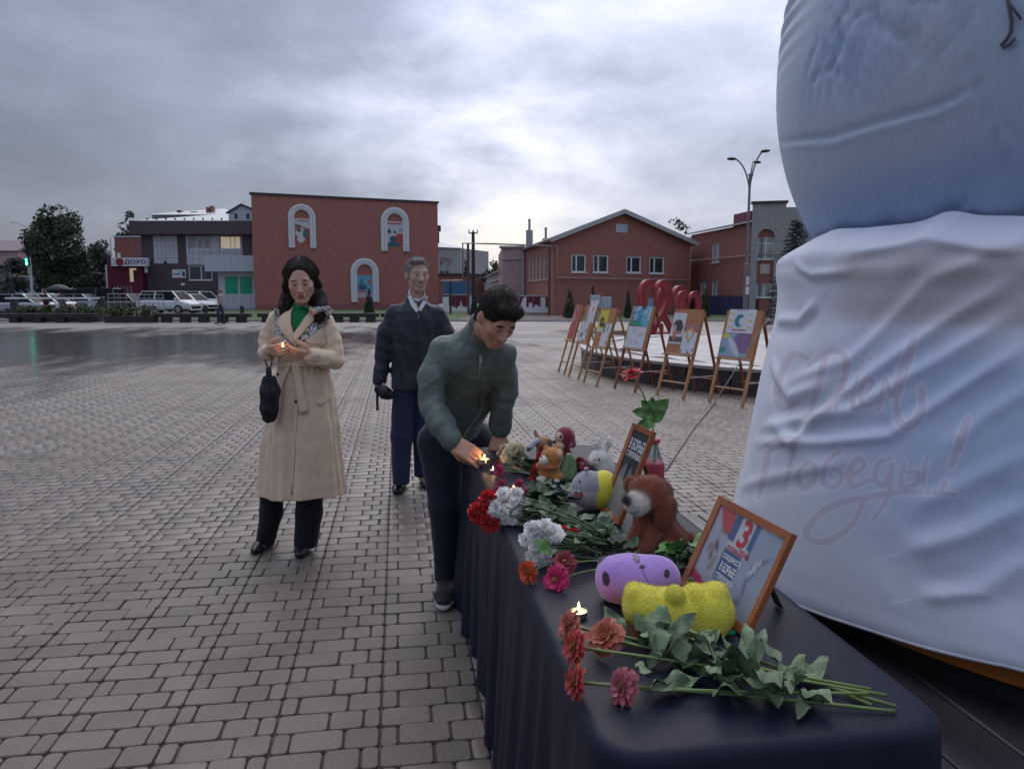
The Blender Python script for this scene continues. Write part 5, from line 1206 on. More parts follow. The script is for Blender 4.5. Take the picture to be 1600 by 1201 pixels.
for k, (fl_, fr2, H) in enumerate(EZ):
    a = gp(*fl_); b = gp(*fr2); u = (b-a); u[2] = 0; W = np.linalg.norm(u); u /= W; c = (a+b)/2; W = 0.60; n = np.array([u[1], -u[0], 0.0])   # n faces the viewer
    lean = 0.36
    def P(s, h, o=0.0): return u*(s-0.5)*W - n*lean*h + _z*H*h + (n*H + _z*lean)/math.hypot(H, lean)*o
    t = empty('easel', c, 0, NUM[k], 'easel', 'wooden easels in front of the platform')
    lm = M_redleg if k == 3 else M_pine
    for s in (0.03, 0.97):
        mb = MB(); mb.beam(P(s, 0.0), P(s, 0.985), 0.042, 0.028); mb.obj('leg', lm, t)
        mb = MB(); mb.beam(u*(s-0.5)*W*0.92 - n*lean*2.05, P(0.5+(s-0.5)*0.92, 0.97, -0.03), 0.036, 0.024); mb.obj('rear_leg', M_redleg if k >= 3 else lm, t)
    mb = MB(); mb.add([P(s, h, o) for o in (0.016, 0.026) for (s, h) in ((0, 0.49), (1, 0.49), (1, 1), (0, 1))], [(3, 2, 1, 0), (4, 5, 6, 7), (0, 1, 5, 4), (1, 2, 6, 5), (2, 3, 7, 6), (3, 0, 4, 7)]); mb.obj('board', M_ply, t)
    mb = MB(); mb.beam(P(-0.02, 0.475, 0.035), P(1.02, 0.475, 0.035), 0.05, 0.022); mb.obj('ledge', lm, t)
    mb = MB(); mb.beam(P(0.04, 0.17), P(0.96, 0.17), 0.03, 0.02); mb.obj('crossbar', lm, t)
    mb = MB(); q = -n*lean*1.75; mb.beam(u*(-0.44)*W + q + _z*0.24, u*0.44*W + q + _z*0.24, 0.03, 0.02); mb.obj('rear_crossbar', M_redleg, t)
    mb = MB(); mb.beam(P(0.97, 0.24, -0.005), u*0.44*W - n*lean*1.7 + _z*0.3, 0.008); mb.obj('stay_cord', M_wpaint, t)
    for (kind, s0, s1, h0, h1, lab) in SHEETS[k]:
        so = print_obj('drawing', drawing(kind), lambda uu, vv, o: P(s0+(s1-s0)*uu, h0+(h1-h0)*vv, 0.028+o) + c, M_print, None, 0.002)
        tag(so, lab, 'drawing', "children's drawings on the easels")

# ================================================================== STAGE DECK AND COVERED FIGURE
TZ = 0.75
TX0 = float(gp(831.6, 927.6, TZ)[0]); TX1 = float(gp(1350, 1037, TZ)[0]) + 0.018; TY0 = float(gp(1150, 1168, TZ)[1]); TY1 = 3.62
M_deck = mat('dark_deck_board', (0.032, 0.027, 0.030), 0.35, var=0.25, vscale=4, stretch=(3, 0.6, 1), rvar=0.12); M_deckl = mat('grey_deck_sheet', (0.20, 0.205, 0.23), 0.3, var=0.12, vscale=3)
FC = cw(2.87, 3.6)
deck = empty('stage_deck', (FC[0], FC[1], 0), 0, 'low dark plank deck under the white covered figure', 'stage')
ydeck = float(gp(1080, 803, 0.1)[1])
nx = 17
for i in range(nx):
    x0 = TX1 - 0.04 + i*0.24; mb = MB(); mb.bbox((x0+0.004, 0.35, 0.0), (x0+0.236, ydeck, 0.10), 0.006); mb.obj('plank', M_deckl if i in (1, 2) and False else M_deck, deck, origin=(FC[0], FC[1], 0))
mb = MB(); mb.bbox((TX1-0.03, ydeck-1.1, 0.103), (TX1+0.62, ydeck-0.02, 0.112), 0.003); mb.obj('grey_sheet', M_deckl, deck, origin=(FC[0], FC[1], 0))

_lowz = np.array([0.15, 0.22, 0.3, 0.6, 0.9, 1.2, 1.4, 1.5, 1.6, 1.68, 1.73, 1.76]); _lowr = np.array([1.735, 1.745, 1.735, 1.685, 1.64, 1.585, 1.545, 1.545, 1.555, 1.53, 1.45, 1.40])
_upz = np.array([1.66, 1.78, 1.9, 2.05, 2.2, 2.4, 2.6, 2.8, 3.05, 3.3, 3.6, 3.9, 4.1, 4.15]); _upr = np.array([1.30, 1.385, 1.45, 1.51, 1.55, 1.582, 1.59, 1.575, 1.525, 1.44, 1.26, 0.9, 0.45, 0.05])
def cubic(z, X, Y):
    m = np.gradient(Y, X); i = np.clip(np.searchsorted(X, z)-1, 0, len(X)-2); h = X[i+1]-X[i]; t = np.clip((z-X[i])/h, 0, 1)
    return (2*t**3-3*t**2+1)*Y[i] + (t**3-2*t**2+t)*h*m[i] + (-2*t**3+3*t**2)*Y[i+1] + (t**3-t**2)*h*m[i+1]
R3 = np.array([_rt, -_fw])                                    # theta = 0 faces the camera side
def surf(th, z, r):
    c, s = np.cos(th), np.sin(th); return FC + (np.outer(s, _rt) - np.outer(c, _fw))*np.asarray(r)[:, None] + np.outer(z, _z)
def hit(px, py, X, Y):                                        # where the sight line meets the round body -> theta, z
    d = ray(px, py); ts = np.linspace(1.2, 6, 1200); Pp = _eye + ts[:, None]*d
    q = Pp - FC; rr = np.hypot(q[:, 0], q[:, 1]); ins = rr < cubic(np.clip(Pp[:, 2], X[0], X[-1]), X, Y)
    if not ins.any():
        i = np.argmin(rr - cubic(np.clip(Pp[:, 2], X[0], X[-1]), X, Y))
    else: i = np.argmax(ins)
    return math.atan2(q[i] @ _rt, -(q[i] @ _fw)), float(Pp[i, 2])
def hit_many(PX, PY, X, Y):
    out = np.zeros((len(PX), 2)); ts = np.linspace(1.2, 5.2, 900)
    for c0 in range(0, len(PX), 400):
        d = np.array([ray(x, y) for x, y in zip(PX[c0:c0+400], PY[c0:c0+400])]); Pp = _eye + ts[None, :, None]*d[:, None, :]
        q = Pp - FC; rr = np.hypot(q[..., 0], q[..., 1]) - np.interp(Pp[..., 2], X, Y); ins = rr < 0
        i = np.where(ins.any(1), np.argmax(ins, 1), np.argmin(rr, 1)); k = np.arange(len(d)); qq = q[k, i]
        out[c0:c0+400, 0] = np.arctan2(qq @ _rt, -(qq @ _fw)); out[c0:c0+400, 1] = Pp[k, i, 2]
    return out
def folds(lines, X, Y):
    out = []
    for (pts, amp, sig) in lines: out.append((np.array([[(lambda h_: (h_[0]*1.6, h_[1]))(hit(x, y, X, Y))] for x, y in pts]).reshape(-1, 2), amp, sig))
    return out
def fold_disp(th, z, fl):
    u = np.stack([th*1.6, z], 1); d = np.zeros(len(th))
    for P_, amp, sig in fl:
        best = np.full(len(u), 9.0); side = np.zeros(len(u)); prog = np.zeros(len(u)); n = len(P_)-1
        for i in range(n):
            a, b = P_[i], P_[i+1]; ab = b-a; t = np.clip((u-a) @ ab/(ab @ ab), 0, 1); q = u - a - t[:, None]*ab; dist = np.linalg.norm(q, axis=1)
            sd = np.sign(ab[0]*q[:, 1]-ab[1]*q[:, 0]); m = dist < best; best = np.where(m, dist, best); side = np.where(m, sd, side); prog = np.where(m, (i+t)/n, prog)
        s = best*side; e = np.clip(np.minimum(prog, 1-prog)*5+0.15, 0, 1)
        d += amp*e*(np.exp(-(s/sig)**2) - 0.55*np.exp(-((s+sig*1.7)/(sig*1.4))**2))
    return d
fig = empty('covered_figure', (FC[0], FC[1], 0), 0, 'huge white and blue fabric covered round figure at the right', 'inflatable figure')
FO = (FC[0], FC[1], 0)
# podium under the hem
mb = MB(); mb.lathe([(1.62, 0.10), (1.62, 0.185)], 64, (FC[0], FC[1], 0.002)); mb.obj('podium', M_trim, fig, smooth=False, origin=FO)
mb = MB(); mb.lathe([(1.67, 0.19), (1.67, 0.255)], 96, (FC[0], FC[1], 0.0)); mb.obj('orange_rim', mat('orange_rim', (0.5, 0.16, 0.02), 0.5), fig, origin=FO)
FL = folds([([(1600, 375), (1450, 440), (1330, 560), (1225, 600)], 0.022, 0.03), ([(1600, 430), (1480, 500), (1340, 600), (1240, 690), (1205, 660)], 0.034, 0.032),
            ([(1600, 480), (1470, 560), (1330, 640), (1190, 668)], 0.03, 0.030), ([(1620, 530), (1510, 600), (1390, 680), (1290, 690), (1180, 690)], 0.028, 0.026),
            ([(1215, 500), (1250, 500), (1280, 470)], 0.03, 0.03), ([(1205, 560), (1235, 620), (1290, 600)], 0.03, 0.035),
            ([(1620, 600), (1540, 650), (1480, 700)], 0.02, 0.03), ([(1620, 780), (1520, 830), (1420, 860)], 0.03, 0.035), ([(1620, 860), (1540, 920), (1440, 940)], 0.03, 0.035),
            ([(1620, 700), (1500, 760), (1430, 790)], 0.014, 0.03), ([(1240, 410), (1270, 430), (1330, 425)], 0.02, 0.02), ([(1330, 395), (1450, 378), (1600, 395)], 0.02, 0.02), ([(1160, 760), (1230, 740), (1330, 720)], 0.016, 0.03)], _lowz, _lowr)
nz = 330
th = np.concatenate([np.linspace(-2.05, 0.55, 700, endpoint=False), np.linspace(0.55, 2*PI-2.05, 130, endpoint=False)]); nt = len(th)
# rows: hem at the bottom, gathered neck on top
zz = np.linspace(0.2, 1.755, nz); TH, ZZ = np.meshgrid(th, zz); TH = TH.ravel(); ZZ = ZZ.ravel()
wav = 0.016*np.sin(TH*7+1.0)*np.clip((0.9-ZZ)/0.8, 0, 1) + 0.010*np.sin(TH*19+np.sin(TH*3)*2)*np.clip((0.6-ZZ)/0.5, 0, 1) + 0.010*np.sin(TH*23+2*np.sin(TH*5))*np.clip((ZZ-1.55)/0.2, 0, 1)
neck = 0.018*np.sin(TH*4+0.6)+0.010*np.sin(TH*11) + 0.022*np.exp(-((TH-hit(1458, 372, _lowz, _lowr)[0])/0.05)**2)
TW = (TH+PI) % (2*PI) - PI
r = cubic(ZZ, _lowz, _lowr) + wav + 0.52*fold_disp(TW, ZZ, FL)
P3 = np.stack([TH*1.6, ZZ, ZZ*0], 1); r += 0.004*fbm(P3, 9, 3)
Zo = ZZ + neck*np.clip((ZZ-1.6)/0.155, 0, 1) + (0.02*np.sin(TH*2+1.2) + 0.095*np.clip((TW+1.30)/0.5, 0, 1))*np.clip((0.5-ZZ)/0.3, 0, 1)
V = surf(TH, Zo, r)
i, j = np.meshgrid(np.arange(nt), np.arange(nz-1)); a = (j*nt+i).ravel(); b = (j*nt+(i+1) % nt).ravel(); Q = np.stack([a, b, b+nt, a+nt], 1)
base = np.array([0.66, 0.70, 0.80]); C = np.tile(base, (len(V), 1))
def blend(C, w, col): w = np.clip(w, 0, 1)[:, None]; return C*(1-w) + np.array(col)*w
ta = hit(1290, 430, _lowz, _lowr)[0]
band = np.clip((TW-ta)/0.12, 0, 1)*np.clip((1.2-TW)/0.3, 0, 1)*np.clip((1.66-ZZ)/0.03, 0, 1)
C = blend(C, 0.9*band*np.clip((ZZ-1.36)/0.03, 0, 1), (0.60, 0.55, 0.58))                    # faint printed stripes near the neck
C = blend(C, 0.6*band*((np.abs(ZZ-1.57) < 0.03) | (np.abs(ZZ-1.44) < 0.03)), (0.54, 0.49, 0.51))
C = blend(C, 0.9*np.clip((TW-ta)/0.35, 0, 1)*np.clip((1.36-ZZ)/0.12, 0, 1)*np.clip((ZZ-0.42)/0.4, 0, 1), (0.44, 0.53, 0.72))  # printed pale blue sky
C = blend(C, 0.5*np.clip(fbm(P3, 2.6, 9)-0.25, 0, 1)*np.clip((0.8-ZZ)/0.3, 0, 1), (0.52, 0.55, 0.55))
def spline(pts, n=8):
    P_ = np.array(pts, float); S_ = []
    for i in range(len(P_)-1):
        p0, p1, p2, p3 = P_[max(i-1, 0)], P_[i], P_[i+1], P_[min(i+2, len(P_)-1)]
        for t_ in np.linspace(0, 1, n, endpoint=(i == len(P_)-2)): S_.append(0.5*((2*p1)+(-p0+p2)*t_+(2*p0-5*p1+4*p2-p3)*t_*t_+(-p0+3*p1-3*p2+p3)*t_**3))
    return np.array(S_)
STROKES = [  # (width px, points): C Днём / Победы!
    (13, [(1262, 560), (1240, 553), (1222, 580), (1214, 615), (1222, 638), (1246, 628)]),
    (13, [(1290, 556), (1280, 596), (1268, 640)]), (12, [(1262, 572), (1300, 548), (1322, 562), (1314, 606), (1288, 642), (1258, 650)]),
    (9, [(1316, 590), (1306, 640)]), (9, [(1312, 618), (1334, 610)]), (9, [(1340, 588), (1332, 636), (1346, 634)]),
    (9, [(1346, 622), (1364, 600), (1352, 592), (1344, 618), (1356, 634), (1376, 618)]), (5, [(1346, 562), (1350, 568)]), (5, [(1358, 556), (1362, 562)]),
    (10, [(1384, 590), (1376, 622), (1372, 640)]), (9, [(1386, 596), (1394, 618), (1408, 590)]), (17, [(1428, 530), (1418, 560), (1406, 594), (1402, 618)]), (15, [(1440, 606), (1440, 640), (1424, 664), (1406, 660), (1400, 628)]),
    (12, [(1202, 700), (1194, 740), (1186, 776)]), (12, [(1196, 708), (1232, 690), (1240, 700), (1226, 764)]), (8, [(1184, 704), (1214, 686), (1250, 684)]),
    (10, [(1262, 722), (1248, 738), (1252, 762), (1270, 752), (1274, 730), (1262, 722)]), (10, [(1314, 704), (1292, 722), (1286, 752), (1304, 760), (1316, 742), (1300, 730)]),
    (10, [(1328, 746), (1350, 728), (1340, 716), (1326, 740), (1334, 760), (1362, 748)]), (10, [(1390, 716), (1372, 724), (1368, 750), (1382, 756), (1394, 726), (1386, 776), (1364, 812)]),
    (9, [(1414, 722), (1408, 758), (1430, 756), (1434, 738), (1416, 738)]), (9, [(1448, 716), (1442, 756)]), (15, [(1512, 655), (1500, 690), (1486, 728)]), (10, [(1478, 752), (1474, 762)]),
    (12, [(1494, 772), (1420, 768), (1360, 776), (1300, 790), (1264, 822), (1262, 840), (1290, 846), (1330, 820), (1348, 786)])]

# the greeting is printed on the cloth: colour only, found by where each bit of cloth lies under the brush strokes
q_ = V - _eye; up_ = _fw*math.sin(PITCH) + _z*math.cos(PITCH); f_ = _fw*math.cos(PITCH) - _z*math.sin(PITCH); dd_ = q_ @ f_
seen = (np.abs(TW+0.7) < 1.4) & (ZZ > 0.25) & (ZZ < 1.6); PXY = np.stack([CX + FPX*(q_ @ _rt)/dd_, CY - FPX*(q_ @ up_)/dd_], 1)[seen]
ink = np.zeros(len(PXY)); rim = np.zeros(len(PXY))
for w_, pts in STROKES:
    S_ = spline(pts); lo_, hi_ = S_.min(0)-14, S_.max(0)+14; near_ = np.where(((PXY > lo_) & (PXY < hi_)).all(1))[0]
    if not len(near_): continue
    prf = np.sin(np.linspace(0.3, PI-0.3, len(S_)))**0.4*w_/2
    dist = np.sqrt(((PXY[near_][:, None] - S_[None])**2).sum(2)) - prf[None]; dm = dist.min(1)
    ink[near_] = np.maximum(ink[near_], np.clip(0.5-dm/1.2, 0, 1)); rim[near_] = np.maximum(rim[near_], np.clip(0.5-(dm-3.2)/1.2, 0, 1))
Ci = C[seen]; Ci = blend(Ci, 0.55*rim*(1-ink), (0.74, 0.74, 0.80)); Ci = blend(Ci, 0.6*ink, (0.56, 0.47, 0.55)); C[seen] = Ci
M_cover = mat('cover_fabric', rough=0.75, var=0.03, vscale=3, vcol=True, sheen=0.15, bump=0.15, bscale=350)
cov = raw_obj('fabric_cover', V, Q, M_cover, fig, True, C, None, FO)
sol = cov.modifiers.new('thick', 'SOLIDIFY'); sol.thickness = 0.006; sol.offset = -1
mb = MB(); idx = np.arange(nt); mb.tube([tuple(V[k]) for k in idx] + [tuple(V[0])], 0.007, 5, False); mb.obj('hem', mat('hem_thread', (0.46, 0.46, 0.5), 0.8), cov, True, FO)
# upper balloon
th2 = np.linspace(-PI, PI, 420, endpoint=False); nt = 420
zz = np.linspace(1.67, 4.145, 150); TH2, ZZ2 = np.meshgrid(th2, zz); TH2 = TH2.ravel(); ZZ2 = ZZ2.ravel(); P3 = np.stack([TH2*1.55, ZZ2, ZZ2*0], 1)
r = cubic(ZZ2, _upz, _upr) + 0.006*fbm(P3, 3, 21) 
def creases(th_, z_, cx, cy, ext, seed, n=16, amp=0.010):
    rs = np.random.RandomState(seed); d = np.zeros(len(th_)); t0, z0 = hit(cx, cy, _upz, _upr)
    for k in range(n):
        a = rs.normal()*ext; b = rs.normal()*ext*0.45; L = rs.uniform(0.08, 0.22); ang = rs.normal()*0.45 + PI/2
        x = (th_-t0)*1.55 - a; y = z_-z0-b; s = x*math.cos(ang)+y*math.sin(ang); w = -x*math.sin(ang)+y*math.cos(ang)+0.03*np.sin(s*18+k)
        d += -amp*np.exp(-(w/0.010)**2)*np.exp(-(s/L)**2)
    return d
r += creases(TH2, ZZ2, 1320, 80, 0.20, 5, 22) + creases(TH2, ZZ2, 1380, 30, 0.12, 6, 8) + creases(TH2, ZZ2, 1500, 330, 0.16, 8, 14, 0.008)
edge = hit(1225, 30, _upz, _upr); r += 0.01*np.sin(ZZ2*75)*np.exp(-((TH2+1.72)/0.16)**2)*np.exp(-((ZZ2-edge[1])/0.22)**2)
seam1 = folds([([(1205, 226), (1300, 215), (1400, 185), (1470, 165), (1527, 135)], -0.012, 0.012), ([(1480, -30), (1527, 135), (1560, 230), (1600, 340)], -0.012, 0.012)], _upz, _upr); r += fold_disp(TH2, ZZ2, seam1)
V = surf(TH2, ZZ2, r); i, j = np.meshgrid(np.arange(nt), np.arange(149)); a = (j*nt+i).ravel(); b = (j*nt+(i+1) % nt).ravel(); Q = np.stack([a, b, b+nt, a+nt], 1)
C = np.tile(np.array([0.43, 0.53, 0.68]), (len(V), 1))
def patch(px, py, su, sz, col, w):
    global C
    t0, z0 = hit(px, py, _upz, _upr); f = w*np.exp(-((TH2-t0)*1.55/su)**2 - ((ZZ2-z0)/sz)**2)*(0.75+0.4*fbm(P3, 14, 4)); C = blend(C, f, col)
C = blend(C, 0.85*np.clip((2.02-ZZ2)/0.26, 0, 1)*(0.8+0.3*fbm(P3, 9, 5)), (0.115, 0.275, 0.60))          # the cloth is printed deeper blue towards its neck
patch(1330, 80, 0.35, 0.16, (0.23, 0.37, 0.62), 0.9); patch(1500, 300, 0.30, 0.14, (0.13, 0.285, 0.60), 0.95); patch(1440, 60, 0.2, 0.3, (0.47, 0.51, 0.58), 0.7); patch(1240, 350, 0.12, 0.15, (0.115, 0.275, 0.60), 0.8)
C = blend(C, 0.5*np.clip(fbm(P3, 5, 31), 0, 1), (0.49, 0.58, 0.71))
raw_obj('balloon', V, Q, mat('balloon_fabric', rough=0.6, var=0.05, vscale=14, vcol=True, sheen=0.2, bump=0.25, bscale=260, stretch=(3, 3, 0.5)), fig, True, C, None, FO)
# cord hanging on the balloon
def on_bal(px, py, lift=0.012):
    t, z = hit(px, py, _upz, _upr); return surf(np.array([t]), np.array([z]), cubic(np.array([z]), _upz, _upr)+lift)[0]
mb = MB(); mb.tube([on_bal(*q) for q in ((1574, -10), (1580, 14), (1583, 34), (1582, 52), (1575, 64), (1567, 72), (1570, 76), (1580, 71), (1589, 62))], 0.006, 6); mb.tube([on_bal(*q) for q in ((1576, 2), (1586, 15), (1598, 32))], 0.004, 5)
mb.obj('hanging_cord', mat('grey_cord', (0.10, 0.10, 0.12), 0.8), fig, True, FO)
# guy rope and ground cable
mb = MB(); mb.tube([at(1200, 497, 8.2), gp(1117, 628, 0.01)], 0.007, 6); g_ = mb.obj('guy_rope', M_wpaint); tag(g_, 'thin white guy rope from the covered figure to the ground', 'rope')
mb = MB(); mb.tube([gp(1118, 629, 0.006), gp(1085, 668, 0.006), gp(1040, 735, 0.006)], 0.008, 6); g_ = mb.obj('ground_cable', M_dark); tag(g_, 'dark cable lying on paving between easels and table', 'cable')

# ================================================================== TABLE AND CLOTH
M_cloth = mat('black_satin_cloth', (0.012, 0.014, 0.029), 0.5, spec=0.18, var=0.12, vscale=5, bump=0.12, bscale=300)
def cloth():
    cx, cy = (TX0+TX1)/2, (TY0+TY1)/2; hx, hy = (TX1-TX0)/2, (TY1-TY0)/2; rc = 0.075
    per = []
    def arc(x, y, a0):
        for k in range(9): a = a0 + PI/2*k/8; per.append((x+rc*math.cos(a), y+rc*math.sin(a), math.cos(a), math.sin(a)))
    def seg(x0, y0, x1, y1, nx_, ny_, n):
        for k in range(1, n): per.append((x0+(x1-x0)*k/n, y0+(y1-y0)*k/n, nx_, ny_))
    arc(hx-rc, hy-rc, 0); seg(hx-rc, hy, -hx+rc, hy, 0, 1, 40); arc(-hx+rc, hy-rc, PI/2); seg(-hx, hy-rc, -hx, -hy+rc, -1, 0, 170); arc(-hx+rc, -hy+rc, PI); seg(-hx+rc, -hy, hx-rc, -hy, 0, -1, 60); arc(hx-rc, -hy+rc, 1.5*PI); seg(hx, -hy+rc, hx, hy-rc, 1, 0, 150)
    per = np.array(per); n = len(per); s = np.concatenate([[0], np.cumsum(np.linalg.norm(np.diff(per[:, :2], axis=0), axis=1))])
    rings = []
    core = np.clip(per[:, :2], [0.0, -(hy-hx)], [0.0, hy-hx])
    for t in np.linspace(0, 1, 30):
        xy = core*(1-t) + per[:, :2]*t; z = TZ+0.006 + 0.003*(1-t**3)*fbm(np.column_stack([xy, xy[:, 0]*0]), 15, 3) - 0.004*t**80; rings.append(np.column_stack([xy, z]))
    for k, (o, dz) in enumerate(((0.006, 0.006), (0.010, 0.016))): rings.append(np.column_stack([per[:, :2]+per[:, 2:]*o, np.full(n, TZ-dz)]))
    fold = np.sin(s*31+np.sin(s*7)*1.8)*0.6 + np.sin(s*17+2)*0.5 + np.sin(s*57+np.sin(s*11))*0.25
    for t in np.linspace(0.05, 1, 26):
        amp = 0.026*t**0.8; o = 0.012 + 0.03*t + amp*fold + 0.02*t*np.sin(s*3.1); z = (TZ-0.02)*(1-t) + 0.006
        rings.append(np.column_stack([per[:, :2]+per[:, 2:]*o[:, None], np.full(n, z)]))
    V = np.concatenate(rings); V[:, 0] += cx; V[:, 1] += cy; m = len(rings); F_ = []
    for i in range(m-1):
        for k in range(n): F_.append((i*n+k, (i+1)*n+k, (i+1)*n+(k+1) % n, i*n+(k+1) % n))
    o = raw_obj('tablecloth', V, F_, M_cloth, None, True); return tag(o, 'black satin cloth covering the long memorial table to the ground', 'tablecloth')
cloth()
tb = empty('table', ((TX0+TX1)/2, (TY0+TY1)/2, 0), 0, 'long folding table hidden under the black cloth', 'table')
mb = MB(); hx, hy = (TX1-TX0)/2, (TY1-TY0)/2; mb.bbox((-hx+.03, -hy+.03, TZ-0.035), (hx-.03, hy-.03, TZ-0.003), 0.02); mb.obj('table_top', M_wpaint, tb)
for sx in (-1, 1):
    for sy in (-1, 1): mb = MB(); mb.tube([(sx*(hx-.09), sy*(hy-.12), 0.0), (sx*(hx-.09), sy*(hy-.12), TZ-0.036)], 0.016, 8); mb.obj('leg', M_grey, tb)
# ================================================================== THINGS ON THE TABLE
TT = TZ + 0.007                                # cloth surface
def tp(px, py, dz=0.0): return gp(px, py, TT) + _z*dz
def frame_axes(dirv, up=(0, 0, 1)):
    z = np.asarray(dirv, float); z = z/np.linalg.norm(z); u = np.asarray(up, float)
    if abs(z @ u) > 0.95: u = np.array([0, 1.0, 0])
    x = np.cross(u, z); x /= np.linalg.norm(x); y = np.cross(z, x); return np.stack([x, y, z], 1)
def place(o, loc, R):
    M = Matrix([[*R[0], loc[0]], [*R[1], loc[1]], [*R[2], loc[2]], [0, 0, 0, 1]]); o.matrix_local = M; return o
def mk_mesh(name, V, F_, mats, fm=None, smooth=True):
    me = bpy.data.meshes.new(name); me.from_pydata([tuple(v) for v in V], [], F_); 
    for m in mats: me.materials.append(m)
    if fm is not None: me.polygons.foreach_set('material_index', fm)
    if smooth: me.polygons.foreach_set('use_smooth', [True]*len(F_))
    return me
def inst(name, me, parent, loc, R, scale=1.0):
    o = bpy.data.objects.new(name, me); COL.objects.link(o); o.parent = parent; return place(o, loc, np.asarray(R)*scale)
# ---- flower heads (growing along +Z)
def petals(spec, rs, R):
    """spec rows: (count, elevation, length, width, start, curl, jitter)"""
    V = []; F_ = []
    for (cnt, el, L, W, st, curl, jit, tip) in spec:
        for k in range(cnt):
            a = 2*PI*(k + rs.uniform(-0.3, 0.3))/cnt + el*3; e = el + rs.normal()*jit; b0 = len(V); LL = L*rs.uniform(0.85, 1.12); n = 4
            for i in range(n+1):
                t = i/n; w = W*(0.35 + 1.3*t - 0.75*t*t*(1 if tip == 0 else 0.55))*0.5; ee = e + curl*t*t
                rr = st + LL*(math.cos(e)*t + (math.cos(ee)-math.cos(e))*t*0.5); zz = LL*(math.sin(e)*t + (math.sin(ee)-math.sin(e))*t*0.5)
                for s in (-1, 0, 1):
                    x = rr + (0.02*LL if s == 0 else 0); y = s*w; z = zz + (-0.10*w if s == 0 else 0.12*w) + rs.normal()*0.03*W*(tip*t)
                    V.append((x*math.cos(a)-y*math.sin(a), x*math.sin(a)+y*math.cos(a), z))
            for i in range(n):
                for s in range(2): F_.append((b0+i*3+s, b0+i*3+s+1, b0+i*3+s+4, b0+i*3+s+3))
    return V, F_
def zinnia_mesh(name, R, m, seed, m_c=None):
    rs = np.random.RandomState(seed); V, F_ = petals([(16, 0.05, R, R*0.42, 0.1*R, -0.45, 0.10, 0), (14, 0.35, R*0.85, R*0.38, 0.1*R, -0.3, 0.1, 0), (11, 0.7, R*0.66, R*0.32, 0.08*R, -0.1, 0.1, 0), (8, 1.05, R*0.45, R*0.25, 0.05*R, 0.1, 0.1, 0)], rs, R)
    fm = [0]*len(F_); mb = MB(); mb.ell((0, 0, R*0.12), (R*0.22, R*0.22, R*0.18), 10, 6); n = len(V); V += mb.v; F_ += [tuple(i+n for i in f) for f in mb.f]; fm += [1]*len(mb.f)
    mb = MB(); mb.lathe([(R*0.06, -R*0.42), (R*0.16, -R*0.34), (R*0.24, -R*0.12), (R*0.2, 0.0)], 10); n = len(V); V += mb.v; F_ += [tuple(i+n for i in f) for f in mb.f]; fm += [2]*len(mb.f)
    return mk_mesh(name, V, F_, [m, m_c or M_pollen, M_stem], fm)
def carnation_mesh(name, R, m, seed):
    rs = np.random.RandomState(seed); V = []; F_ = []
    for k in range(64):
        zf = 1 - 1.35*(k+0.5)/64; a = k*2.39996; e = math.asin(max(-1, min(1, zf))); L = R*rs.uniform(0.62, 0.98); W = R*0.62; b0 = len(V); d = np.array([math.cos(e)*math.cos(a), math.cos(e)*math.sin(a), math.sin(e)])
        Rm = frame_axes(d, rs.normal(size=3)); n = 6
        for i in range(3):
            t = i/2
            for j in range(n+1):
                s = j/n*2-1; rad = L*(0.35+0.65*t); wv = (0.10*R*math.sin(j*2.7+k)+rs.normal()*0.035*R)*t; ang = s*0.62*t**0.5
                V.append(tuple(Rm @ np.array([rad*math.sin(ang)*W/R*1.25, wv, rad*math.cos(ang)*(1-0.06*(j % 2)*t)])))
        for i in range(2):
            for j in range(n): F_.append((b0+i*(n+1)+j, b0+i*(n+1)+j+1, b0+(i+1)*(n+1)+j+1, b0+(i+1)*(n+1)+j))
    fm = [0]*len(F_); mb = MB(); mb.lathe([(R*0.08, -R*0.95), (R*0.2, -R*0.8), (R*0.26, -R*0.2)], 10); n = len(V); V += mb.v; F_ += [tuple(i+n for i in f) for f in mb.f]; fm += [1]*len(mb.f)
    return mk_mesh(name, V, F_, [m, M_stem], fm)
def mum_mesh(name, R, m, seed):
    rs = np.random.RandomState(seed); V = []; F_ = []
    for k in range(95):
        zf = 1 - 1.45*(k+0.5)/95; a = k*2.39996; e = math.asin(max(-1, min(1, zf))); L = R*rs.uniform(0.8, 1.08); W = R*0.26; b0 = len(V); d = np.array([math.cos(e)*math.cos(a), math.cos(e)*math.sin(a), math.sin(e)])
        Rm = frame_axes(d, (0, 0, 1)); tw = rs.normal()*0.25
        for i in range(4):
            t = i/3; w = W*(0.3+1.2*t-0.8*t*t); up = R*0.16*t*t
            for s in (-1, 1): V.append(tuple(Rm @ np.array([s*w*0.5 + tw*R*0.15*t, up*0.7 + (0.1*w if s else 0), L*(0.25+0.75*t) - up*0.5*(t > 0.9)])))
        for i in range(3): F_.append((b0+2*i, b0+2*i+1, b0+2*i+3, b0+2*i+2))
    return mk_mesh(name, V, F_, [m])
def leaf_mesh(name, L, W, m, seed, bend=0.5, wav=0.1):
    rs = np.random.RandomState(seed); V = []; F_ = []; n = 9
    for i in range(n+1):
        t = i/n; w = W*math.sin(PI*min(1, t**0.75))**0.9*0.5 + 0.0008; y = L*t*math.cos(bend*t*0.6); z = L*0.35*math.sin(bend*2.2*t) * (1 if bend > 0 else -1)*0.6
        for s in (-1, -0.5, 0, 0.5, 1): V.append((s*w*(1+rs.normal()*0.06), y, z + abs(s)*w*0.35 + wav*w*math.sin(t*9+s*2+seed)))
    for i in range(n):
        for s in range(4): F_.append((i*5+s, i*5+s+1, i*5+s+6, i*5+s+5))
    return mk_mesh(name, V, F_, [m])
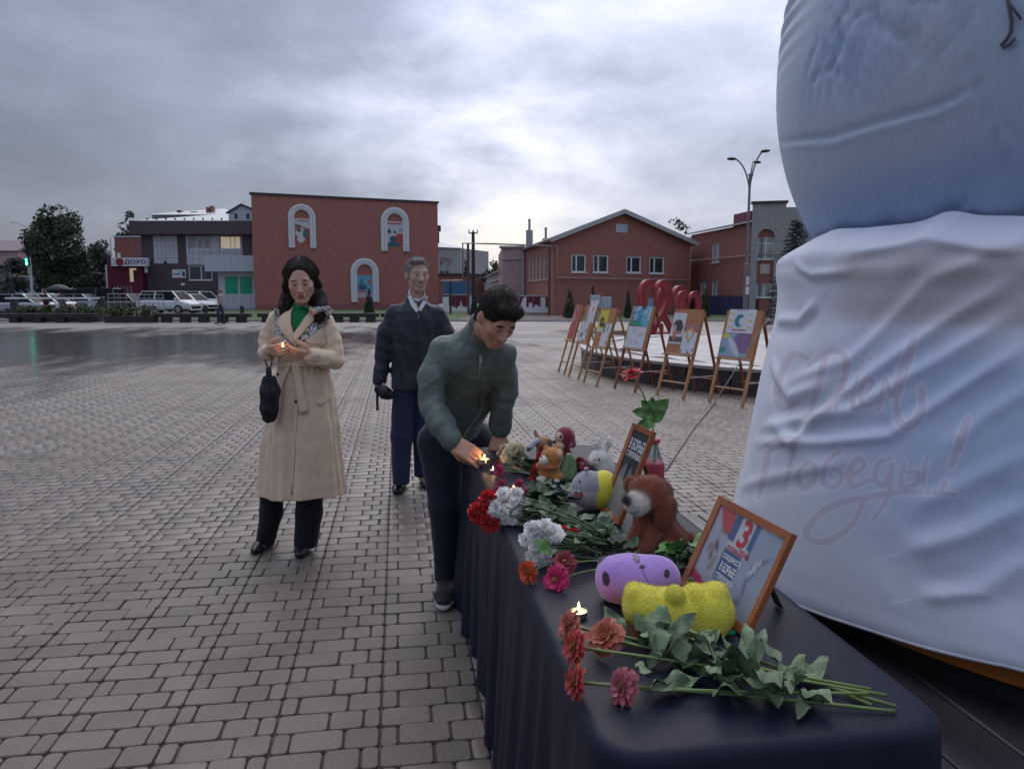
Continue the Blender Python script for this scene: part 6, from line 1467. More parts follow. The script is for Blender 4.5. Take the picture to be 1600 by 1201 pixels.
M_stem = mat('stem_green', (0.13, 0.19, 0.05), 0.5, var=0.2, vscale=30); M_stemd = mat('dark_stem', (0.06, 0.10, 0.04), 0.5, var=0.2, vscale=30)
M_lf = mat('zinnia_leaf', (0.115, 0.172, 0.088), 0.55, var=0.4, objrand=0.3, vscale=60, bump=0.3, bscale=200); M_lfd = mat('dark_flower_leaf', (0.055, 0.10, 0.045), 0.5, var=0.3, vscale=60, bump=0.3, bscale=200); M_lfb = mat('bright_leaf', (0.11, 0.24, 0.06), 0.5, var=0.25, vscale=40)
M_pollen = mat('flower_centre', (0.30, 0.17, 0.03), 0.8, var=0.3, vscale=300)
pet = lambda n, c: mat(n + '_petal', c, 0.6, var=0.22, vscale=70, sss=0.0, sheen=0.15)
P_or = pet('faded_orange', (0.40, 0.10, 0.055)); P_rd = pet('scarlet', (0.66, 0.016, 0.016)); P_wh = pet('white', (0.93, 0.93, 0.90)); P_cr = pet('cream', (0.85, 0.79, 0.60)); P_pk = pet('pink', (0.62, 0.12, 0.22)); P_mg = pet('magenta', (0.45, 0.015, 0.10)); P_dr = pet('dark_red', (0.20, 0.008, 0.02)); P_oz = pet('orange_zinnia', (0.50, 0.07, 0.012)); P_pz = pet('dusty_pink', (0.36, 0.09, 0.11)); P_r2 = pet('brick_red', (0.42, 0.04, 0.03))
LFM = [leaf_mesh('leaf', 0.09, w_, M_lf, s, b, 0.55) for s, b, w_ in ((1, 0.5, .034), (2, -0.45, .030), (3, 1.1, .038), (4, 0.2, .026), (5, -0.8, .036), (6, 0.8, .022))]
LFD = [leaf_mesh('leaf', 0.075, 0.03, M_lfd, s, b, 0.3) for s, b in ((5, 0.5), (6, -0.4), (7, 0.9))]
LFB = [leaf_mesh('leaf', 0.07, 0.045, M_lfb, s, b, 0.2) for s, b in ((8, 0.4), (9, 0.8))]
def curve_pts(a, b, sag, n=9, side=0.0):
    a, b = np.asarray(a, float), np.asarray(b, float); d = b-a; pr = np.cross(d, _z); pr = pr/(np.linalg.norm(pr)+1e-9)
    return [a + d*t + _z*sag*math.sin(PI*t) + pr*side*math.sin(PI*t) for t in np.linspace(0, 1, n)]
def bouquet(name, label, base, heads, ends, leaves=(), cat='flowers', group='flowers laid on the table', stem_r=0.0022, stem_m=None):
    """heads: (mesh, point, direction, scale); ends: matching stem end points (or one shared)"""
    t = empty(name, base, 0, label, cat, group); base = np.asarray(base, float)
    for k, (me, p, d, sc) in enumerate(heads):
        inst('flower_head', me, t, np.asarray(p)-base, frame_axes(d, (0.3, 0.2, 0.9)), sc)
        e = ends[k % len(ends)] if ends else None
        if e is not None:
            q = np.asarray(p) - np.asarray(d)/np.linalg.norm(d)*0.012*sc; mb = MB(); cp = curve_pts(q, e, 0.004, 9, (k % 3-1)*0.012); mb.tube([c - base for c in cp], stem_r, 6); mb.obj('stem', stem_m or M_stem, t, True)
    for (me, p, d, nrm, sc) in leaves:
        y = np.asarray(d, float); y /= np.linalg.norm(y); z = np.asarray(nrm, float); z = z - y*(z @ y); z /= np.linalg.norm(z); x = np.cross(y, z)
        inst('leaf', me, t, np.asarray(p)-base, np.stack([x, y, z], 1), sc)
    return t
fr = np.random.RandomState(77)
def scatter_leaves(meshes, a, b, n, width, h, sc=1.0, bias=None, flat=1.0):
    out = []; a, b = np.asarray(a), np.asarray(b); d0 = b-a; pr = np.cross(d0, _z); pr /= np.linalg.norm(pr)
    for k in range(n):
        t = fr.uniform(0, 1); s = fr.normal()*0.5; p = a + d0*t + pr*s*width*0.4 + _z*fr.uniform(0.004, h)
        d = -d0/np.linalg.norm(d0)*fr.uniform(-0.6, 0.9) + pr*np.sign(s)*fr.uniform(0.2, 1.0) + _z*fr.uniform(-0.1, 0.35)
        nz = _z*flat + fr.normal(size=3)*0.45; out.append((meshes[fr.randint(len(meshes))], p, d, nz, sc*fr.uniform(0.7, 1.25)))
    return out
Rg, Fg = _rt, _fw
# near zinnia bunch
ZN = [zinnia_mesh('flower_head', 0.032, P_or, 1), zinnia_mesh('flower_head', 0.032, P_r2, 2), zinnia_mesh('flower_head', 0.030, P_pz, 3), zinnia_mesh('flower_head', 0.033, P_or, 4)]
hd = [(ZN[0], tp(889, 1000, .034), -Rg*0.9+_z*0.5-Fg*.3, 1.0), (ZN[1], tp(897, 1035, .034), -Rg*0.95+_z*0.35-Fg*.3, 1.1), (ZN[3], tp(945, 1022, .038), -Rg*0.6+_z*0.7-Fg*.5, 1.15), (ZN[0], tp(1002, 992, .024), -Rg*0.2+_z*0.5-Fg*.9, 1.05), (ZN[1], tp(898, 1088, .028), -Rg*0.9+_z*0.2-Fg*.2, 1.0), (ZN[2], tp(972, 1094, .026), -Rg*0.8+_z*0.4-Fg*.5, 1.1)]
en = [tp(1400, 1108, .006), tp(1385, 1094, .010), tp(1360, 1086, .012), tp(1362, 1105, .005), tp(1398, 1114, .004), tp(1355, 1096, .016)]
lv = scatter_leaves(LFM, tp(1010, 1055), tp(1265, 1080), 40, 0.11, 0.035, 1.15) + scatter_leaves(LFM, tp(980, 1020), tp(1150, 1040), 12, 0.08, 0.03, 1.1)
bouquet('zinnia_bunch', 'bunch of faded orange zinnias with long stems nearest the camera', tp(1150, 1060), hd, en, lv, stem_r=0.0032)
# white chrysanthemums with mixed zinnias
MU = [mum_mesh('flower_head', 0.024, P_wh, s) for s in (1, 2)]; MC = [mum_mesh('flower_head', 0.019, P_cr, s) for s in (3, 4)]
def cluster(meshes, px, py, rx, ry, n, lift, sc, seed, D=None):
    rs = np.random.RandomState(seed); out = []
    for k in range(n):
        a = rs.uniform(0, 6.28); q = math.sqrt(rs.uniform(0.05, 1)); x = px + math.cos(a)*q*rx; y = py + math.sin(a)*q*ry
        b = gp(px, py + ry*0.9, TT); D_ = depth(b); p = at(x, y, D_ - rs.uniform(-0.01, 0.035)); p[2] = max(p[2], TT+0.018)
        d = -Rg*(1.0 - (x-px)/rx*0.5)*0.6 - Fg*0.6 + _z*(0.4 + (py-y)/ry*0.6) + rs.normal(size=3)*0.25
        out.append((meshes[k % len(meshes)], p, d, sc*rs.uniform(0.85, 1.15)))
    return out
hw = cluster(MU, 846, 850, 30, 30, 26, 0.03, 1.0, 3)
bouquet('white_chrysanthemums', 'white chrysanthemum spray lying beside the orange and magenta zinnias', tp(900, 870), hw, [tp(985, 868, .012), tp(975, 862, .02), tp(960, 880, .008)], scatter_leaves(LFD, tp(870, 868), tp(975, 865), 26, 0.09, 0.05, 1.0), stem_m=M_stemd)
z1 = zinnia_mesh('flower_head', 0.030, P_mg, 11); z2 = zinnia_mesh('flower_head', 0.036, P_dr, 12); z3 = zinnia_mesh('flower_head', 0.030, P_oz, 13)
bouquet('magenta_zinnia', 'single magenta zinnia beside the tea light flame', tp(890, 912), [(z1, tp(868, 918, .022), -Rg*.6-Fg*.7+_z*.35, 1.15)], [tp(975, 890, .006)], [])
bouquet('dark_red_zinnia', 'dark red flower above the magenta zinnia', tp(900, 895), [(z2, tp(882, 902, .042), -Rg*.1-Fg*.6+_z*.8, 0.85)], [tp(985, 885, .01)], [(LFB[0], tp(862, 893, .05), -Rg*.5+_z*.3, _z-Fg*.8, 0.9)])
bouquet('orange_zinnia', 'single orange zinnia hanging at the table edge', tp(840, 905), [(z3, tp(824, 908, .026), -Rg*.8-Fg*.7+_z*.2, 1.0)], [tp(900, 885, .006)], [])
rc = carnation_mesh('flower_head', 0.034, P_rd, 5); rc2 = carnation_mesh('flower_head', 0.034, P_rd, 6)
D_ = depth(gp(775, 815, TT))
bouquet('red_carnations', 'three large scarlet carnations hanging over the table edge', tp(790, 815), [(rc, at(764, 783, D_), -Rg*.5-Fg*.5+_z*.6, 1.25), (rc2, at(748, 800, D_-.02), -Rg*.8-Fg*.5+_z*.2, 1.2), (rc, at(765, 815, D_-.03), -Rg*.5-Fg*.8-_z*.0, 1.25)], [tp(880, 822, .006), tp(870, 818, .01), tp(875, 815, .006)], [], stem_m=M_stemd)
hw = cluster(MU, 797, 793, 26, 26, 24, 0.03, 1.05, 7)
bouquet('white_chrysanthemums', 'white chrysanthemum spray right beside the scarlet carnations', tp(850, 822), hw, [tp(968, 848, .008), tp(955, 842, .014), tp(960, 846, .004)], scatter_leaves(LFD, tp(822, 818), tp(930, 838), 34, 0.10, 0.045, 1.05), stem_m=M_stemd)
pk = [carnation_mesh('flower_head', 0.024, P_pk, 8), carnation_mesh('flower_head', 0.022, P_pk, 9)]
D_ = depth(gp(795, 780, TT))
bouquet('pink_carnations', 'pink carnation spray behind the scarlet carnations', tp(830, 782), [(pk[0], at(783, 757, D_), -Rg*.5-Fg*.5+_z*.6, 1.0), (pk[1], at(790, 768, D_-.03), -Rg*.4-Fg*.7+_z*.4, 1.0), (pk[0], at(777, 768, D_-.02), -Rg*.8-Fg*.6+_z*.3, 1.0), (pk[1], at(811, 757, D_), -Fg*.5+_z*.7, 1.0), (pk[0], at(819, 770, D_-.03), -Rg*.1-Fg*.8+_z*.3, 1.0), (pk[1], at(798, 775, D_-.04), -Fg*.8+_z*.3, 0.9)], [tp(915, 790, .006), tp(900, 796, .012), tp(905, 786, .004)], scatter_leaves(LFD, tp(830, 786), tp(900, 790), 26, 0.12, 0.05, 1.1), stem_m=M_stemd)
hw = cluster(MC, 807, 714, 18, 18, 24, 0.02, 1.25, 9) + cluster(MC, 787, 706, 9, 10, 7, 0.02, 1.0, 10)
bouquet('cream_chrysanthemums', 'cream chrysanthemums beside the leaning hand at the far end', tp(830, 738), hw, [tp(850, 742, .01)], scatter_leaves(LFD, tp(815, 735), tp(845, 738), 8, 0.07, 0.04), stem_m=M_stemd)
g1 = [carnation_mesh('flower_head', 0.024, P_r2, 21), carnation_mesh('flower_head', 0.022, P_rd, 22)]; D_ = depth(gp(840, 745, TT))
bouquet('red_gladiolus', 'red gladiolus stalk between cream flowers and orange plush', tp(838, 745), [(g1[k % 2], at(847-k*3.2, 702+k*9.5, D_+.03-.012*k), -Rg*.4-Fg*.8+_z*.3, 0.85) for k in range(6)], [tp(870, 748, .02)], [], stem_m=M_stemd)
D_ = depth(gp(782, 745, TT)); bouquet('crimson_daisy', 'small crimson flower below the cream chrysanthemums', tp(790, 745), [(zinnia_mesh('flower_head', 0.024, P_mg, 31), at(779, 735, D_), -Rg*.6-Fg*.7+_z*.3, 1.0), (zinnia_mesh('flower_head', 0.022, P_dr, 32), at(776, 725, D_+.05), -Rg*.6-Fg*.5+_z*.6, 0.9)], [tp(840, 748, .01)], [])
D_ = depth(gp(912, 738, TT)); bouquet('wine_dahlia', 'wine red flower between crimson plush and white rabbit', tp(915, 738), [(zinnia_mesh('flower_head', 0.032, P_dr, 33), at(905, 725, D_), -Rg*.7-Fg*.5+_z*.5, 1.0), (zinnia_mesh('flower_head', 0.028, P_mg, 34), at(915, 728, D_-.02), Rg*.2-Fg*.7+_z*.6, 0.9)], [tp(940, 742, .01)], scatter_leaves(LFD, tp(905, 738), tp(930, 740), 5, 0.05, 0.03, 0.8))
D_ = depth(gp(888, 846, TT)); bouquet('red_carnation', 'red carnations behind the white chrysanthemum spray', tp(900, 848), [(rc, at(880, 830, D_), -Rg*.3-Fg*.6+_z*.6, 0.62), (rc2, at(896, 834, D_-.02), Rg*.2-Fg*.7+_z*.5, 0.6), (rc, at(899, 845, D_-.05), Rg*.2-Fg*.9+_z*.1, 0.45)], [tp(980, 858, .006)], scatter_leaves(LFD, tp(905, 850), tp(985, 862), 10, 0.06, 0.04), stem_m=M_stemd)
bouquet('leafy_stems', 'loose green leaves lying under the brown dog', tp(1075, 890), [], [], scatter_leaves(LFB, tp(1045, 880), tp(1110, 885), 14, 0.06, 0.05, 0.95) + scatter_leaves(LFD, tp(960, 868), tp(1080, 890), 14, 0.06, 0.03, 0.9) + [(leaf_mesh('leaf', 0.09, 0.05, mat('dry_leaf', (0.22, 0.20, 0.17), 0.7, var=0.2), 44, 0.3), tp(985, 862, .02), -Rg*.8-Fg*.1+_z*.2, _z-Fg*.9, 0.85)], cat='leaves')
# tea lights
M_wax = mat('candle_wax', (0.85, 0.66, 0.5), 0.4, var=0.03, emit=(1.0, 0.5, 0.2), estr=0.35); M_alu = mat('aluminium_cup', (0.55, 0.50, 0.48), 0.25, metal=0.9, var=0.05); M_flame = mat('flame', (1, 0.8, 0.5), 0.5, emit=(1.0, 0.62, 0.25), estr=7.0, var=0)
def tealight(label, p, r=0.0195, h=0.014, flame=0.022, power=0.10):
    t = empty('tea_light', p, 0, label, 'candle', 'burning tea lights')
    mb = MB(); mb.lathe([(r*0.95, 0), (r, 0.001), (r, h), (r*0.95, h), (r*0.94, h-0.004)], 24); mb.obj('cup', M_alu, t, False)
    mb = MB(); mb.lathe([(r*0.93, 0.002), (r*0.93, h-0.003), (r*0.5, h-0.0035), (0.001, h-0.003)], 24); mb.obj('wax', M_wax, t, True)
    mb = MB(); mb.tube([(0, 0, h-0.004), (0, 0, h+0.004)], 0.0008, 5); mb.obj('wick', M_trim, t)
    mb = MB(); mb.lathe([(0.0006, h+0.001), (0.0032, h+0.005), (0.0036, h+0.009), (0.0022, h+0.015), (0.0004, h+flame)], 10); mb.obj('flame', M_flame, t, True)
    ld = bpy.data.lights.new('candle_light', 'POINT'); ld.energy = power; ld.color = (1.0, 0.55, 0.22); ld.shadow_soft_size = 0.006
    lo = bpy.data.objects.new('candle_light', ld); COL.objects.link(lo); lo.parent = t; lo.location = (0, 0, h+0.012); return t
tealight('tea light burning alone at the near left of table', tp(904, 963))
tealight('small tea light half hidden among the pink carnations', tp(803, 768), 0.016, 0.012, 0.013, 0.05); tealight('small tea light behind the crimson flower at the far end', tp(771, 738), 0.016, 0.012, 0.012, 0.05)
# picture frames
M_fr = mat('orange_brown_frame', (0.33, 0.105, 0.04), 0.35, var=0.2, vscale=20, coat=0.3); M_gl = mat('picture_glass_print', rough=0.12, var=0.03, vcol=True, spec=0.6)
def picture_frame(label, BL, BR, TL, TR, img, words, cat='picture frame'):
    BL, BR, TL, TR = (np.asarray(q, float) for q in (BL, BR, TL, TR)); c = (BL+BR)/2; nrm = np.cross(BR-BL, TL-BL); nrm /= np.linalg.norm(nrm)
    W, H = np.linalg.norm(BR-BL), np.linalg.norm(TL-BL); w = 0.019
    def Q(u, v_, o=0.0): return (BL*(1-u)+BR*u)*(1-v_) + (TL*(1-u)+TR*u)*v_ + nrm*o - c
    t = empty('picture_frame', c, 0, label, cat, 'framed posters on the table')
    for (a, b) in (((0, 0), (1, 0)), ((0, 1), (1, 1))):
        mb = MB(); du, dv = 0, w/H; s = 1 if a[1] == 0 else -1
        mb.add([Q(0, a[1], -0.006), Q(1, a[1], -0.006), Q(1, a[1]+s*dv, -0.006), Q(0, a[1]+s*dv, -0.006), Q(0, a[1], 0.008), Q(1, a[1], 0.008), Q(1-w/W, a[1]+s*dv, 0.005), Q(w/W, a[1]+s*dv, 0.005)], [(0, 1, 2, 3), (4, 5, 6, 7), (0, 1, 5, 4), (2, 3, 7, 6)]); mb.obj('rail', M_fr, t)
    for u0 in (0, 1):
        mb = MB(); s = 1 if u0 == 0 else -1; du = w/W
        mb.add([Q(u0, 0, -0.006), Q(u0, 1, -0.006), Q(u0+s*du, 1, -0.006), Q(u0+s*du, 0, -0.006), Q(u0, 0, 0.0083), Q(u0, 1, 0.0083), Q(u0+s*du, 1-w/H, 0.0053), Q(u0+s*du, w/H, 0.0053)], [(0, 1, 2, 3), (4, 5, 6, 7), (0, 1, 5, 4), (2, 3, 7, 6)]); mb.obj('stile', M_fr, t)
    pic = print_obj('poster_print', img, lambda u, v_, o: Q(w/W*0.9+u*(1-1.8*w/W), w/H*0.9+v_*(1-1.8*w/H), -0.002+o), M_gl, t, 0.003)
    for (body, u0, u1, v0, v1, col, skew) in words:
        text_on('lettering', body, lambda a, b: Q(a + skew*(b-v0), b, 0.0022), 1, mat('ink_%s' % col, {'white': (0.7, 0.72, 0.76), 'red': (0.42, 0.03, 0.04)}[col], 0.3), pic, bold=0.02, fit=(u0, u1, v0, v1))
    mb = MB(); m_ = Q(0.5, 0.75, -0.008); f_ = np.array([m_[0], m_[1], 0]) - np.array([nrm[0], nrm[1], 0])/np.linalg.norm(nrm[:2])*0.09; f_[2] = -BL[2]+TT+0.001 + (BL[2]-c[2]) ; mb.beam(m_, f_, 0.03, 0.004); mb.obj('easel_back', M_trim, t)
    return t
def P3d(px, D, z): X = (px-800)/1200*D; return cw(X, D, z)
im = raster(40, 30, (0.24, 0.29, 0.37)); rs_ = np.random.RandomState(4)
rectp(im, 0, 0, 0.34, 1, (0.30, 0.31, 0.37))
for k in range(14): dab(im, 0.17+rs_.normal()*0.06, 0.5+rs_.normal()*0.2, 0.04, 0.07, [(0.10, 0.09, 0.12), (0.2, 0.17, 0.14), (0.28, 0.26, 0.32)][k % 3], rs_.uniform(0, 3), 0.5)
dab(im, 0.16, 0.02, 0.12, 0.3, (0.4, 0.05, 0.06), -0.4); rectp(im, 0.3, 0, 0.40, 0.36, (0.06, 0.09, 0.2)); rectp(im, 0.40, 0.02, 0.60, 0.42, (0.42, 0.43, 0.48)); rectp(im, 0.60, 0, 0.68, 0.4, (0.05, 0.1, 0.2)); rectp(im, 0.34, 0.44, 0.62, 0.8, (0.03, 0.08, 0.2)); rectp(im, 0.34, 0.36, 0.66, 0.45, (0.42, 0.43, 0.48))
dab(im, 0.1, 0.95, 0.3, 0.1, (0.35, 0.05, 0.1), 0.3)
for (x, y, a, b, g_) in ((0.80, 0.5, 0.05, 0.2, 0.25), (0.86, 0.36, 0.03, 0.18, 0.8), (0.78, 0.7, 0.03, 0.14, -0.2), (0.74, 0.9, 0.06, 0.12, 0.6)): dab(im, x, y, a, b, (0.11, 0.10, 0.19), g_, 0.7)
dab(im, 0.80, 0.45, 0.025, 0.14, (0.45, 0.44, 0.5), 0.3)
BRw = tp(1168, 1000, .003); BLw = tp(1066, 914, .003); lx = _rt*0.092 + _z*0.228
picture_frame('framed poster with large red 3 in front of the covered figure', BLw, BRw, BLw+lx, BRw+lx, im, [('3', 0.44, 0.56, 0.64, 0.92, 'red', 0.0), ('СЕНТЯБРЯ', 0.35, 0.50, 0.57, 0.62, 'red', 0), ('ДЕНЬ', 0.51, 0.65, 0.565, 0.64, 'red', 0), ('СОЛИДАРНОСТИ', 0.355, 0.605, 0.47, 0.535, 'white', 0), ('В БОРЬБЕ', 0.375, 0.585, 0.36, 0.45, 'white', 0), ('С ТЕРРОРИЗМОМ', 0.355, 0.605, 0.27, 0.335, 'white', 0)])
im = raster(24, 34, (0.06, 0.065, 0.08)); rs_ = np.random.RandomState(6); rectp(im, 0, 0.55, 1, 1, (0.16, 0.165, 0.18)); dab(im, 0.45, 0.75, 0.5, 0.35, (0.22, 0.21, 0.21))
for k in range(8): dab(im, 0.5+rs_.normal()*0.2, 0.45+rs_.normal()*0.05, 0.06, 0.16, (0.03, 0.03, 0.04), 0, 0.5)
BLw = tp(941, 799, .003); BRw = P3d(974, 2.36, TT+.003); lx = _rt*0.104 + _z*0.30
picture_frame('framed dark poster half hidden by the brown dog', BLw, BRw, BLw+lx, BRw+lx, im, [('В БОРЬБЕ', 0.14, 0.90, 0.74, 0.86, 'white', 0), ('С ТЕРРОРИЗМОМ', 0.14, 0.88, 0.66, 0.725, 'white', 0)])
# bottle with one red zinnia
M_pet = mat('clear_plastic', (0.75, 0.8, 0.8), 0.08, trans=0.85, var=0.02); b0 = P3d(1027, 2.62, TT)
t = empty('flower_bottle', b0, 0, 'clear bottle in red wrap holding one red zinnia', 'vase')
mb = MB(); mb.lathe([(0.030, 0.0), (0.033, 0.004), (0.033, 0.13), (0.028, 0.16), (0.013, 0.20), (0.0125, 0.225)], 20); mb.obj('bottle', M_pet, t, True)
mb = MB(); mb.lathe([(0.0335, 0.07), (0.035, 0.075), (0.035, 0.145), (0.0335, 0.15)], 20); mb.obj('red_wrap', mat('red_paper', (0.45, 0.06, 0.07), 0.6, var=0.15), t, False)
mb = MB(); mb.lathe([(0.016, 0.219), (0.018, 0.221), (0.018, 0.231), (0.014, 0.233)], 14); mb.obj('red_ribbon', mat('red_paper', (0.45, 0.06, 0.07), 0.6), t)
hp = at(987, 584, 2.60) - b0; sp = at(1014, 640, 2.62) - b0; mb = MB(); mb.tube([(0, 0, 0.03), (0, 0, 0.23), tuple(sp), tuple((sp+hp)/2 + _rt*0.006), tuple(hp - _z*0.006)], 0.0028, 6); mb.obj('stem', M_stem, t, True)
inst('flower_head', zinnia_mesh('flower_head', 0.036, pet('coral_red', (0.50, 0.045, 0.03)), 55), t, hp, frame_axes(-_rt*0.35+_z*0.9-_fw*0.15), 1.0)
lfb = [leaf_mesh('leaf', 0.075, 0.045, M_lfb, s, 0.4, 0.25) for s in (61, 62)]
for k, (px, py, dx, dz, sc) in enumerate(((1016, 648, -0.9, 0.15, 0.9), (1014, 642, -0.6, 0.7, 0.8), (1018, 650, 0.8, 0.8, 1.15), (1020, 655, -0.3, -0.3, 0.8), (1018, 660, -0.7, -0.1, 0.7), (1019, 656, 0.5, 0.4, 0.9), (1016, 645, 0.1, 1.0, 0.8))):
    p = at(px, py, 2.6) - b0; y = _rt*dx + _z*dz - _fw*0.3*(k % 2); y /= np.linalg.norm(y); z = -_fw + _z*0.4; z -= y*(z @ y); z /= np.linalg.norm(z); inst('leaf', lfb[k % 2], t, p, np.stack([np.cross(y, z), y, z], 1), sc)

# ---- plush toys: each one continuous body
def plush_mat(name, bump=0.5, bs=220): return mat(name, rough=0.9, var=0.12, vscale=40, vcol=True, sheen=0.5, bump=bump, bscale=bs)
M_plush = plush_mat('short_plush'); M_velvet = plush_mat('smooth_plush', 0.15, 400); M_eye = mat('black_bead', (0.01, 0.01, 0.012), 0.12, coat=0.5)
def fuzz(parent, src, n, L, W, m, seed):
    me = src.data; nv = len(me.vertices); co = np.zeros(nv*3); no = np.zeros(nv*3); me.vertices.foreach_get('co', co); me.vertices.foreach_get('normal', no); co = co.reshape(-1, 3); no = no.reshape(-1, 3)
    cl = np.zeros(nv*4, np.float32); me.color_attributes['Col'].data.foreach_get('color', cl); cl = cl.reshape(-1, 4)[:, :3]
    r_ = np.random.RandomState(seed); k = r_.randint(0, nv, n); d = no[k] + r_.normal(size=(n, 3))*0.45; d /= np.linalg.norm(d, axis=1)[:, None]; s = np.cross(d, r_.normal(size=(n, 3))); s /= np.linalg.norm(s, axis=1)[:, None]+1e-9
    b = co[k] + r_.normal(size=(n, 3))*0.001; ln = L*r_.uniform(0.6, 1.3, n)[:, None]
    V = np.stack([b - s*W, b + s*W, b + d*ln], 1).reshape(-1, 3); C_ = np.repeat(cl[k]*r_.uniform(0.88, 1.1, n)[:, None], 3, 0)
    o = raw_obj('fur', V, np.arange(3*n).reshape(-1, 3), m, parent, False, C_); tag(o, kind='stuff'); return o
def toy(name, label, cat='plush toy'): pass
def lfun(D, base):                                  # toy-local helper: pixel -> point relative to its base at depth D (+ offset)
    return lambda px, py, dd=0.0: at(px, py, D+dd) - base
CF = np.stack([_rt, _fw, _z], 1)
# brown dog
base = tp(1022, 850); D = depth(base); q = lfun(D, base); S = SDF((-0.15, -0.13, -0.005), (0.15, 0.13, 0.30), 0.0032); br = np.array([0.215, 0.050, 0.020])
S.ell(q(1028, 828, 0.04), (0.062, 0.07, 0.062), CF, 0.02, br); S.ell(q(1050, 842, 0.045), (0.05, 0.06, 0.042), CF, 0.02, br); S.ell(q(1012, 815, 0.02), (0.042, 0.045, 0.055), CF, 0.02, br)
S.ell(q(1018, 773, 0.0), (0.062, 0.06, 0.058), CF, 0.012, br); S.ell(q(1000, 765, -0.01), (0.03, 0.045, 0.04), CF, 0.02, br)
S.ell(q(1040, 800, -0.045), (0.033, 0.022, 0.050), CF @ rotm(0, 0.25, 0.2), 0.006, br*0.95); S.ell(q(986, 757, 0.03), (0.022, 0.02, 0.028), CF, 0.008, br)
S.ell(q(996, 786, -0.045), (0.037, 0.035, 0.036), CF @ rotm(0, -0.3, 0), 0.006, (0.60, 0.56, 0.48)); S.ell(q(979, 781, -0.066), (0.012, 0.014, 0.016), CF @ rotm(0, -0.5, 0), 0.004, (0.012, 0.012, 0.018))
for a, b in (((1002, 825, -0.01), (985, 852, -0.04)), ((1022, 830, -0.03), (1008, 862, -0.075))): S.cone(q(*a), q(*b), 0.024, 0.021, 0.012, br)
S.ell(q(1078, 843, 0.05), 0.022, None, 0.008, br); S.ell(q(1040, 855, -0.03), (0.045, 0.03, 0.022), CF, 0.012, br)
S.disp(lambda P: 0.0018*fbm(P, 90, 3) + 0.0006*fbm(P, 260, 4))
for (x, y) in ((995, 797), (991, 792), (998, 793)): S.dab(q(x, y, -0.08), (0.0022, 0.02, 0.0022), (0.02, 0.02, 0.02), CF, 0.0015)
for k in range(7): a = k/6; S.dab(q(988+9*a, 803-6*a*a+2*a, -0.078), (0.0018, 0.02, 0.0018), (0.02, 0.02, 0.02), CF, 0.0012)
t = empty('plush_dog', base, 0, 'brown plush dog with white muzzle sitting before the frame', 'plush toy', 'plush toys on the table'); o = S.obj('body', M_plush, t); fuzz(t, o, 30000, 0.0042, 0.0005, M_plush, 3)
# shark ball in a yellow hood
base = tp(925, 797); D = depth(base); q = lfun(D, base); S = SDF((-0.1, -0.1, -0.003), (0.1, 0.1, 0.17), 0.0026)
c = q(922, 765, 0.02); S.ell(c, (0.067, 0.063, 0.066), CF @ rotm(0, 0.25, 0), 0.01, (0.44, 0.40, 0.37))
S.ell(q(941, 765, 0.02), (0.052, 0.069, 0.068), CF @ rotm(0, 0.18, 0), 0.004, (0.62, 0.55, 0.05)); S.ell(q(957, 779, -0.03), (0.014, 0.014, 0.02), CF, 0.006, (0.62, 0.55, 0.05)); S.ell(q(916, 733, 0.0), (0.008, 0.012, 0.009), CF, 0.008, (0.32, 0.33, 0.35))
yh = (0.62, 0.55, 0.05)
S.paint.append((lambda P: np.maximum(((q(905, 763, 0) - P) @ _z), (P - q(934, 763, 0)) @ _rt - 0.000), (0.26, 0.265, 0.28), 0.003))
S.dab(q(903, 777, -0.05), (0.021, 0.05, 0.017), (0.05, 0.02, 0.02), CF @ rotm(0, -0.6, 0), 0.0015); S.dab(q(903, 777, -0.05), (0.018, 0.05, 0.0145), (0.36, 0.10, 0.09), CF @ rotm(0, -0.6, 0), 0.0015)
for x, y in ((899, 770), (905, 769.5)): S.dab(q(x, y, -0.05), (0.0035, 0.05, 0.005), (0.7, 0.7, 0.7), CF, 0.0015)
S.dab(q(907, 756, -0.05), (0.0055, 0.05, 0.0055), (0.02, 0.02, 0.02), CF, 0.0015)
t = empty('plush_shark', base, 0, 'round grey plush shark wearing a yellow hood', 'plush toy', 'plush toys on the table'); S.obj('body', M_velvet, t, soft=0.001)
# white rabbit
base = tp(940, 742); D = depth(base); q = lfun(D, base); S = SDF((-0.09, -0.07, -0.003), (0.09, 0.07, 0.2), 0.0028); wc = (0.78, 0.75, 0.69)
S.ell(q(943, 728, 0.0), (0.042, 0.04, 0.04), CF, 0.01, wc); S.ell(q(938, 716, 0), (0.045, 0.04, 0.038), CF, 0.012, wc); S.ell(q(927, 720, -0.01), (0.022, 0.025, 0.02), CF, 0.012, wc)
S.chain([q(938, 706), q(934, 694), q(935, 687)], [0.011, 0.013, 0.010], 0.006, wc); S.chain([q(944, 706), q(950, 692), q(951, 686)], [0.012, 0.015, 0.011], 0.006, wc); S.dab(q(950, 690, -0.02), (0.006, 0.02, 0.014), (0.56, 0.46, 0.42), CF, 0.002)
S.dab(q(936, 718, -0.04), (0.004, 0.03, 0.006), (0.03, 0.02, 0.02), CF, 0.0015); S.dab(q(929, 718, -0.03), (0.007, 0.03, 0.004), (0.5, 0.2, 0.2), CF, 0.003); S.ell(q(953, 740, -0.02), (0.03, 0.02, 0.022), CF, 0.004, (0.5, 0.27, 0.42)); S.disp(lambda P: 0.0012*fbm(P, 140, 3))
t = empty('plush_rabbit', base, 0, 'white plush rabbit with upright ears behind the shark', 'plush toy', 'plush toys on the table'); o = S.obj('body', M_plush, t); fuzz(t, o, 6000, 0.003, 0.0005, M_plush, 5)
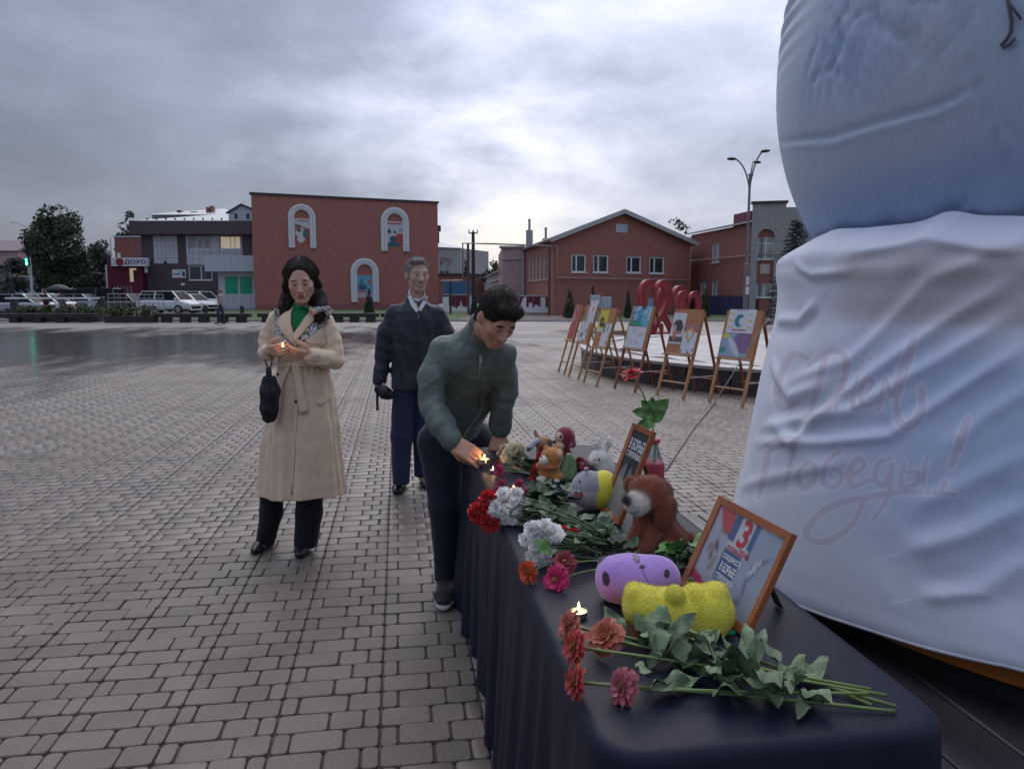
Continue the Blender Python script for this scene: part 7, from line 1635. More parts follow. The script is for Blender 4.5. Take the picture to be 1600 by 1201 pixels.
# orange bear
base = tp(858, 751); D = depth(base); q = lfun(D, base); S = SDF((-0.075, -0.07, -0.003), (0.075, 0.07, 0.16), 0.0026); oc = (0.46, 0.19, 0.045)
S.ell(q(859, 737, 0.01), (0.045, 0.042, 0.042), CF, 0.01, oc); S.ell(q(862, 714, 0.0), (0.044, 0.04, 0.040), CF, 0.008, oc); S.ell(q(849, 719, -0.03), (0.018, 0.022, 0.018), CF, 0.004, (0.66, 0.62, 0.56))
for x in (853, 872): S.ell(q(x, 699.5, 0.005), (0.011, 0.009, 0.012), CF, 0.006, oc)
S.ell(q(874, 710, -0.01), (0.012, 0.03, 0.022), CF, 0.003, (0.55, 0.36, 0.2)); S.ell(q(857, 729, -0.02), (0.04, 0.034, 0.014), CF, 0.004, (0.36, 0.10, 0.03)); S.ell(q(843, 727, -0.02), (0.013, 0.02, 0.018), CF @ rotm(0, 0.6, 0), 0.003, (0.40, 0.12, 0.03)); S.ell(q(846, 748, -0.03), (0.02, 0.018, 0.012), CF, 0.004, (0.62, 0.56, 0.48)); S.ell(q(872, 744, -0.02), (0.022, 0.025, 0.018), CF, 0.005, oc); S.ell(q(870, 751, -0.04), (0.012, 0.012, 0.008), CF, 0.004, (0.6, 0.52, 0.45))
S.dab(q(855, 713, -0.04), (0.0045, 0.03, 0.0045), (0.02, 0.02, 0.02), CF, 0.0015); S.dab(q(846, 714, -0.045), (0.005, 0.03, 0.004), (0.03, 0.02, 0.02), CF, 0.0015); S.disp(lambda P: 0.001*fbm(P, 150, 8))
t = empty('plush_bear', base, 0, 'small orange plush bear with scarf among the flowers', 'plush toy', 'plush toys on the table'); S.obj('body', M_plush, t, soft=0.0015)
# crimson monkey, sitting behind on a green cellophane bundle
base = tp(885, 746); D = depth(base)+0.06; q = lfun(D, base); S = SDF((-0.08, -0.07, -0.003), (0.08, 0.13, 0.24), 0.0028); mc = (0.22, 0.012, 0.035); fc_ = (0.60, 0.43, 0.30)
S.ell(q(883, 684, 0.0), (0.042, 0.042, 0.046), CF, 0.008, mc); S.ell(q(874, 683, -0.025), (0.017, 0.02, 0.020), CF, 0.004, fc_); S.ell(q(873, 696, -0.028), (0.022, 0.024, 0.016), CF, 0.004, fc_); S.ell(q(894, 693, -0.005), (0.016, 0.012, 0.018), CF, 0.004, mc); S.dab(q(892, 693, -0.015), (0.010, 0.03, 0.010), (0.5, 0.2, 0.22), CF, 0.002); S.ell(q(866, 690, -0.046), 0.008, None, 0.002, (0.02, 0.015, 0.015))
S.chain([q(886, 708), q(888, 724), q(886, 740)], [0.02, 0.022, 0.02], 0.008, (0.2, 0.02, 0.05)); S.cone(q(889, 712, -0.01), q(882, 728, -0.03), 0.011, 0.010, 0.004, (0.25, 0.03, 0.07)); S.ell(q(874, 707, -0.03), (0.02, 0.016, 0.015), CF, 0.005, (0.55, 0.09, 0.02))
for x in (866, 876): S.dab(q(x, 682, -0.045), (0.0045, 0.03, 0.007), (0.02, 0.015, 0.015), CF, 0.0012)
t = empty('plush_monkey', base, 0, 'crimson plush toy with cream face above the orange bear', 'plush toy', 'plush toys on the table'); S.obj('body', M_plush, t, soft=0.0015)
mb = MB(); 
for k in range(22): a = 2*PI*k/22
S = SDF((-0.08, -0.06, -0.003), (0.08, 0.08, 0.11), 0.003); b2 = tp(888, 752); q2 = lfun(depth(b2)+0.02, b2); S.cone(q2(880, 743), q2(889, 712), 0.03, 0.016, 0.01); S.cone(q2(893, 745), q2(895, 718), 0.022, 0.014, 0.01); S.disp(lambda P: 0.003*np.abs(fbm(P, 60, 6)))
t = empty('cellophane_bundle', b2, 0, 'green cellophane wrapped stems under the crimson plush toy', 'flower wrap'); S.obj('wrap', mat('green_cellophane', (0.16, 0.26, 0.12), 0.18, var=0.25, vscale=30, spec=0.6), t)
# brown long-eared plush at the back
base = tp(846, 728); D = depth(base)+0.05; q = lfun(D, base); S = SDF((-0.09, -0.05, -0.003), (0.09, 0.12, 0.2), 0.003); bc = (0.34, 0.20, 0.11)
S.ell(q(850, 692, 0.0), (0.04, 0.035, 0.03), CF, 0.01, bc); S.cone(q(840, 684), q(836, 673), 0.012, 0.006, 0.006, bc); S.ell(q(858, 690, -0.02), (0.014, 0.012, 0.014), CF, 0.004, (0.2, 0.1, 0.05)); S.cone(q(850, 705), q(850, 727), 0.034, 0.035, 0.01, bc); S.cone(q(838, 688, -0.03), q(826, 700, -0.04), 0.013, 0.013, 0.003, (0.55, 0.56, 0.66)); S.ell(q(825, 701, -0.045), (0.012, 0.014, 0.010), CF, 0.002, (0.03, 0.03, 0.06))
t = empty('plush_deer', base, 0, 'light brown plush animal with pointed ear at the far end', 'plush toy', 'plush toys on the table'); S.obj('body', M_plush, t, soft=0.0015)
# purple round plush
base = tp(996, 950); D = depth(base); q = lfun(D+0.05, base); S = SDF((-0.12, -0.06, -0.004), (0.12, 0.16, 0.19), 0.003); pu = (0.34, 0.20, 0.52)
S.ell(q(990, 906), (0.083, 0.075, 0.062), CF @ rotm(0, 0.22, 0), 0.01, pu); S.ell(q(1030, 902), (0.05, 0.06, 0.050), CF @ rotm(0, 0.3, 0), 0.03, pu); S.ell(q(950, 905, 0), (0.025, 0.05, 0.045), CF, 0.03, pu)
S.ell(q(941, 877, 0.02), (0.012, 0.014, 0.012), CF, 0.004, (0.02, 0.015, 0.025)); S.dab(q(985, 945, -0.06), (0.05, 0.06, 0.026), (0.42, 0.20, 0.42), CF @ rotm(0, 0.3, 0), 0.02); S.dab(q(947, 905, -0.05), (0.0085, 0.05, 0.0155), (0.02, 0.015, 0.03), CF, 0.0015); S.dab(q(1042, 896, -0.05), (0.0075, 0.06, 0.0085), (0.02, 0.015, 0.03), CF @ rotm(0, 0.3, 0), 0.0015); S.dab(q(1044, 894, -0.05), 0.0025, (0.6, 0.6, 0.65), None, 0.001)
S.dab(q(998, 878, -0.05), (0.0095, 0.06, 0.0075), (0.02, 0.02, 0.03), CF @ rotm(0, 0.2, 0), 0.0012); S.dab(q(998, 878, -0.05), (0.0075, 0.06, 0.0058), (0.18, 0.18, 0.22), CF, 0.0012); S.dab(q(1004, 887, -0.05), (0.007, 0.06, 0.0035), (0.04, 0.04, 0.06), CF, 0.0012)
for k in range(9): S.dab(q(1003+k*1.1, 891+k*1.9, -0.05), (0.0016, 0.06, 0.002), (0.12, 0.08, 0.18), CF, 0.0012)
S.disp(lambda P: 0.0006*fbm(P, 200, 3))
t = empty('plush_purple', base, 0, 'purple round plush animal with small fish motif', 'plush toy', 'plush toys on the table'); S.obj('body', M_velvet, t, soft=0.002)
# yellow plush seen from behind
base = tp(1062, 995); D = depth(base); q = lfun(D+0.04, base); S = SDF((-0.15, -0.07, -0.004), (0.15, 0.15, 0.18), 0.003); ye = np.array([0.74, 0.67, 0.07])
S.ell(q(1000, 945), (0.038, 0.05, 0.045), CF, 0.02, ye); S.ell(q(990, 925), (0.018, 0.03, 0.020), CF, 0.012, ye); S.ell(q(1050, 955), (0.085, 0.062, 0.050), CF, 0.03, ye); S.ell(q(1105, 955), (0.058, 0.06, 0.058), CF, 0.02, ye); S.ell(q(1086, 925), (0.02, 0.03, 0.018), CF, 0.012, ye); S.ell(q(1118, 922), (0.025, 0.03, 0.018), CF, 0.012, ye); S.ell(q(1055, 930, -0.03), (0.021, 0.022, 0.023), CF, 0.006, ye*0.93); S.ell(q(1100, 980, -0.02), (0.04, 0.04, 0.028), CF, 0.02, ye); S.ell(q(1020, 985, 0.0), (0.035, 0.04, 0.02), CF, 0.02, ye)
S.ell(q(1080, 905, 0.04), (0.007, 0.008, 0.006), CF, 0.002, (0.03, 0.03, 0.03)); S.disp(lambda P: 0.0014*fbm(P, 100, 3))
t = empty('plush_yellow', base, 0, 'lumpy yellow plush lying in front of the purple one', 'plush toy', 'plush toys on the table'); o = S.obj('body', M_plush, t); fuzz(t, o, 30000, 0.0026, 0.0005, M_plush, 8)
mb = MB(); c = q(1143, 990, -0.02); mb.ell(c, (0.012, 0.006, 0.010), 12, 8); mb.obj('green_tag', mat('green_felt', (0.01, 0.30, 0.18), 0.7), t, True)
# ================================================================== PEOPLE
LF = np.stack([_rt, _fw, _z], 0)               # world -> picture-aligned local axes (x right, y away, z up)
def local(base): return lambda px, py, D: LF @ (at(px, py, D) - np.asarray(base))
def person_root(base, label, group='people at the memorial table'): return empty('person', (base[0], base[1], 0), -YAW, label, 'person', group)
M_skin = mat('skin', rough=0.55, var=0.06, vscale=60, vcol=True, sss=0.12, bump=0.05, bscale=300)
def cloth_mat(name, rough=0.8, bump=0.25, bs=300, sheen=0.15, spec=0.3, var=0.08, vs=8): return mat(name, rough=rough, var=var, vscale=vs, vcol=True, sheen=sheen, bump=bump, bscale=bs, spec=spec)
def axes(f, roll=0.0):
    f = np.asarray(f, float); f = f/np.linalg.norm(f); u = np.array([0, 0, 1.0]) - f*f[2]; u /= np.linalg.norm(u); x = np.cross(u, -f); 
    if roll: x, u = x*math.cos(roll) + u*math.sin(roll), -x*math.sin(roll) + u*math.cos(roll)
    return np.stack([x, f, u], 1)              # columns: side, face direction, up
def head(S, c, R, s, skin, male=False, lidz=0.0, thin=1.0):
    c = np.asarray(c); P = lambda x, y, z: c + R @ (np.array([x, y, z])*s); E = lambda p, r, k=0.01, col=None, mode='add', Rr=None: S.ell(P(*p), np.asarray(r)*s, R if Rr is None else R @ Rr, k*s, skin if col is None else col, mode)
    E((0, -0.014, 0.030), (0.074, 0.094, 0.085)); E((0, 0.028, -0.030), (0.059*thin, 0.062, 0.078), 0.03); E((0, 0.066, -0.097), (0.021, 0.018, 0.017), 0.02)
    for sx in (-1, 1):
        S.cone(P(sx*0.051*thin, 0.0, -0.055), P(sx*0.018, 0.058, -0.098), 0.019*s, 0.016*s, 0.02*s, skin)
        E((sx*0.040*thin, 0.056, -0.022), (0.021, 0.020, 0.018), 0.02); E((sx*0.0765, -0.008, -0.008), (0.008, 0.020, 0.031), 0.006, None, 'add', rotm(0, 0, sx*0.35))
        E((sx*0.030, 0.100, 0.003), (0.019, 0.016, 0.0115), 0.012, None, 'sub')
        E((sx*0.030, 0.0745, 0.0115-lidz), (0.0165, 0.0135, 0.0070), 0.003); E((sx*0.030, 0.0735, -0.0115), (0.0160, 0.012, 0.0045), 0.003)
        E((sx*0.0115, 0.094, -0.034), (0.0085, 0.011, 0.0075), 0.006)
    S.cone(P(-0.036, 0.074, 0.021), P(0.036, 0.074, 0.021), (0.011 if male else 0.009)*s, (0.011 if male else 0.009)*s, 0.014*s, skin)
    S.chain([P(0, 0.086, 0.012), P(0, 0.098, -0.012), P(0, 0.108, -0.030)], [0.008*s, 0.0095*s, 0.0125*s], 0.010*s, skin)
    S.cone(P(-0.018, 0.084, -0.0605), P(0.018, 0.084, -0.0605), 0.0065*s, 0.0065*s, 0.006*s, skin); S.cone(P(-0.015, 0.084, -0.0715), P(0.015, 0.084, -0.0715), 0.0075*s, 0.0075*s, 0.006*s, skin)
    S.cone(P(-0.023, 0.096, -0.0655), P(0.023, 0.096, -0.0655), 0.0022*s, 0.0022*s, 0.003*s, None, 'sub')
    return P
def face_paint(S, P, R, s, brow, lip, skin, male=False, brow_r=0.0042):
    sk = np.asarray(skin)
    for sx in (-1, 1):
        S.dab(P(sx*0.031, 0.086, 0.0225), np.array([0.0185, 0.018, brow_r])*s, brow, R @ rotm(0, sx*0.14, 0), 0.003*s)
        S.dab(P(sx*0.030, 0.084, 0.0030), np.array([0.0170, 0.014, 0.0026])*s, (0.05, 0.03, 0.025), R, 0.002*s)        # lashes
        S.dab(P(sx*0.042, 0.07, -0.03), np.array([0.022, 0.025, 0.018])*s, sk*np.array([1.06, 0.90, 0.88]), R, 0.03*s)
    S.dab(P(0, 0.094, -0.066), np.array([0.0215, 0.018, 0.0095])*s, lip, R, 0.004*s)
    S.dab(P(0, 0.098, -0.066), np.array([0.020, 0.018, 0.0016])*s, np.asarray(lip)*0.45, R, 0.0015*s)
    if male: S.dab(P(0, 0.06, -0.075), np.array([0.06, 0.06, 0.045])*s, sk*0.84, R, 0.03*s)
def eyes(parent, P, R, s):
    for sx in (-1, 1):
        mb = MB(); mb.ell(P(sx*0.030, 0.0735, 0.001), np.array([0.0118]*3)*s, 14, 10); e = mb.obj('eye', mat('eye_white', (0.55, 0.53, 0.50), 0.2, var=0.03), parent, True)
        mb = MB(); mb.ell(P(sx*0.030, 0.0815, -0.0015), np.array([0.0058, 0.0058, 0.0058])*s, 12, 8); mb.obj('iris', mat('iris_dark', (0.035, 0.022, 0.015), 0.1), e, True)
def hand(S, w, R, skin, curls=(0.5, 0.5, 0.5, 0.5), thumb=(0.6, 0.5), s=1.0, spread=0.06, side=1):
    """w wrist; columns of R: towards thumb, along fingers, back of hand"""
    w = np.asarray(w); P = lambda x, y, z: w + R @ (np.array([x, y, z])*s)
    S.box(P(0, 0.048, 0), np.array([0.037, 0.044, 0.0135])*s, R, 0.012*s, 0.012*s, skin); S.ell(P(0.022, 0.03, -0.008), np.array([0.017, 0.028, 0.013])*s, R, 0.01*s, skin)
    S.cone(P(0, -0.03, 0), P(0, 0.015, 0), 0.026*s, 0.025*s, 0.012*s, skin, 'add', (R[:, 2], 0.75))
    tips = []
    for i, (x, L) in enumerate(((0.029, 0.070), (0.0100, 0.078), (-0.0095, 0.072), (-0.0275, 0.056))):
        a = 0.0; p = np.array([x, 0.088, 0.0]); sp = (1.5-i)*spread; pts = [p + np.array([0, -0.02, 0]), p]
        for f_ in (0.46, 0.30, 0.24):
            a += curls[i]*(0.8 if f_ == 0.46 else 1.0); p = p + L*f_*np.array([math.sin(sp)*math.cos(a), math.cos(sp)*math.cos(a), -math.sin(a)]); pts.append(p)
        S.chain([P(*q) for q in pts], [0.0095*s, 0.0092*s, 0.0085*s, 0.0078*s, 0.0066*s], 0.003*s, skin); tips.append(P(*pts[-1]))
    p = np.array([0.030, 0.018, -0.006]); d = np.array([math.sin(thumb[0]+0.25), math.cos(thumb[0]+0.25), -thumb[1]]); d /= np.linalg.norm(d); d2 = np.array([math.sin(thumb[0]-0.35), math.cos(thumb[0]-0.35), -thumb[1]*1.2]); d2 /= np.linalg.norm(d2)
    S.chain([P(*p), P(*(p+d*0.036)), P(*(p+d*0.036+d2*0.030)), P(*(p+d*0.036+d2*0.054))], [0.0125*s, 0.0112*s, 0.0098*s, 0.0078*s], 0.005*s, skin)
    return tips, P(*(p+d*0.036+d2*0.054))
def prof_fn(zs, cx, cy, a, b, fold=None):
    zs = np.asarray(zs, float); o = np.argsort(zs); zs = zs[o]; T = [np.asarray(v, float)[o] for v in (cx, cy, a, b)]
    def fn(P):
        z = P[..., 2]; X, Y, A, B = (np.interp(z, zs, t) for t in T)
        x = (P[..., 0]-X); y = (P[..., 1]-Y)
        if fold is not None: f = fold(np.arctan2(y/B, x/A), z); A = A + f; B = B + f
        rr = np.sqrt((x/A)**2 + (y/B)**2); d = (rr-1)*np.minimum(A, B)
        return np.maximum(d, np.maximum(zs[0]-z, z-zs[-1]))
    lo = np.array([(T[0]-T[2]).min()-.03, (T[1]-T[3]).min()-.03, zs[0]]); hi = np.array([(T[0]+T[2]).max()+.03, (T[1]+T[3]).max()+.03, zs[-1]])
    return fn, lo, hi
def front_at(S, x, z):                          # nearest-to-camera surface of a modelled garment at local (x, z)
    i = int(round((x-S.lo[0])/S.h)); k = int(round((z-S.lo[2])/S.h)); i = min(max(i, 0), S.n[0]-1); k = min(max(k, 0), S.n[2]-1)
    col = S.F[i, :, k]; j = np.argmax(col < 0)
    if not (col < 0).any(): return None
    if j == 0: return S.lo[1]
    f0, f1 = col[j-1], col[j]; return S.lo[1] + S.h*(j-1 + f0/(f0-f1+1e-9))
import bmesh
def panel(name, S, q, poly, D, m, parent, off=0.004, thick=0.004, cuts=3, cols=None, smooth=True):
    """a flat cloth piece (lapel, belt, zip) laid on the garment: outline in picture pixels at the wearer's distance"""
    bm = bmesh.new(); vs_ = []
    for (px, py) in poly: p = q(px, py, D); vs_.append(bm.verts.new((p[0], 0, p[2])))
    bm.faces.new(vs_); bmesh.ops.triangulate(bm, faces=bm.faces[:])
    for _ in range(cuts): bmesh.ops.subdivide_edges(bm, edges=bm.edges[:], cuts=1, use_grid_fill=True)
    last = q(poly[0][0], poly[0][1], D)[1]
    ys = {}
    for v_ in bm.verts:
        y = front_at(S, v_.co.x, v_.co.z); ys[v_] = y
    good = [y for y in ys.values() if y is not None]; fb = np.mean(good) if good else last
    for v_ in bm.verts:
        y = ys[v_] if ys[v_] is not None else fb; v_.co.y = y - off
    for _ in range(2): bmesh.ops.smooth_vert(bm, verts=bm.verts[:], factor=0.4, use_axis_y=True)
    me = bpy.data.meshes.new(name); bm.to_mesh(me); bm.free(); me.materials.append(m); me.polygons.foreach_set('use_smooth', [smooth]*len(me.polygons))
    o = bpy.data.objects.new(name, me); COL.objects.link(o); o.parent = parent; sm = o.modifiers.new('t', 'SOLIDIFY'); sm.thickness = thick; sm.offset = 0
    return o
def creases(scale, amp, seed, stretch=(1, 1, 1), sharp=0.6):
    st = np.asarray(stretch)
    return lambda P: amp*(fbm(P*st, scale, seed, 2)*(1-sharp) + sharp*(np.abs(fbm(P*st, scale*0.8, seed+1, 2))*1.6-0.8))
def limb_folds(a, b, amp, n, seed, rad, centre=0.5, width=0.45):
    """cloth gathered in folds across a limb, strongest near one spot along it"""
    a = np.asarray(a); b = np.asarray(b); ab = b-a; L2 = ab @ ab
    def fn(P):
        t = (P-a) @ ab/L2; d = np.linalg.norm(P - a - np.clip(t, 0, 1)[:, None]*ab, axis=1); w = np.exp(-((t-centre)/width)**2)*np.clip(1.5-d/rad*0.7, 0, 1)*((t > -0.15) & (t < 1.15))
        ph = t*n + 1.5*fbm(P, 16, seed, 2) + 1.2*np.sin(((P-a) @ np.array([7.0, 11.0, 5.0]))+seed); v = np.sin(ph); return -amp*w*(np.sign(v)*np.abs(v)**0.7)
    return fn
def shoe(S, heel, toe, h, w, col, sole=None, k=0.012):
    heel = np.asarray(heel); toe = np.asarray(toe); d = toe-heel; up = np.array([0, 0, 1.0])
    S.chain([heel + up*h*0.62, heel + d*0.35 + up*h*0.60, heel + d*0.72 + up*h*0.42, toe - d*0.06 + up*h*0.34], [w*0.46, w*0.47, w*0.50, w*0.36], k, col, 'add', (up, 0.78)); S.cone(heel + up*h*0.6, heel + d*0.12 + up*(h+0.05), w*0.46, w*0.42, k, col)
    S.plane_cut(heel + up*0.004*0 - up*(heel[2]-0.0), (0, 0, -1), 0.002)
    if sole is not None: S.paint.append((lambda P: P[..., 2] - h*0.40, sole, 0.004))

def strands(parent, paths, m, w=0.0016):
    V = []; F_ = []
    for P_ in paths:
        P_ = np.asarray(P_); S_ = []
        for i in range(len(P_)-1):
            p0, p1, p2, p3 = P_[max(i-1, 0)], P_[i], P_[i+1], P_[min(i+2, len(P_)-1)]
            for t_ in np.linspace(0, 1, 5, endpoint=(i == len(P_)-2)): S_.append(0.5*((2*p1)+(-p0+p2)*t_+(2*p0-5*p1+4*p2-p3)*t_*t_+(-p0+3*p1-3*p2+p3)*t_**3))
        S_ = np.array(S_); d = np.gradient(S_, axis=0); sd = np.cross(d, np.array([0.3, -1.0, 0.2])); sd /= np.linalg.norm(sd, axis=1)[:, None]+1e-9; ww = w*np.sin(np.linspace(0.5, PI-0.15, len(S_)))[:, None]; b0 = len(V)
        V += list(S_-sd*ww) + list(S_+sd*ww); n = len(S_); F_ += [(b0+k, b0+k+1, b0+n+k+1, b0+n+k) for k in range(n-1)]
    o = raw_obj('hair_strands', np.array(V), np.array(F_), m, parent, True); tag(o, kind='stuff'); return o
# ---------------------------------------------------------------- woman in the trench coat
def woman():
    g = gp(452, 862); g[2] = 0; D = depth(g); q0 = local(g); q = lambda px, py, dd=0.0: q0(px, py, D+dd); t = person_root(g, 'woman in beige trench coat and green top holding a lit candle'); skin = np.array([0.56, 0.335, 0.25])
    S = SDF(q(395, 400, 0)+np.array([-0.05, -0.32, -0.02])*np.array([1, 1, 0]) - np.array([0, 0, 1.75]), q(548, 396, 0.25) + np.array([0.02, 0, 0.02]), 0.0042); S.lo[2] = -0.0; 
    S = SDF((q(396, 500)[0]-.03, -0.34, 0.0), (q(546, 500)[0]+.02, 0.17, q(470, 396)[2]+.02), 0.0042)
    hc = q(470.5, 438, -0.02); R = axes((0.16, -0.95, -0.30), -0.05); s = 1.0; P = head(S, hc, R, s, skin, False, 0.0035)
    S.cone(hc + np.array([0, 0.035, -0.05]), q(470, 492, 0.03), 0.047, 0.052, 0.02, skin); S.cone(q(470, 492, 0.03), q(471, 560, 0.02), 0.08, 0.085, 0.03, skin); S.cone(q(471, 560, .02), q(470, 640, .02), 0.09, 0.10, 0.03, skin)
    for a, b, r in (((430, 503, .02), (414, 550, 0.0), 0.034), ((511, 503, .02), (524, 560, 0.0), 0.034)): S.cone(q(*a), q(*b), r*.8, r*.8, 0.01, skin); S.cone(q(470, 505, .02), q(*a), 0.05, r*.8, 0.02, skin)
    for a, b in (((450, 640, .02), (425, 780, 0.05)), ((425, 780, .05), (417, 846, .065)), ((485, 640, .02), (480, 846, -.005))): S.cone(q(*a), q(*b), 0.05, 0.032, 0.02, skin)
    # hands meet around the candle
    wl = q(419, 549, -0.17); wr = q(486, 556, -0.17); S.cone(q(414, 550, 0.0), wl, 0.034, 0.024, 0.01, skin); S.cone(q(524, 560, 0.0), wr, 0.034, 0.024, 0.01, skin)
    y = np.array([0.80, -0.55, 0.12]); y /= np.linalg.norm(y); z = np.array([-0.55, -0.70, -0.40]); z -= y*(z @ y); z /= np.linalg.norm(z); x = np.cross(y, z); hand(S, wl, np.stack([-x if x[2] < 0 else x, y, z], 1), skin, (0.45, 0.55, 0.62, 0.7), (0.5, 0.5), 0.92)
    y = np.array([-0.92, -0.22, 0.20]); y /= np.linalg.norm(y); z = np.array([0.05, -0.75, -0.6]); z -= y*(z @ y); z /= np.linalg.norm(z); x = np.cross(y, z); hand(S, wr, np.stack([-x if x[2] < 0 else x, y, z], 1), skin, (0.35, 0.45, 0.5, 0.55), (0.5, 0.4), 0.92)
    face_paint(S, P, R, s, (0.035, 0.02, 0.016), (0.30, 0.10, 0.085), skin)
    S.obj('body', M_skin, t, soft=0.003); eyes(t, P, R, s)
    mb = MB(); mb.ell(P(-0.079, 0.0, -0.047), (0.004,)*3, 10, 8); mb.obj('earring', mat('pearl', (0.75, 0.74, 0.72), 0.2), t, True)
    # hair
    H = SDF(hc - np.array([0.19, 0.18, 0.31]), hc + np.array([0.19, 0.20, 0.16]), 0.0042); hcol = (0.022, 0.013, 0.010)
    PH = lambda x, y, z: hc + R @ (np.array([x, y, z])*s)
    H.ell(PH(0, -0.022, 0.034), np.array([0.084, 0.100, 0.093])*s, R, 0.01, hcol); H.ell(PH(0, -0.075, -0.07), np.array([0.088, 0.05, 0.13])*s, R, 0.03, hcol)
    for sx in (-1, 1): H.chain([PH(sx*0.074, 0.0, 0.035), PH(sx*0.084, -0.02, -0.04), hc + np.array([sx*0.088, 0.015, -0.12]), hc + np.array([sx*0.098+0.006, 0.0, -0.175]), hc + np.array([sx*0.088+0.008, -0.05, -0.215])], [0.016, 0.024, 0.036, 0.040, 0.018], 0.015, hcol)
    H.ell(PH(0, 0.105, -0.045), np.array([0.066, 0.085, 0.118])*s, R, 0.012, None, 'sub'); H.ell(PH(0, 0.105, 0.022), np.array([0.062, 0.075, 0.064])*s, R, 0.006, None, 'sub')
    low = lambda Q: np.clip((hc[2]+0.03-Q[..., 2])/0.08, 0.12, 1)
    H.disp(lambda Q: low(Q)*(0.004*np.sin((np.arctan2(Q[..., 1]-hc[1]-.05, Q[..., 0]-hc[0]))*34 + 5*np.sin(Q[..., 2]*26) ) + 0.008*fbm(Q*np.array([1, 1, 0.4]), 40, 8, 2)))
    H.obj('hair', mat('dark_brown_hair', (0.022, 0.013, 0.010), 0.5, var=0.5, vscale=90, stretch=(1, 1, 0.12), bump=0.6, bscale=160, spec=0.08), t)
    rs = np.random.RandomState(9); paths = []
    for k in range(520):
        sx = -1 if k % 2 else 1; u = rs.uniform(0.02, 1); back = rs.uniform(0, 1); j = lambda a: rs.normal(size=3)*a
        cap = lambda x, y, z: PH(*(np.array([0, -0.022, 0.034]) + (lambda v: v*(1.012/np.linalg.norm(v/np.array([0.084, 0.100, 0.093]))))(np.array([x, y+0.022, z-0.034])*1.0)))
        top = cap(sx*0.052*u, 0.060 - 0.03*u*u - 0.10*back, 0.105 - 0.03*u); p1 = cap(sx*(0.035+0.04*u), 0.02-0.08*back, 0.095-0.045*u); p2 = cap(sx*0.082, -0.015-0.06*back, 0.015)
        p3 = hc + np.array([sx*0.100, 0.02+0.05*back, -0.07]); p4 = hc + np.array([sx*(0.098+rs.normal()*0.010)+0.004, 0.0-0.03*rs.uniform(0, 1)+0.05*back, -0.135]); p5 = hc + np.array([sx*(0.108+rs.normal()*0.015)+0.006, -0.03*rs.uniform(0, 1.4)+0.03*back, -0.185]); p6 = hc + np.array([sx*(0.090+rs.normal()*0.020)+0.006, -0.055*rs.uniform(0.2, 1.3)+0.02*back, -0.215-rs.uniform(0, 0.035)])
        paths.append([top, p1+j(.002), p2+j(.003), p3+j(.006), p4+j(.007), p5+j(.008), p6+j(.010)])
    strands(t, paths, mat('brown_hair_strand', (0.030, 0.017, 0.012), 0.4, var=0.5, vscale=60, spec=0.4), 0.0022)
    # trousers and shoes
    for k, (a, m_, b, w0, w1) in enumerate((((427, 700, .03), (424, 800, .05), (414, 848, .07), 0.075, 0.056), ((485, 700, 0.0), (483, 800, -.01), (478, 848, -.01), 0.078, 0.066))):
        T = SDF(np.minimum(q(*a), q(*b)) - np.array([0.12, 0.12, 0.03]), np.maximum(q(*a), q(*b)) + np.array([0.12, 0.12, 0.03]), 0.006); T.chain([q(*a), q(*m_), q(*b)], [w0, (w0+w1)/2, w1], 0.02, (0.008, 0.009, 0.014)); T.plane_cut(q(b[0], b[1]+4, b[2]), (0, 0, -1)); T.disp(creases(14, 0.004, 3+k, (1, 1, .5))); T.obj('trouser_leg', cloth_mat('black_trousers'), t)
    for k, (h_, to) in enumerate(((gp(423, 848), gp(401, 864)), (gp(481, 858), gp(470, 870)))):
        h_ = LF @ (h_ - g); to = LF @ (to - g); h_[2] = to[2] = 0; T = SDF(np.minimum(h_, to)-np.array([.09, .09, 0.0]), np.maximum(h_, to)+np.array([.09, .09, .16]), 0.004); 
        shoe(T, h_, to + (to-h_)/np.linalg.norm(to-h_)*0.03, 0.07, 0.075, (0.008, 0.008, 0.010)); T.obj('shoe', cloth_mat('black_leather', 0.35, 0.05, 100, 0, 0.5), t)
    # coat
    cc = (0.66, 0.515, 0.365); C = SDF((q(396, 500)[0]-.04, -0.36, q(470, 774)[2]-.02), (q(546, 500)[0]+.04, 0.30, q(470, 470)[2]), 0.0052)
    zz = [q(470, y)[2] for y in (481, 488, 497, 510, 530, 552, 569, 590, 625, 680, 730, 771)]; xc = [q(x, 600)[0] for x in (470, 470, 470, 470.5, 471, 472, 472, 471, 469, 467, 466, 465.5)]
    aa = [0.060, 0.098, 0.145, 0.160, 0.155, 0.142, 0.132, 0.158, 0.182, 0.206, 0.222, 0.236]; bb = [0.065, 0.085, 0.105, 0.118, 0.125, 0.118, 0.112, 0.125, 0.140, 0.158, 0.172, 0.182]
    w0 = zz[6]
    fold = lambda th, z: (0.010*np.sin(th*9+1.0) + 0.006*np.sin(th*17+np.sin(th*3)*2))*np.clip((w0-z)/0.5, 0, 1) + 0.007*np.sin(th*26+1)*np.exp(-((z-w0)/0.06)**2)
    fn, lo, hi = prof_fn(zz, xc, [0.02]*12, aa, bb, fold); C.add(fn, lo, hi, 0.012, cc)
    C.chain([q(433, 500, .02), q(419, 530, .02), q(418, 551, 0.0)], [0.050, 0.048, 0.047], 0.007, cc); C.chain([q(418, 551, 0.0), q(421, 550, -0.145)], [0.047, 0.043], 0.008, cc)
    C.chain([q(507, 501, .02), q(519, 535, .01), q(523, 562, -.01)], [0.051, 0.050, 0.048], 0.007, cc); C.chain([q(523, 562, -.01), q(507, 560, -.09), q(487, 557, -.155)], [0.048, 0.047, 0.043], 0.008, cc)
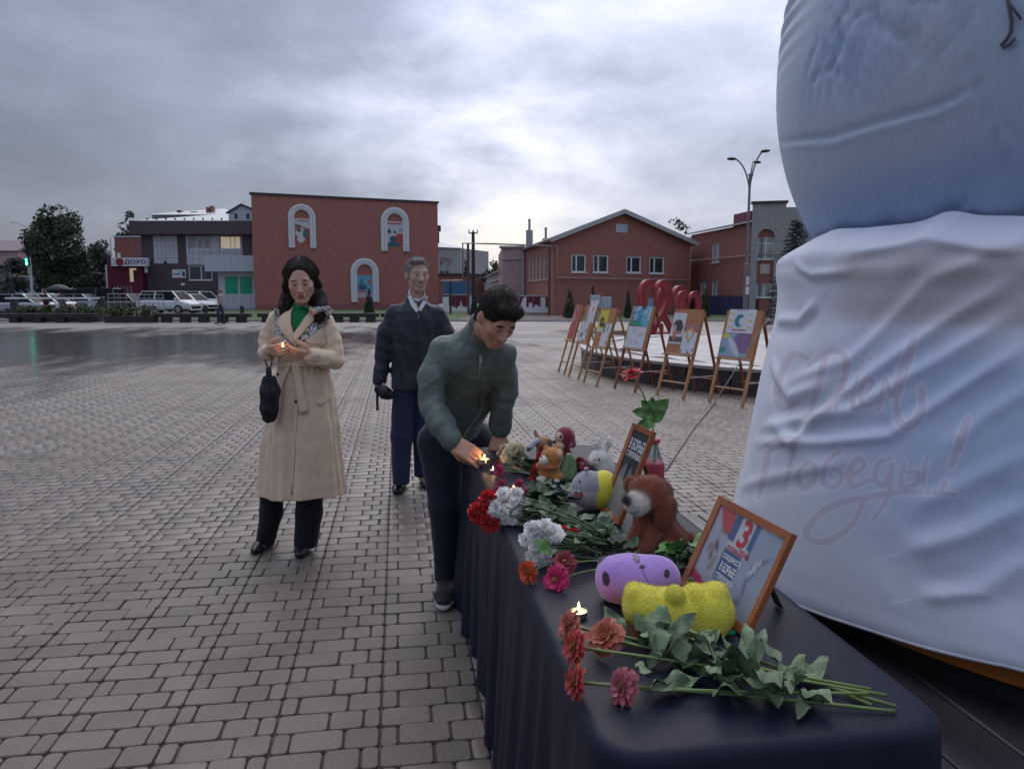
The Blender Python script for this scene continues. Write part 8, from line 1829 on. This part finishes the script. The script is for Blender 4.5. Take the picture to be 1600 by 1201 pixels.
    C.disp(limb_folds(q(508, 501, .02), q(529, 562, -.01), 0.0025, 24, 1, 0.075, 0.75)); C.disp(limb_folds(q(529, 562, -.01), q(487, 557, -.155), 0.0025, 30, 2, 0.07, 0.3)); C.disp(limb_folds(q(433, 500, .02), q(413, 551, 0.0), 0.0025, 24, 3, 0.07, 0.75)); cr = creases(16, 0.008, 12, (1, 1, 0.35), 0.85); dg = rotm(0.2, 0.35, 0); C.disp(lambda Q: cr(Q @ dg)); C.disp(creases(44, 0.0028, 15, (1, 1, 0.6), 0.8))
    co = C.obj('coat', cloth_mat('beige_gabardine', 0.8, 0.6, 17, 0.1), t, soft=0.003)
    Mc = mat('beige_gabardine_flat', cc, 0.8, var=0.08, vscale=9, bump=0.15, bscale=420); Mg = mat('green_knit', (0.0, 0.16, 0.045), 0.85, var=0.15, bump=0.4, bscale=300)
    def pat():
        if 'patterned_silk' in MATS: return MATS['patterned_silk']
        m = mat('patterned_silk', (0.6, 0.6, 0.6), 0.5); nt_ = m.node_tree; b_ = nt_.nodes['Principled BSDF']; n_ = nt_.nodes.new('ShaderNodeTexNoise'); n_.inputs['Scale'].default_value = 34; n_.inputs['Detail'].default_value = 2; n_.inputs['Distortion'].default_value = 2.5; tc = nt_.nodes.new('ShaderNodeTexCoord'); nt_.links.new(tc.outputs['Object'], n_.inputs['Vector'])
        r_ = nt_.nodes.new('ShaderNodeValToRGB'); r_.color_ramp.interpolation = 'CONSTANT'; e = r_.color_ramp.elements; e[0].position = 0; e[0].color = (0.03, 0.03, 0.035, 1); e[1].position = 0.40; e[1].color = (0.05, 0.10, 0.07, 1)
        for p_, c_ in ((0.46, (0.33, 0.27, 0.27, 1)), (0.52, (0.62, 0.62, 0.64, 1))): x_ = e.new(p_); x_.color = c_
        nt_.links.new(n_.outputs['Fac'], r_.inputs[0]); nt_.links.new(r_.outputs[0], b_.inputs['Base Color']); return m
    panel('green_top', C, q, [(453, 482), (466, 478), (483, 480), (472, 505), (460, 520), (455, 505)], -0.1, Mg, t, 0.007, 0.003)
    S2 = SDF(q(440, 490, -.02)-np.array([0.05, .1, .05]), q(500, 470, .1)+np.array([0, .06, .03]), 0.004); S2.cone(q(468, 486, .02), q(469, 473, .02), 0.066, 0.056, 0.01); S2.plane_cut(q(469, 474, 0), (0, 0, 1)); S2.obj('green_collar', Mg, t)
    sc1 = panel('patterned_trim', C, q, [(432, 480), (424, 484), (424, 505), (428, 530), (440, 540), (452, 548), (460, 545), (444, 520), (436, 500)], -0.1, pat(), t, 0.010, 0.004)
    sc2 = panel('patterned_trim', C, q, [(488, 480), (512, 478), (521, 486), (500, 510), (482, 528), (465, 540), (462, 532), (478, 515), (492, 500)], -0.1, pat(), t, 0.010, 0.004)
    panel('lapel', C, q, [(453, 484), (440, 490), (430, 502), (442, 520), (464, 543), (466, 534), (460, 521), (455, 505)], -0.1, Mc, t, 0.017, 0.005); panel('lapel', C, q, [(483, 480), (496, 486), (484, 494), (490, 499), (478, 515), (462, 536), (458, 524), (470, 506)], -0.1, Mc, t, 0.018, 0.005)
    bw = panel('belt', C, q, [(428, 567), (450, 566), (480, 564), (516, 566), (517, 575), (480, 572), (450, 574), (428, 577)], -0.1, Mc, t, 0.008, 0.006)
    panel('belt_tail', C, q, [(455, 565), (466, 565), (473, 590), (484, 642), (471, 645), (463, 600)], -0.1, Mc, t, 0.012, 0.006); panel('belt_tail', C, q, [(448, 566), (456, 568), (442, 600), (438, 660), (434, 663), (428, 657), (436, 600)], -0.1, Mc, t, 0.012, 0.006)
    panel('storm_flap', C, q, [(474, 530), (500, 512), (507, 535), (503, 541), (490, 538), (478, 533)], -0.1, Mc, t, 0.007, 0.003)
    panel('pocket_flap', C, q, [(493, 628), (511, 618), (514, 624), (497, 636)], -0.1, Mc, t, 0.006, 0.004, 2); panel('cuff_strap', C, q, [(494, 548), (501, 548), (503, 574), (496, 574)], -0.1, Mc, t, 0.006, 0.004, 2)
    panel('front_edge', C, q, [(465, 575), (470, 575), (462, 768), (458, 769)], -0.1, Mc, t, 0.006, 0.004)
    for (px, py) in ((500, 571), (496, 576), (431, 586), (465, 626)):
        p = q(px, py, -.1); yy = front_at(C, p[0], p[2]); mb = MB(); mb.lathe([(0.0095, -0.004), (0.0095, 0.002), (0.007, 0.004)], 12, (0, 0, 0), Matrix.Translation((p[0], (yy if yy is not None else p[1])-0.006, p[2])) @ Matrix.Rotation(PI/2, 4, 'X')); mb.obj('button', M_trim, t)
    # held things
    pc = at(442, 543.5, D-0.275); tealight('lit tea light held in both hands by the woman', pc - _z*0.008, 0.017, 0.012, 0.024, 0.12)
    up = at(419, 560, D-0.20); u = empty('folded_umbrella', up, -YAW, 'black folded umbrella hanging from the hand of the woman', 'umbrella'); sc = (D-0.2)/1200; z = lambda py: -(py-560)*sc
    mb = MB(); mb.tube([(0.006, 0, z(553)), (0.022, 0, z(560)), (0.016, 0, z(571)), (0, 0, z(576))], 0.004, 6); mb.tube([(-0.018, 0, z(562)), (-0.004, 0, z(574))], 0.004, 6); mb.obj('wrist_strap', M_trim, u, True)
    mb = MB(); mb.lathe([(0.010, z(593)), (0.015, z(590)), (0.016, z(577)), (0.011, z(574))], 14); mb.obj('handle', M_trim, u, True)
    U = SDF((-0.08, -0.08, z(664)), (0.08, 0.08, z(588)), 0.004); U.chain([(0.002, 0, z(595)), (0.004, 0, z(612)), (-0.004, 0, z(640)), (-0.006, 0, z(652))], [0.036, 0.048, 0.043, 0.034], 0.012, (0.012, 0.012, 0.018)); U.disp(lambda Q: 0.006*np.sin(np.arctan2(Q[..., 1], Q[..., 0])*8+Q[..., 2]*14) + 0.004*fbm(Q, 50, 3)); U.obj('folded_canopy', cloth_mat('black_nylon', 0.5, 0.1, 200, 0, 0.4), u)
woman()

# ---------------------------------------------------------------- standing man in navy jacket
def man_standing():
    g = gp(640, 772); g[2] = 0; D = depth(g); q0 = local(g); q = lambda px, py, dd=0.0: q0(px, py, D+dd); t = person_root(g, 'grey haired man in navy jacket standing behind the bent man'); skin = np.array([0.50, 0.305, 0.235])
    S = SDF((q(585, 500)[0]-.04, -0.30, 0.0), (q(706, 500)[0]+.04, 0.20, q(650, 394)[2]+.02), 0.0045)
    hc = q(652.5, 429.5, 0.0); R = axes((0.38, -0.92, -0.06)); s = 1.04; P = head(S, hc, R, s, skin, True, 0.001, 0.93)
    S.cone(hc + np.array([-0.015, 0.03, -0.06]), q(650, 485, .035), 0.050, 0.052, 0.02, skin); S.cone(q(650, 485, .04), q(650, 560, .03), 0.055, 0.10, 0.02, skin); S.cone(q(650, 560, .03), q(650, 585, .03), 0.10, 0.08, 0.03, skin)
    S.chain([q(650, 505, .03), q(618, 495, .03), q(596, 545, .03), q(592, 592, 0.0)], [0.05, 0.034, 0.028, 0.024], 0.015, skin); S.chain([q(650, 505, .03), q(684, 495, .03), q(700, 545, .04), q(697, 600, 0.02)], [0.05, 0.034, 0.028, 0.024], 0.015, skin)
    for a, b in (((646, 590, .03), (632, 630, .02)), ((632, 630, .02), (627, 750, 0.0)), ((654, 590, .03), (664, 630, .05)), ((664, 630, .05), (660, 742, .10))): S.cone(q(*a), q(*b), 0.05, 0.035, 0.015, skin)
    y = np.array([0.55, -0.45, -0.70]); y /= np.linalg.norm(y); z = np.array([-0.5, -0.85, 0.1]); z -= y*(z @ y); z /= np.linalg.norm(z); x = np.cross(y, z); hand(S, q(591, 596, 0.0), np.stack([x, y, z], 1), skin, (0.75, 0.8, 0.85, 0.9), (0.3, 0.6), 1.0); hand(S, q(697, 606, .02), np.stack([np.array([-1.0, 0, 0]), np.array([0, 0, -1.0]), np.array([0, -1.0, 0])], 1), skin, (0.4,)*4, (0.3, 0.3), 1.0)
    face_paint(S, P, R, s, (0.10, 0.075, 0.06), (0.22, 0.10, 0.085), skin, True, 0.0045); S.dab(P(0, 0.10, -0.052), np.array([0.024, 0.02, 0.006])*s, (0.20, 0.14, 0.115), R, 0.006)
    S.obj('body', M_skin, t, soft=0.003); eyes(t, P, R, s)
    H = SDF(hc - np.array([0.13, 0.16, 0.11]), hc + np.array([0.13, 0.16, 0.16]), 0.004); hcol = (0.27, 0.25, 0.245)
    H.ell(P(0, -0.020, 0.036), np.array([0.0785, 0.097, 0.089])*s, R, 0.01, hcol); H.ell(P(0.012, 0.045, 0.098), np.array([0.052, 0.045, 0.022])*s, R, 0.02, hcol)
    H.ell(P(0, 0.095, -0.03), np.array([0.085, 0.085, 0.115])*s, R, 0.008, None, 'sub'); H.plane_cut(P(0, -0.03, -0.045), R @ np.array([0, 0.25, -1.0]))
    for sx in (-1, 1): H.ell(P(sx*0.085, 0.0, -0.02), np.array([0.02, 0.026, 0.04])*s, R, 0.006, None, 'sub')
    H.disp(lambda Q: 0.002*fbm(Q, 120, 3)); ho = H.obj('hair', mat('grey_hair', hcol, 0.6, var=0.4, vscale=120, bump=0.5, bscale=300), t); fuzz(t, ho, 7000, 0.010, 0.0009, mat('hair_tips', rough=0.5, var=0.3, vscale=80, vcol=True, spec=0.3), 3)
    nv = (0.014, 0.020, 0.032); J = SDF((q(585, 500)[0]-.05, -0.28, q(650, 612)[2]-.02), (q(706, 500)[0]+.06, 0.28, q(650, 458)[2]), 0.0055)
    zz = [q(650, y)[2] for y in (463, 470, 477, 486, 500, 530, 560, 590, 608)]; aa = [0.062, 0.078, 0.120, 0.165, 0.188, 0.185, 0.182, 0.185, 0.182]; bb = [0.07, 0.08, 0.10, 0.12, 0.135, 0.14, 0.14, 0.14, 0.135]
    fn, lo, hi = prof_fn(zz, [q(650, 500)[0]]*9, [0.035]*9, aa, bb, lambda th, z: 0.005*np.sin(th*11+z*20)); J.add(fn, lo, hi, 0.012, nv)
    J.chain([q(617, 489, .03), q(604, 520, .03), q(598, 552, .03), q(593, 594, 0.0)], [0.060, 0.060, 0.055, 0.047], 0.04, nv); J.chain([q(684, 489, .03), q(695, 520, .04), q(699, 552, .05), q(697, 600, 0.02)], [0.060, 0.060, 0.055, 0.047], 0.04, nv)
    J.cone(q(650, 475, .035), q(651, 464, .035), 0.074, 0.070, 0.01, nv); J.ell(q(652, 459, 0.01), (0.060, 0.066, 0.052), None, 0.006, None, 'sub'); J.ell(q(653, 462, -0.09), (0.060, 0.085, 0.060), None, 0.006, None, 'sub')
    J.disp(limb_folds(q(617, 489, .03), q(593, 594, 0.0), 0.0025, 39, 4, 0.07, 0.6)); cj = creases(18, 0.008, 32, (0.4, 1, 1.2), 0.85); dj = rotm(0, 0.4, 0); J.disp(lambda Q: cj(Q @ dj)); J.disp(creases(34, 0.003, 33)); J.obj('jacket', cloth_mat('navy_jacket', 0.55, 1.0, 20, 0.1, 0.4), t)
    sh = mat('white_shirt', (0.62, 0.63, 0.66), 0.7, var=0.04)
    C2 = SDF(q(640, 482)-np.array([.06, .1, .02]), q(665, 452)+np.array([.06, .14, .02]), 0.004); C2.cone(q(650, 474, .025), q(651, 459, .02), 0.064, 0.061, 0.004); C2.ell(q(652, 455, -.01), (0.052, 0.060, 0.06), None, 0.004, None, 'sub'); C2.cone(q(653, 474, -.10), q(653, 458, -.10), 0.022, 0.045, 0.004, None, 'sub'); C2.obj('shirt_collar', sh, t)
    panel('neck_opening', J, q, [(641, 464), (662, 464), (657, 476), (653, 484), (648, 476)], -0.1, mat('neck_skin', tuple(skin*0.92), 0.55, var=0.05), t, 0.004, 0.002, 2)
    for pl in ([(634, 462), (641, 463), (648, 475), (654, 485), (650, 489), (642, 479)], [(662, 463), (668, 463), (664, 474), (657, 487), (653, 484), (657, 475)]): panel('shirt_collar', J, q, pl, -0.1, sh, t, 0.009, 0.003, 2)
    mb = MB(); p = q(652, 480, -.1); 
    for k in range(9):
        py = 496+k*12; p = q(651.5, py, -.1); y_ = front_at(J, p[0], p[2]); 
        if y_ is not None: mb.box((p[0]-0.004, y_-0.004, p[2]-0.033), (p[0]+0.004, y_+0.002, p[2]+0.033))
    zp = mb.obj('zip', M_trim, t); p = q(652.5, 491, -.1); y_ = front_at(J, p[0], p[2]) or -0.1; mb = MB(); mb.bbox((p[0]-0.006, y_-0.009, p[2]-0.03), (p[0]+0.006, y_-0.004, p[2]+0.008), 0.002); mb.obj('zip_pull', M_grey, zp)
    tc_ = (0.017, 0.025, 0.062)
    for k, pts in enumerate((((634, 600, .02), (628, 680, .01), (627, 752, 0.0)), ((666, 600, .04), (662, 680, .07), (660, 745, .10)))):
        T = SDF(np.min([q(*p) for p in pts], 0)-np.array([.14, .14, .02]), np.max([q(*p) for p in pts], 0)+np.array([.14, .14, .05]), 0.006); T.chain([q(*p) for p in pts], [0.098, 0.078, 0.064], 0.03, tc_); T.disp(creases(13, 0.006, 41+k, (1, 1, 1.0))); T.plane_cut(q(pts[2][0], pts[2][1]+3, 0), (0, 0, -1)); T.obj('trouser_leg', cloth_mat('dark_navy_trousers', 0.75, 0.8, 18), t)
    for (h_, to) in ((gp(630, 760), gp(617, 776)), (gp(662, 752), gp(668, 764))):
        h_ = LF @ (h_-g); to = LF @ (to-g); h_[2] = to[2] = 0; to = h_ + (to-h_)/np.linalg.norm(to-h_)*0.25; T = SDF(np.minimum(h_, to)-np.array([.09, .09, 0]), np.maximum(h_, to)+np.array([.09, .09, .17]), 0.0045); shoe(T, h_, to, 0.08, 0.095, (0.010, 0.010, 0.012)); T.obj('shoe', cloth_mat('black_leather'), t)
    p = at(601, 612, D-0.10); u = empty('folded_umbrella', p, -YAW, 'short black umbrella held low by the standing man', 'umbrella'); U = SDF((-.10, -.08, -.08), (.09, .08, .08), 0.004); U.chain([(-0.045, 0, 0.02), (0.0, 0, -0.005), (0.03, 0, -0.02)], [0.03, 0.046, 0.036], 0.01, (0.008, 0.008, 0.012)); U.disp(lambda Q: 0.005*fbm(Q, 60, 3)); U.obj('folded_canopy', cloth_mat('black_nylon'), u)
    mb = MB(); mb.tube([(-0.052, -0.01, 0.0), (-0.053, -0.01, -0.135)], 0.010, 10); mb.obj('handle', M_trim, u)
man_standing()

# ---------------------------------------------------------------- man bending over the table
def man_bending():
    g = gp(700, 935); g[2] = 0; q0 = local(g); q = q0; D0 = depth(g); t = person_root(g, 'dark haired man in green bomber jacket bending to set a candle'); skin = np.array([0.52, 0.275, 0.18])
    J1 = dict(pel=(709, 668, 3.74), bel=(716, 625, 3.64), che=(738, 565, 3.50), nek=(755, 512, 3.40), shL=(693, 546, 3.47), elL=(674, 636, 3.38), wrL=(709, 692, 3.26), shR=(784, 552, 3.42), elR=(790, 612, 3.52), wrR=(781, 672, 3.60))
    J = {k: q(*v) for k, v in J1.items()}
    hc = q(777, 497, 3.27); R = axes((0.36, -0.66, -0.60), 0.10); s = 1.0
    pts = np.array(list(J.values()) + [hc]); lo = pts.min(0); hi = pts.max(0)
    S = SDF((lo[0]-.12, lo[1]-.28, 0.0), (hi[0]+.14, max(hi[1], q(735, 680, 3.98)[1])+.12, hc[2]+.16), 0.0048)
    P = head(S, hc, R, s, skin, True, 0.004); S.cone(P(0, -0.03, -0.06), J['nek']+np.array([0, .03, -.01]), 0.056, 0.062, 0.02, skin); S.chain([J['nek'], J['che']+np.array([0, .06, 0]), J['bel']+np.array([0, .03, 0]), J['pel']], [0.07, 0.10, 0.10, 0.10], 0.04, skin)
    S.chain([J['che']+np.array([0, .06, .05]), J['shL'], J['elL'], J['wrL']], [0.05, 0.034, 0.028, 0.026], 0.015, skin); S.chain([J['che']+np.array([0, .06, .05]), J['shR'], J['elR'], J['wrR']], [0.05, 0.034, 0.028, 0.026], 0.015, skin)
    legA = [q(690, 690, 3.74), q(697, 790, 3.66), q(701, 905, 3.70)]; legB = [q(735, 690, 3.86), q(730, 785, 3.95), q(724, 888, 4.00)]
    for L in (legA, legB): S.chain([J['pel']] + L, [0.09, 0.08, 0.055, 0.04], 0.03, skin)
    # right hand pinches the tea light, left hand leans on the table
    tl = LF @ (at(757, 719, 3.19) - g); y = tl + np.array([-0.02, -0.005, 0.01]) - J['wrL']; y /= np.linalg.norm(y); z = np.array([-0.25, -0.80, 0.55]); z -= y*(z @ y); z /= np.linalg.norm(z); x = np.cross(y, z); hand(S, J['wrL']+y*0.005, np.stack([x, y, z], 1), skin, (0.42, 0.55, 0.65, 0.75), (0.05, 0.95), 1.04, 0.03)
    hb = LF @ (gp(779, 699, TT+.012) - g); yb = hb - J['wrR']; yb /= np.linalg.norm(yb); y = yb*0.5 + np.array([-0.25, -0.25, -0.5]); y /= np.linalg.norm(y); z = np.array([-0.1, -0.9, 0.25]); z -= y*(z @ y); z /= np.linalg.norm(z); x = -np.cross(y, z); hand(S, J['wrR']+np.array([0, 0, -.015]), np.stack([x, y, z], 1), skin, (0.15, 0.12, 0.12, 0.15), (0.6, 0.2), 0.95, 0.10)
    face_paint(S, P, R, s, (0.022, 0.015, 0.012), (0.27, 0.10, 0.075), skin, True, 0.0058); S.obj('body', M_skin, t, soft=0.003); eyes(t, P, R, s)
    H = SDF(hc - np.array([.16, .18, .16]), hc + np.array([.16, .18, .17]), 0.004); hcol = (0.018, 0.013, 0.012)
    H.ell(P(0, -0.018, 0.040), np.array([0.080, 0.099, 0.090])*s, R, 0.01, hcol); H.ell(P(0, 0.058, 0.088), np.array([0.062, 0.042, 0.028])*s, R, 0.02, hcol); H.ell(P(0, -0.07, -0.035), np.array([0.064, 0.04, 0.075])*s, R, 0.02, hcol)
    H.ell(P(0, 0.115, -0.045), np.array([0.085, 0.092, 0.108])*s, R, 0.008, None, 'sub'); H.plane_cut(P(0, -0.05, -0.085), R @ np.array([0, 0.35, -1.0]))
    for sx in (-1, 1): H.ell(P(sx*0.088, 0.004, -0.022), np.array([0.022, 0.030, 0.042])*s, R, 0.006, None, 'sub')
    H.disp(lambda Q: 0.003*fbm(Q, 60, 3)); ho = H.obj('hair', mat('black_brown_hair', hcol, 0.55, var=0.5, vscale=140, bump=0.8, bscale=260, spec=0.2, stretch=(1, 1, 0.35)), t); fuzz(t, ho, 9000, 0.006, 0.0008, MATS['hair_tips'], 4)
    gc = np.array([0.100, 0.132, 0.118]); C = SDF((lo[0]-.16, lo[1]-.20, J['pel'][2]-.16), (hi[0]+.16, hi[1]+.22, J['nek'][2]+.15), 0.0052); up = J['nek']-J['pel']; up /= np.linalg.norm(up); fwd = np.array([0.15, -0.8, -0.5]); fwd -= up*(fwd @ up); fwd /= np.linalg.norm(fwd); sd = np.cross(up, fwd)
    fl = (fwd, 0.72)
    C.chain([J['pel']+up*0.03, J['bel'], J['che'], J['nek']-up*0.06], [0.132, 0.152, 0.164, 0.105], 0.04, gc, 'add', fl); C.cone(J['shL']+np.array([.03, .03, -.01]), J['shR']+np.array([-.03, .05, -.01]), 0.068, 0.068, 0.035, gc)
    C.cone(J['nek']+np.array([-.008, .04, -.03]), J['nek']+(hc-J['nek'])*0.34+np.array([-.022, .03, .0]), 0.085, 0.075, 0.015, gc)
    C.chain([J['shL'], (J['shL']+J['elL'])/2+np.array([-.02, 0, 0]), J['elL']], [0.066, 0.062, 0.059], 0.02, gc); C.chain([J['elL'], (J['elL']+J['wrL'])/2, J['wrL']-(J['wrL']-J['elL'])*0.12], [0.059, 0.053, 0.045], 0.012, gc)
    C.chain([J['shR'], (J['shR']+J['elR'])/2+np.array([.01, 0, 0]), J['elR']], [0.062, 0.058, 0.053], 0.02, gc); C.chain([J['elR'], (J['elR']+J['wrR'])/2, J['wrR']-(J['wrR']-J['elR'])*0.1], [0.053, 0.050, 0.045], 0.012, gc)
    cuff = gc*0.72; d = (J['wrR']-J['elR']); C.cone(J['wrR']-d*0.26, J['wrR']-d*0.06, 0.046, 0.041, 0.004, cuff); d = (J['wrL']-J['elL']); C.cone(J['wrL']-d*0.22, J['wrL']-d*0.06, 0.044, 0.040, 0.004, cuff)
    C.cone(J['pel']-up*0.09-sd*0.04, J['pel']-up*0.09+sd*0.04, 0.112, 0.112, 0.012, gc*0.8, 'add', fl)
    C.ell(P(0, 0.03, -0.06), np.array([0.075, 0.085, 0.085])*s, R, 0.01, None, 'sub')
    C.disp(limb_folds(J['elL'], J['wrL'], 0.0022, 24, 6, 0.085, 0.2)); C.disp(limb_folds(J['elR'], J['wrR'], 0.0020, 22, 8, 0.08, 0.3))
    dg = rotm(0.5, 0.7, 0.2); cr1 = creases(17, 0.011, 52, (1, 1, 0.35), 0.85); cr2 = creases(24, 0.007, 57, (0.4, 1, 1), 0.85); C.disp(lambda Q: cr1(Q @ dg)); C.disp(lambda Q: cr2(Q @ dg.T)); C.disp(creases(60, 0.0022, 59))
    C.obj('jacket', cloth_mat('green_bomber', 0.5, 1.0, 22, 0.1, 0.45), t, soft=0.004)
    mz = mat('metal_zip', (0.40, 0.38, 0.33), 0.35, metal=0.7); zp = panel('zip', C, lambda px, py, D: q(px, py, 3.45), [(750, 552), (753, 552), (753.5, 590), (756, 615), (754, 640), (746, 660), (731, 678), (727, 682), (725.5, 679), (742, 660), (750.5, 640), (753, 615), (750.5, 590)], 3.4, mz, t, 0.005, 0.003, 2)
    mb = MB(); p = q(751.5, 558, 3.4); y_ = front_at(C, p[0], p[2]); mb.bbox((p[0]-.006, (y_ or p[1])-.014, p[2]-.026), (p[0]+.006, (y_ or p[1])-.008, p[2]+.012), 0.002); mb.obj('zip_pull', M_grey, zp)
    panel('pocket_zip', C, lambda px, py, D: q(px, py, 3.45), [(690, 628), (698, 618), (699.5, 619), (692, 630)], 3.4, mz, t, 0.004, 0.003, 1)
    jc = (0.010, 0.014, 0.026)
    for k, L in enumerate((legA, legB)):
        L = [np.asarray(p) for p in L]; top = J['pel']*0.6 + L[0]*0.4 + np.array([0, .02, -.01]); T = SDF(np.min(L + [top], 0)-np.array([.16, .16, .0]), np.max(L + [top], 0)+np.array([.16, .16, .10]), 0.0058); T.chain([top, L[0], L[1], L[2]], [0.118, 0.112, 0.084, 0.068], 0.03, jc); T.disp(creases(14, 0.006, 61+k, (1, 1, 1.2))); T.plane_cut(L[2]-np.array([0, 0, .035]), (0, 0, -1)); T.obj('jeans_leg', cloth_mat('dark_jeans', 0.8, 0.8, 18), t)
    for k, (h_, to) in enumerate(((q(702, 915, 3.74), gp(694, 951)), (q(725, 895, 4.05), gp(718, 915)))):
        h_ = np.array(h_); to = LF @ (to-g); h_[2] = to[2] = 0; to = h_ + (to-h_)/np.linalg.norm(to-h_)*0.27; T = SDF(np.minimum(h_, to)-np.array([.1, .1, 0]), np.maximum(h_, to)+np.array([.1, .1, .18]), 0.0045); shoe(T, h_, to, 0.095, 0.105, (0.008, 0.008, 0.009), (0.80, 0.80, 0.80)); T.obj('sneaker', cloth_mat('sneaker_knit', 0.7, 0.4, 400), t, soft=0.002)
    tealight('lit tea light being set down by the bent man', at(757, 719, 3.19) - _z*0.010, 0.024, 0.017, 0.020, 0.12)
man_bending()

# ---------------------------------------------------------------- passers-by in the background
def walker(label, px, D, H, top, legs, hair, facing=0.3, stride=0.16, bag=None):
    g = at(px, 480, D); t = empty('person', (g[0], g[1], 0), -YAW + facing, label, 'person', 'passers-by at the plaza edge'); k = H/1.7; sk = (0.38, 0.24, 0.18)
    S = SDF((-0.36*k, -0.34*k, 0), (0.36*k, 0.34*k, H+.02), 0.016); c = lambda *p: np.array(p)*k
    S.ell(c(0, -.01, 1.58), c(.075, .09, .115), None, 0.02, sk); S.cone(c(0, 0, 1.42), c(0, 0, 1.5), .05*k, .05*k, .02, sk); S.cone(c(-.06, 0, 1.36), c(.06, 0, 1.36), .10*k, .10*k, .03, top); S.cone(c(0, 0, 1.34), c(0, 0, .92), .15*k, .16*k, .04, top)
    for sx in (-1, 1):
        S.chain([c(sx*.17, 0, 1.38), c(sx*.22, .02, 1.1), c(sx*.2, -.10, .92)], [.055*k, .05*k, .04*k], .02, top); S.ell(c(sx*.2, -.13, .87), c(.035, .03, .05), None, .01, sk)
        S.chain([c(sx*.08, 0, .9), c(sx*.09, -sx*stride*.6-.03, .5), c(sx*.09, -sx*stride*.8, .08)], [.09*k, .07*k, .05*k], .02, legs); S.cone(c(sx*.09, -sx*stride*.8, .04), c(sx*.09, -sx*stride*.8-.15, .035), .045*k, .04*k, .01, (.02, .02, .02))
    S.obj('body', cloth_mat('passerby_clothes'), t); Hh = SDF(c(-.12, -.14, 1.44), c(.12, .14, 1.74), 0.014); Hh.ell(c(0, .015, 1.61), c(.088, .095, .11), None, .01, hair); Hh.ell(c(0, -.11, 1.55), c(.075, .07, .10), None, .01, None, 'sub'); Hh.obj('hair', mat('passerby_hair_%d' % int(hair[0]*1000), hair, 0.6), t)
walker('passer-by in pale top and dark jeans before the green kiosk', 345, 38, 1.68, (0.32, 0.27, 0.27), (0.03, 0.04, 0.07), (0.20, 0.09, 0.06), -1.2, 0.2)
walker('passer-by in dark red coat behind the white boom', 72, 47, 1.66, (0.09, 0.02, 0.03), (0.03, 0.015, 0.02), (0.05, 0.02, 0.02), 2.6, 0.1)
walker('passer-by in grey jacket under a black umbrella', 97, 44.5, 1.62, (0.17, 0.165, 0.17), (0.03, 0.03, 0.035), (0.18, 0.12, 0.09), 2.9, 0.1)
g = at(94, 480, 44.5); u = empty('open_umbrella', (g[0], g[1], 0), 0, 'open black umbrella over the passer-by in grey', 'umbrella'); mb = MB(); mb.lathe([(0.62, 1.62), (0.56, 1.76), (0.40, 1.90), (0.2, 1.97), (0.02, 2.0)], 16); mb.obj('canopy', M_trim, u, True); mb = MB(); mb.tube([(0.05, 0, 1.0), (0, 0, 2.05)], 0.012, 6); mb.obj('shaft', M_grey, u)
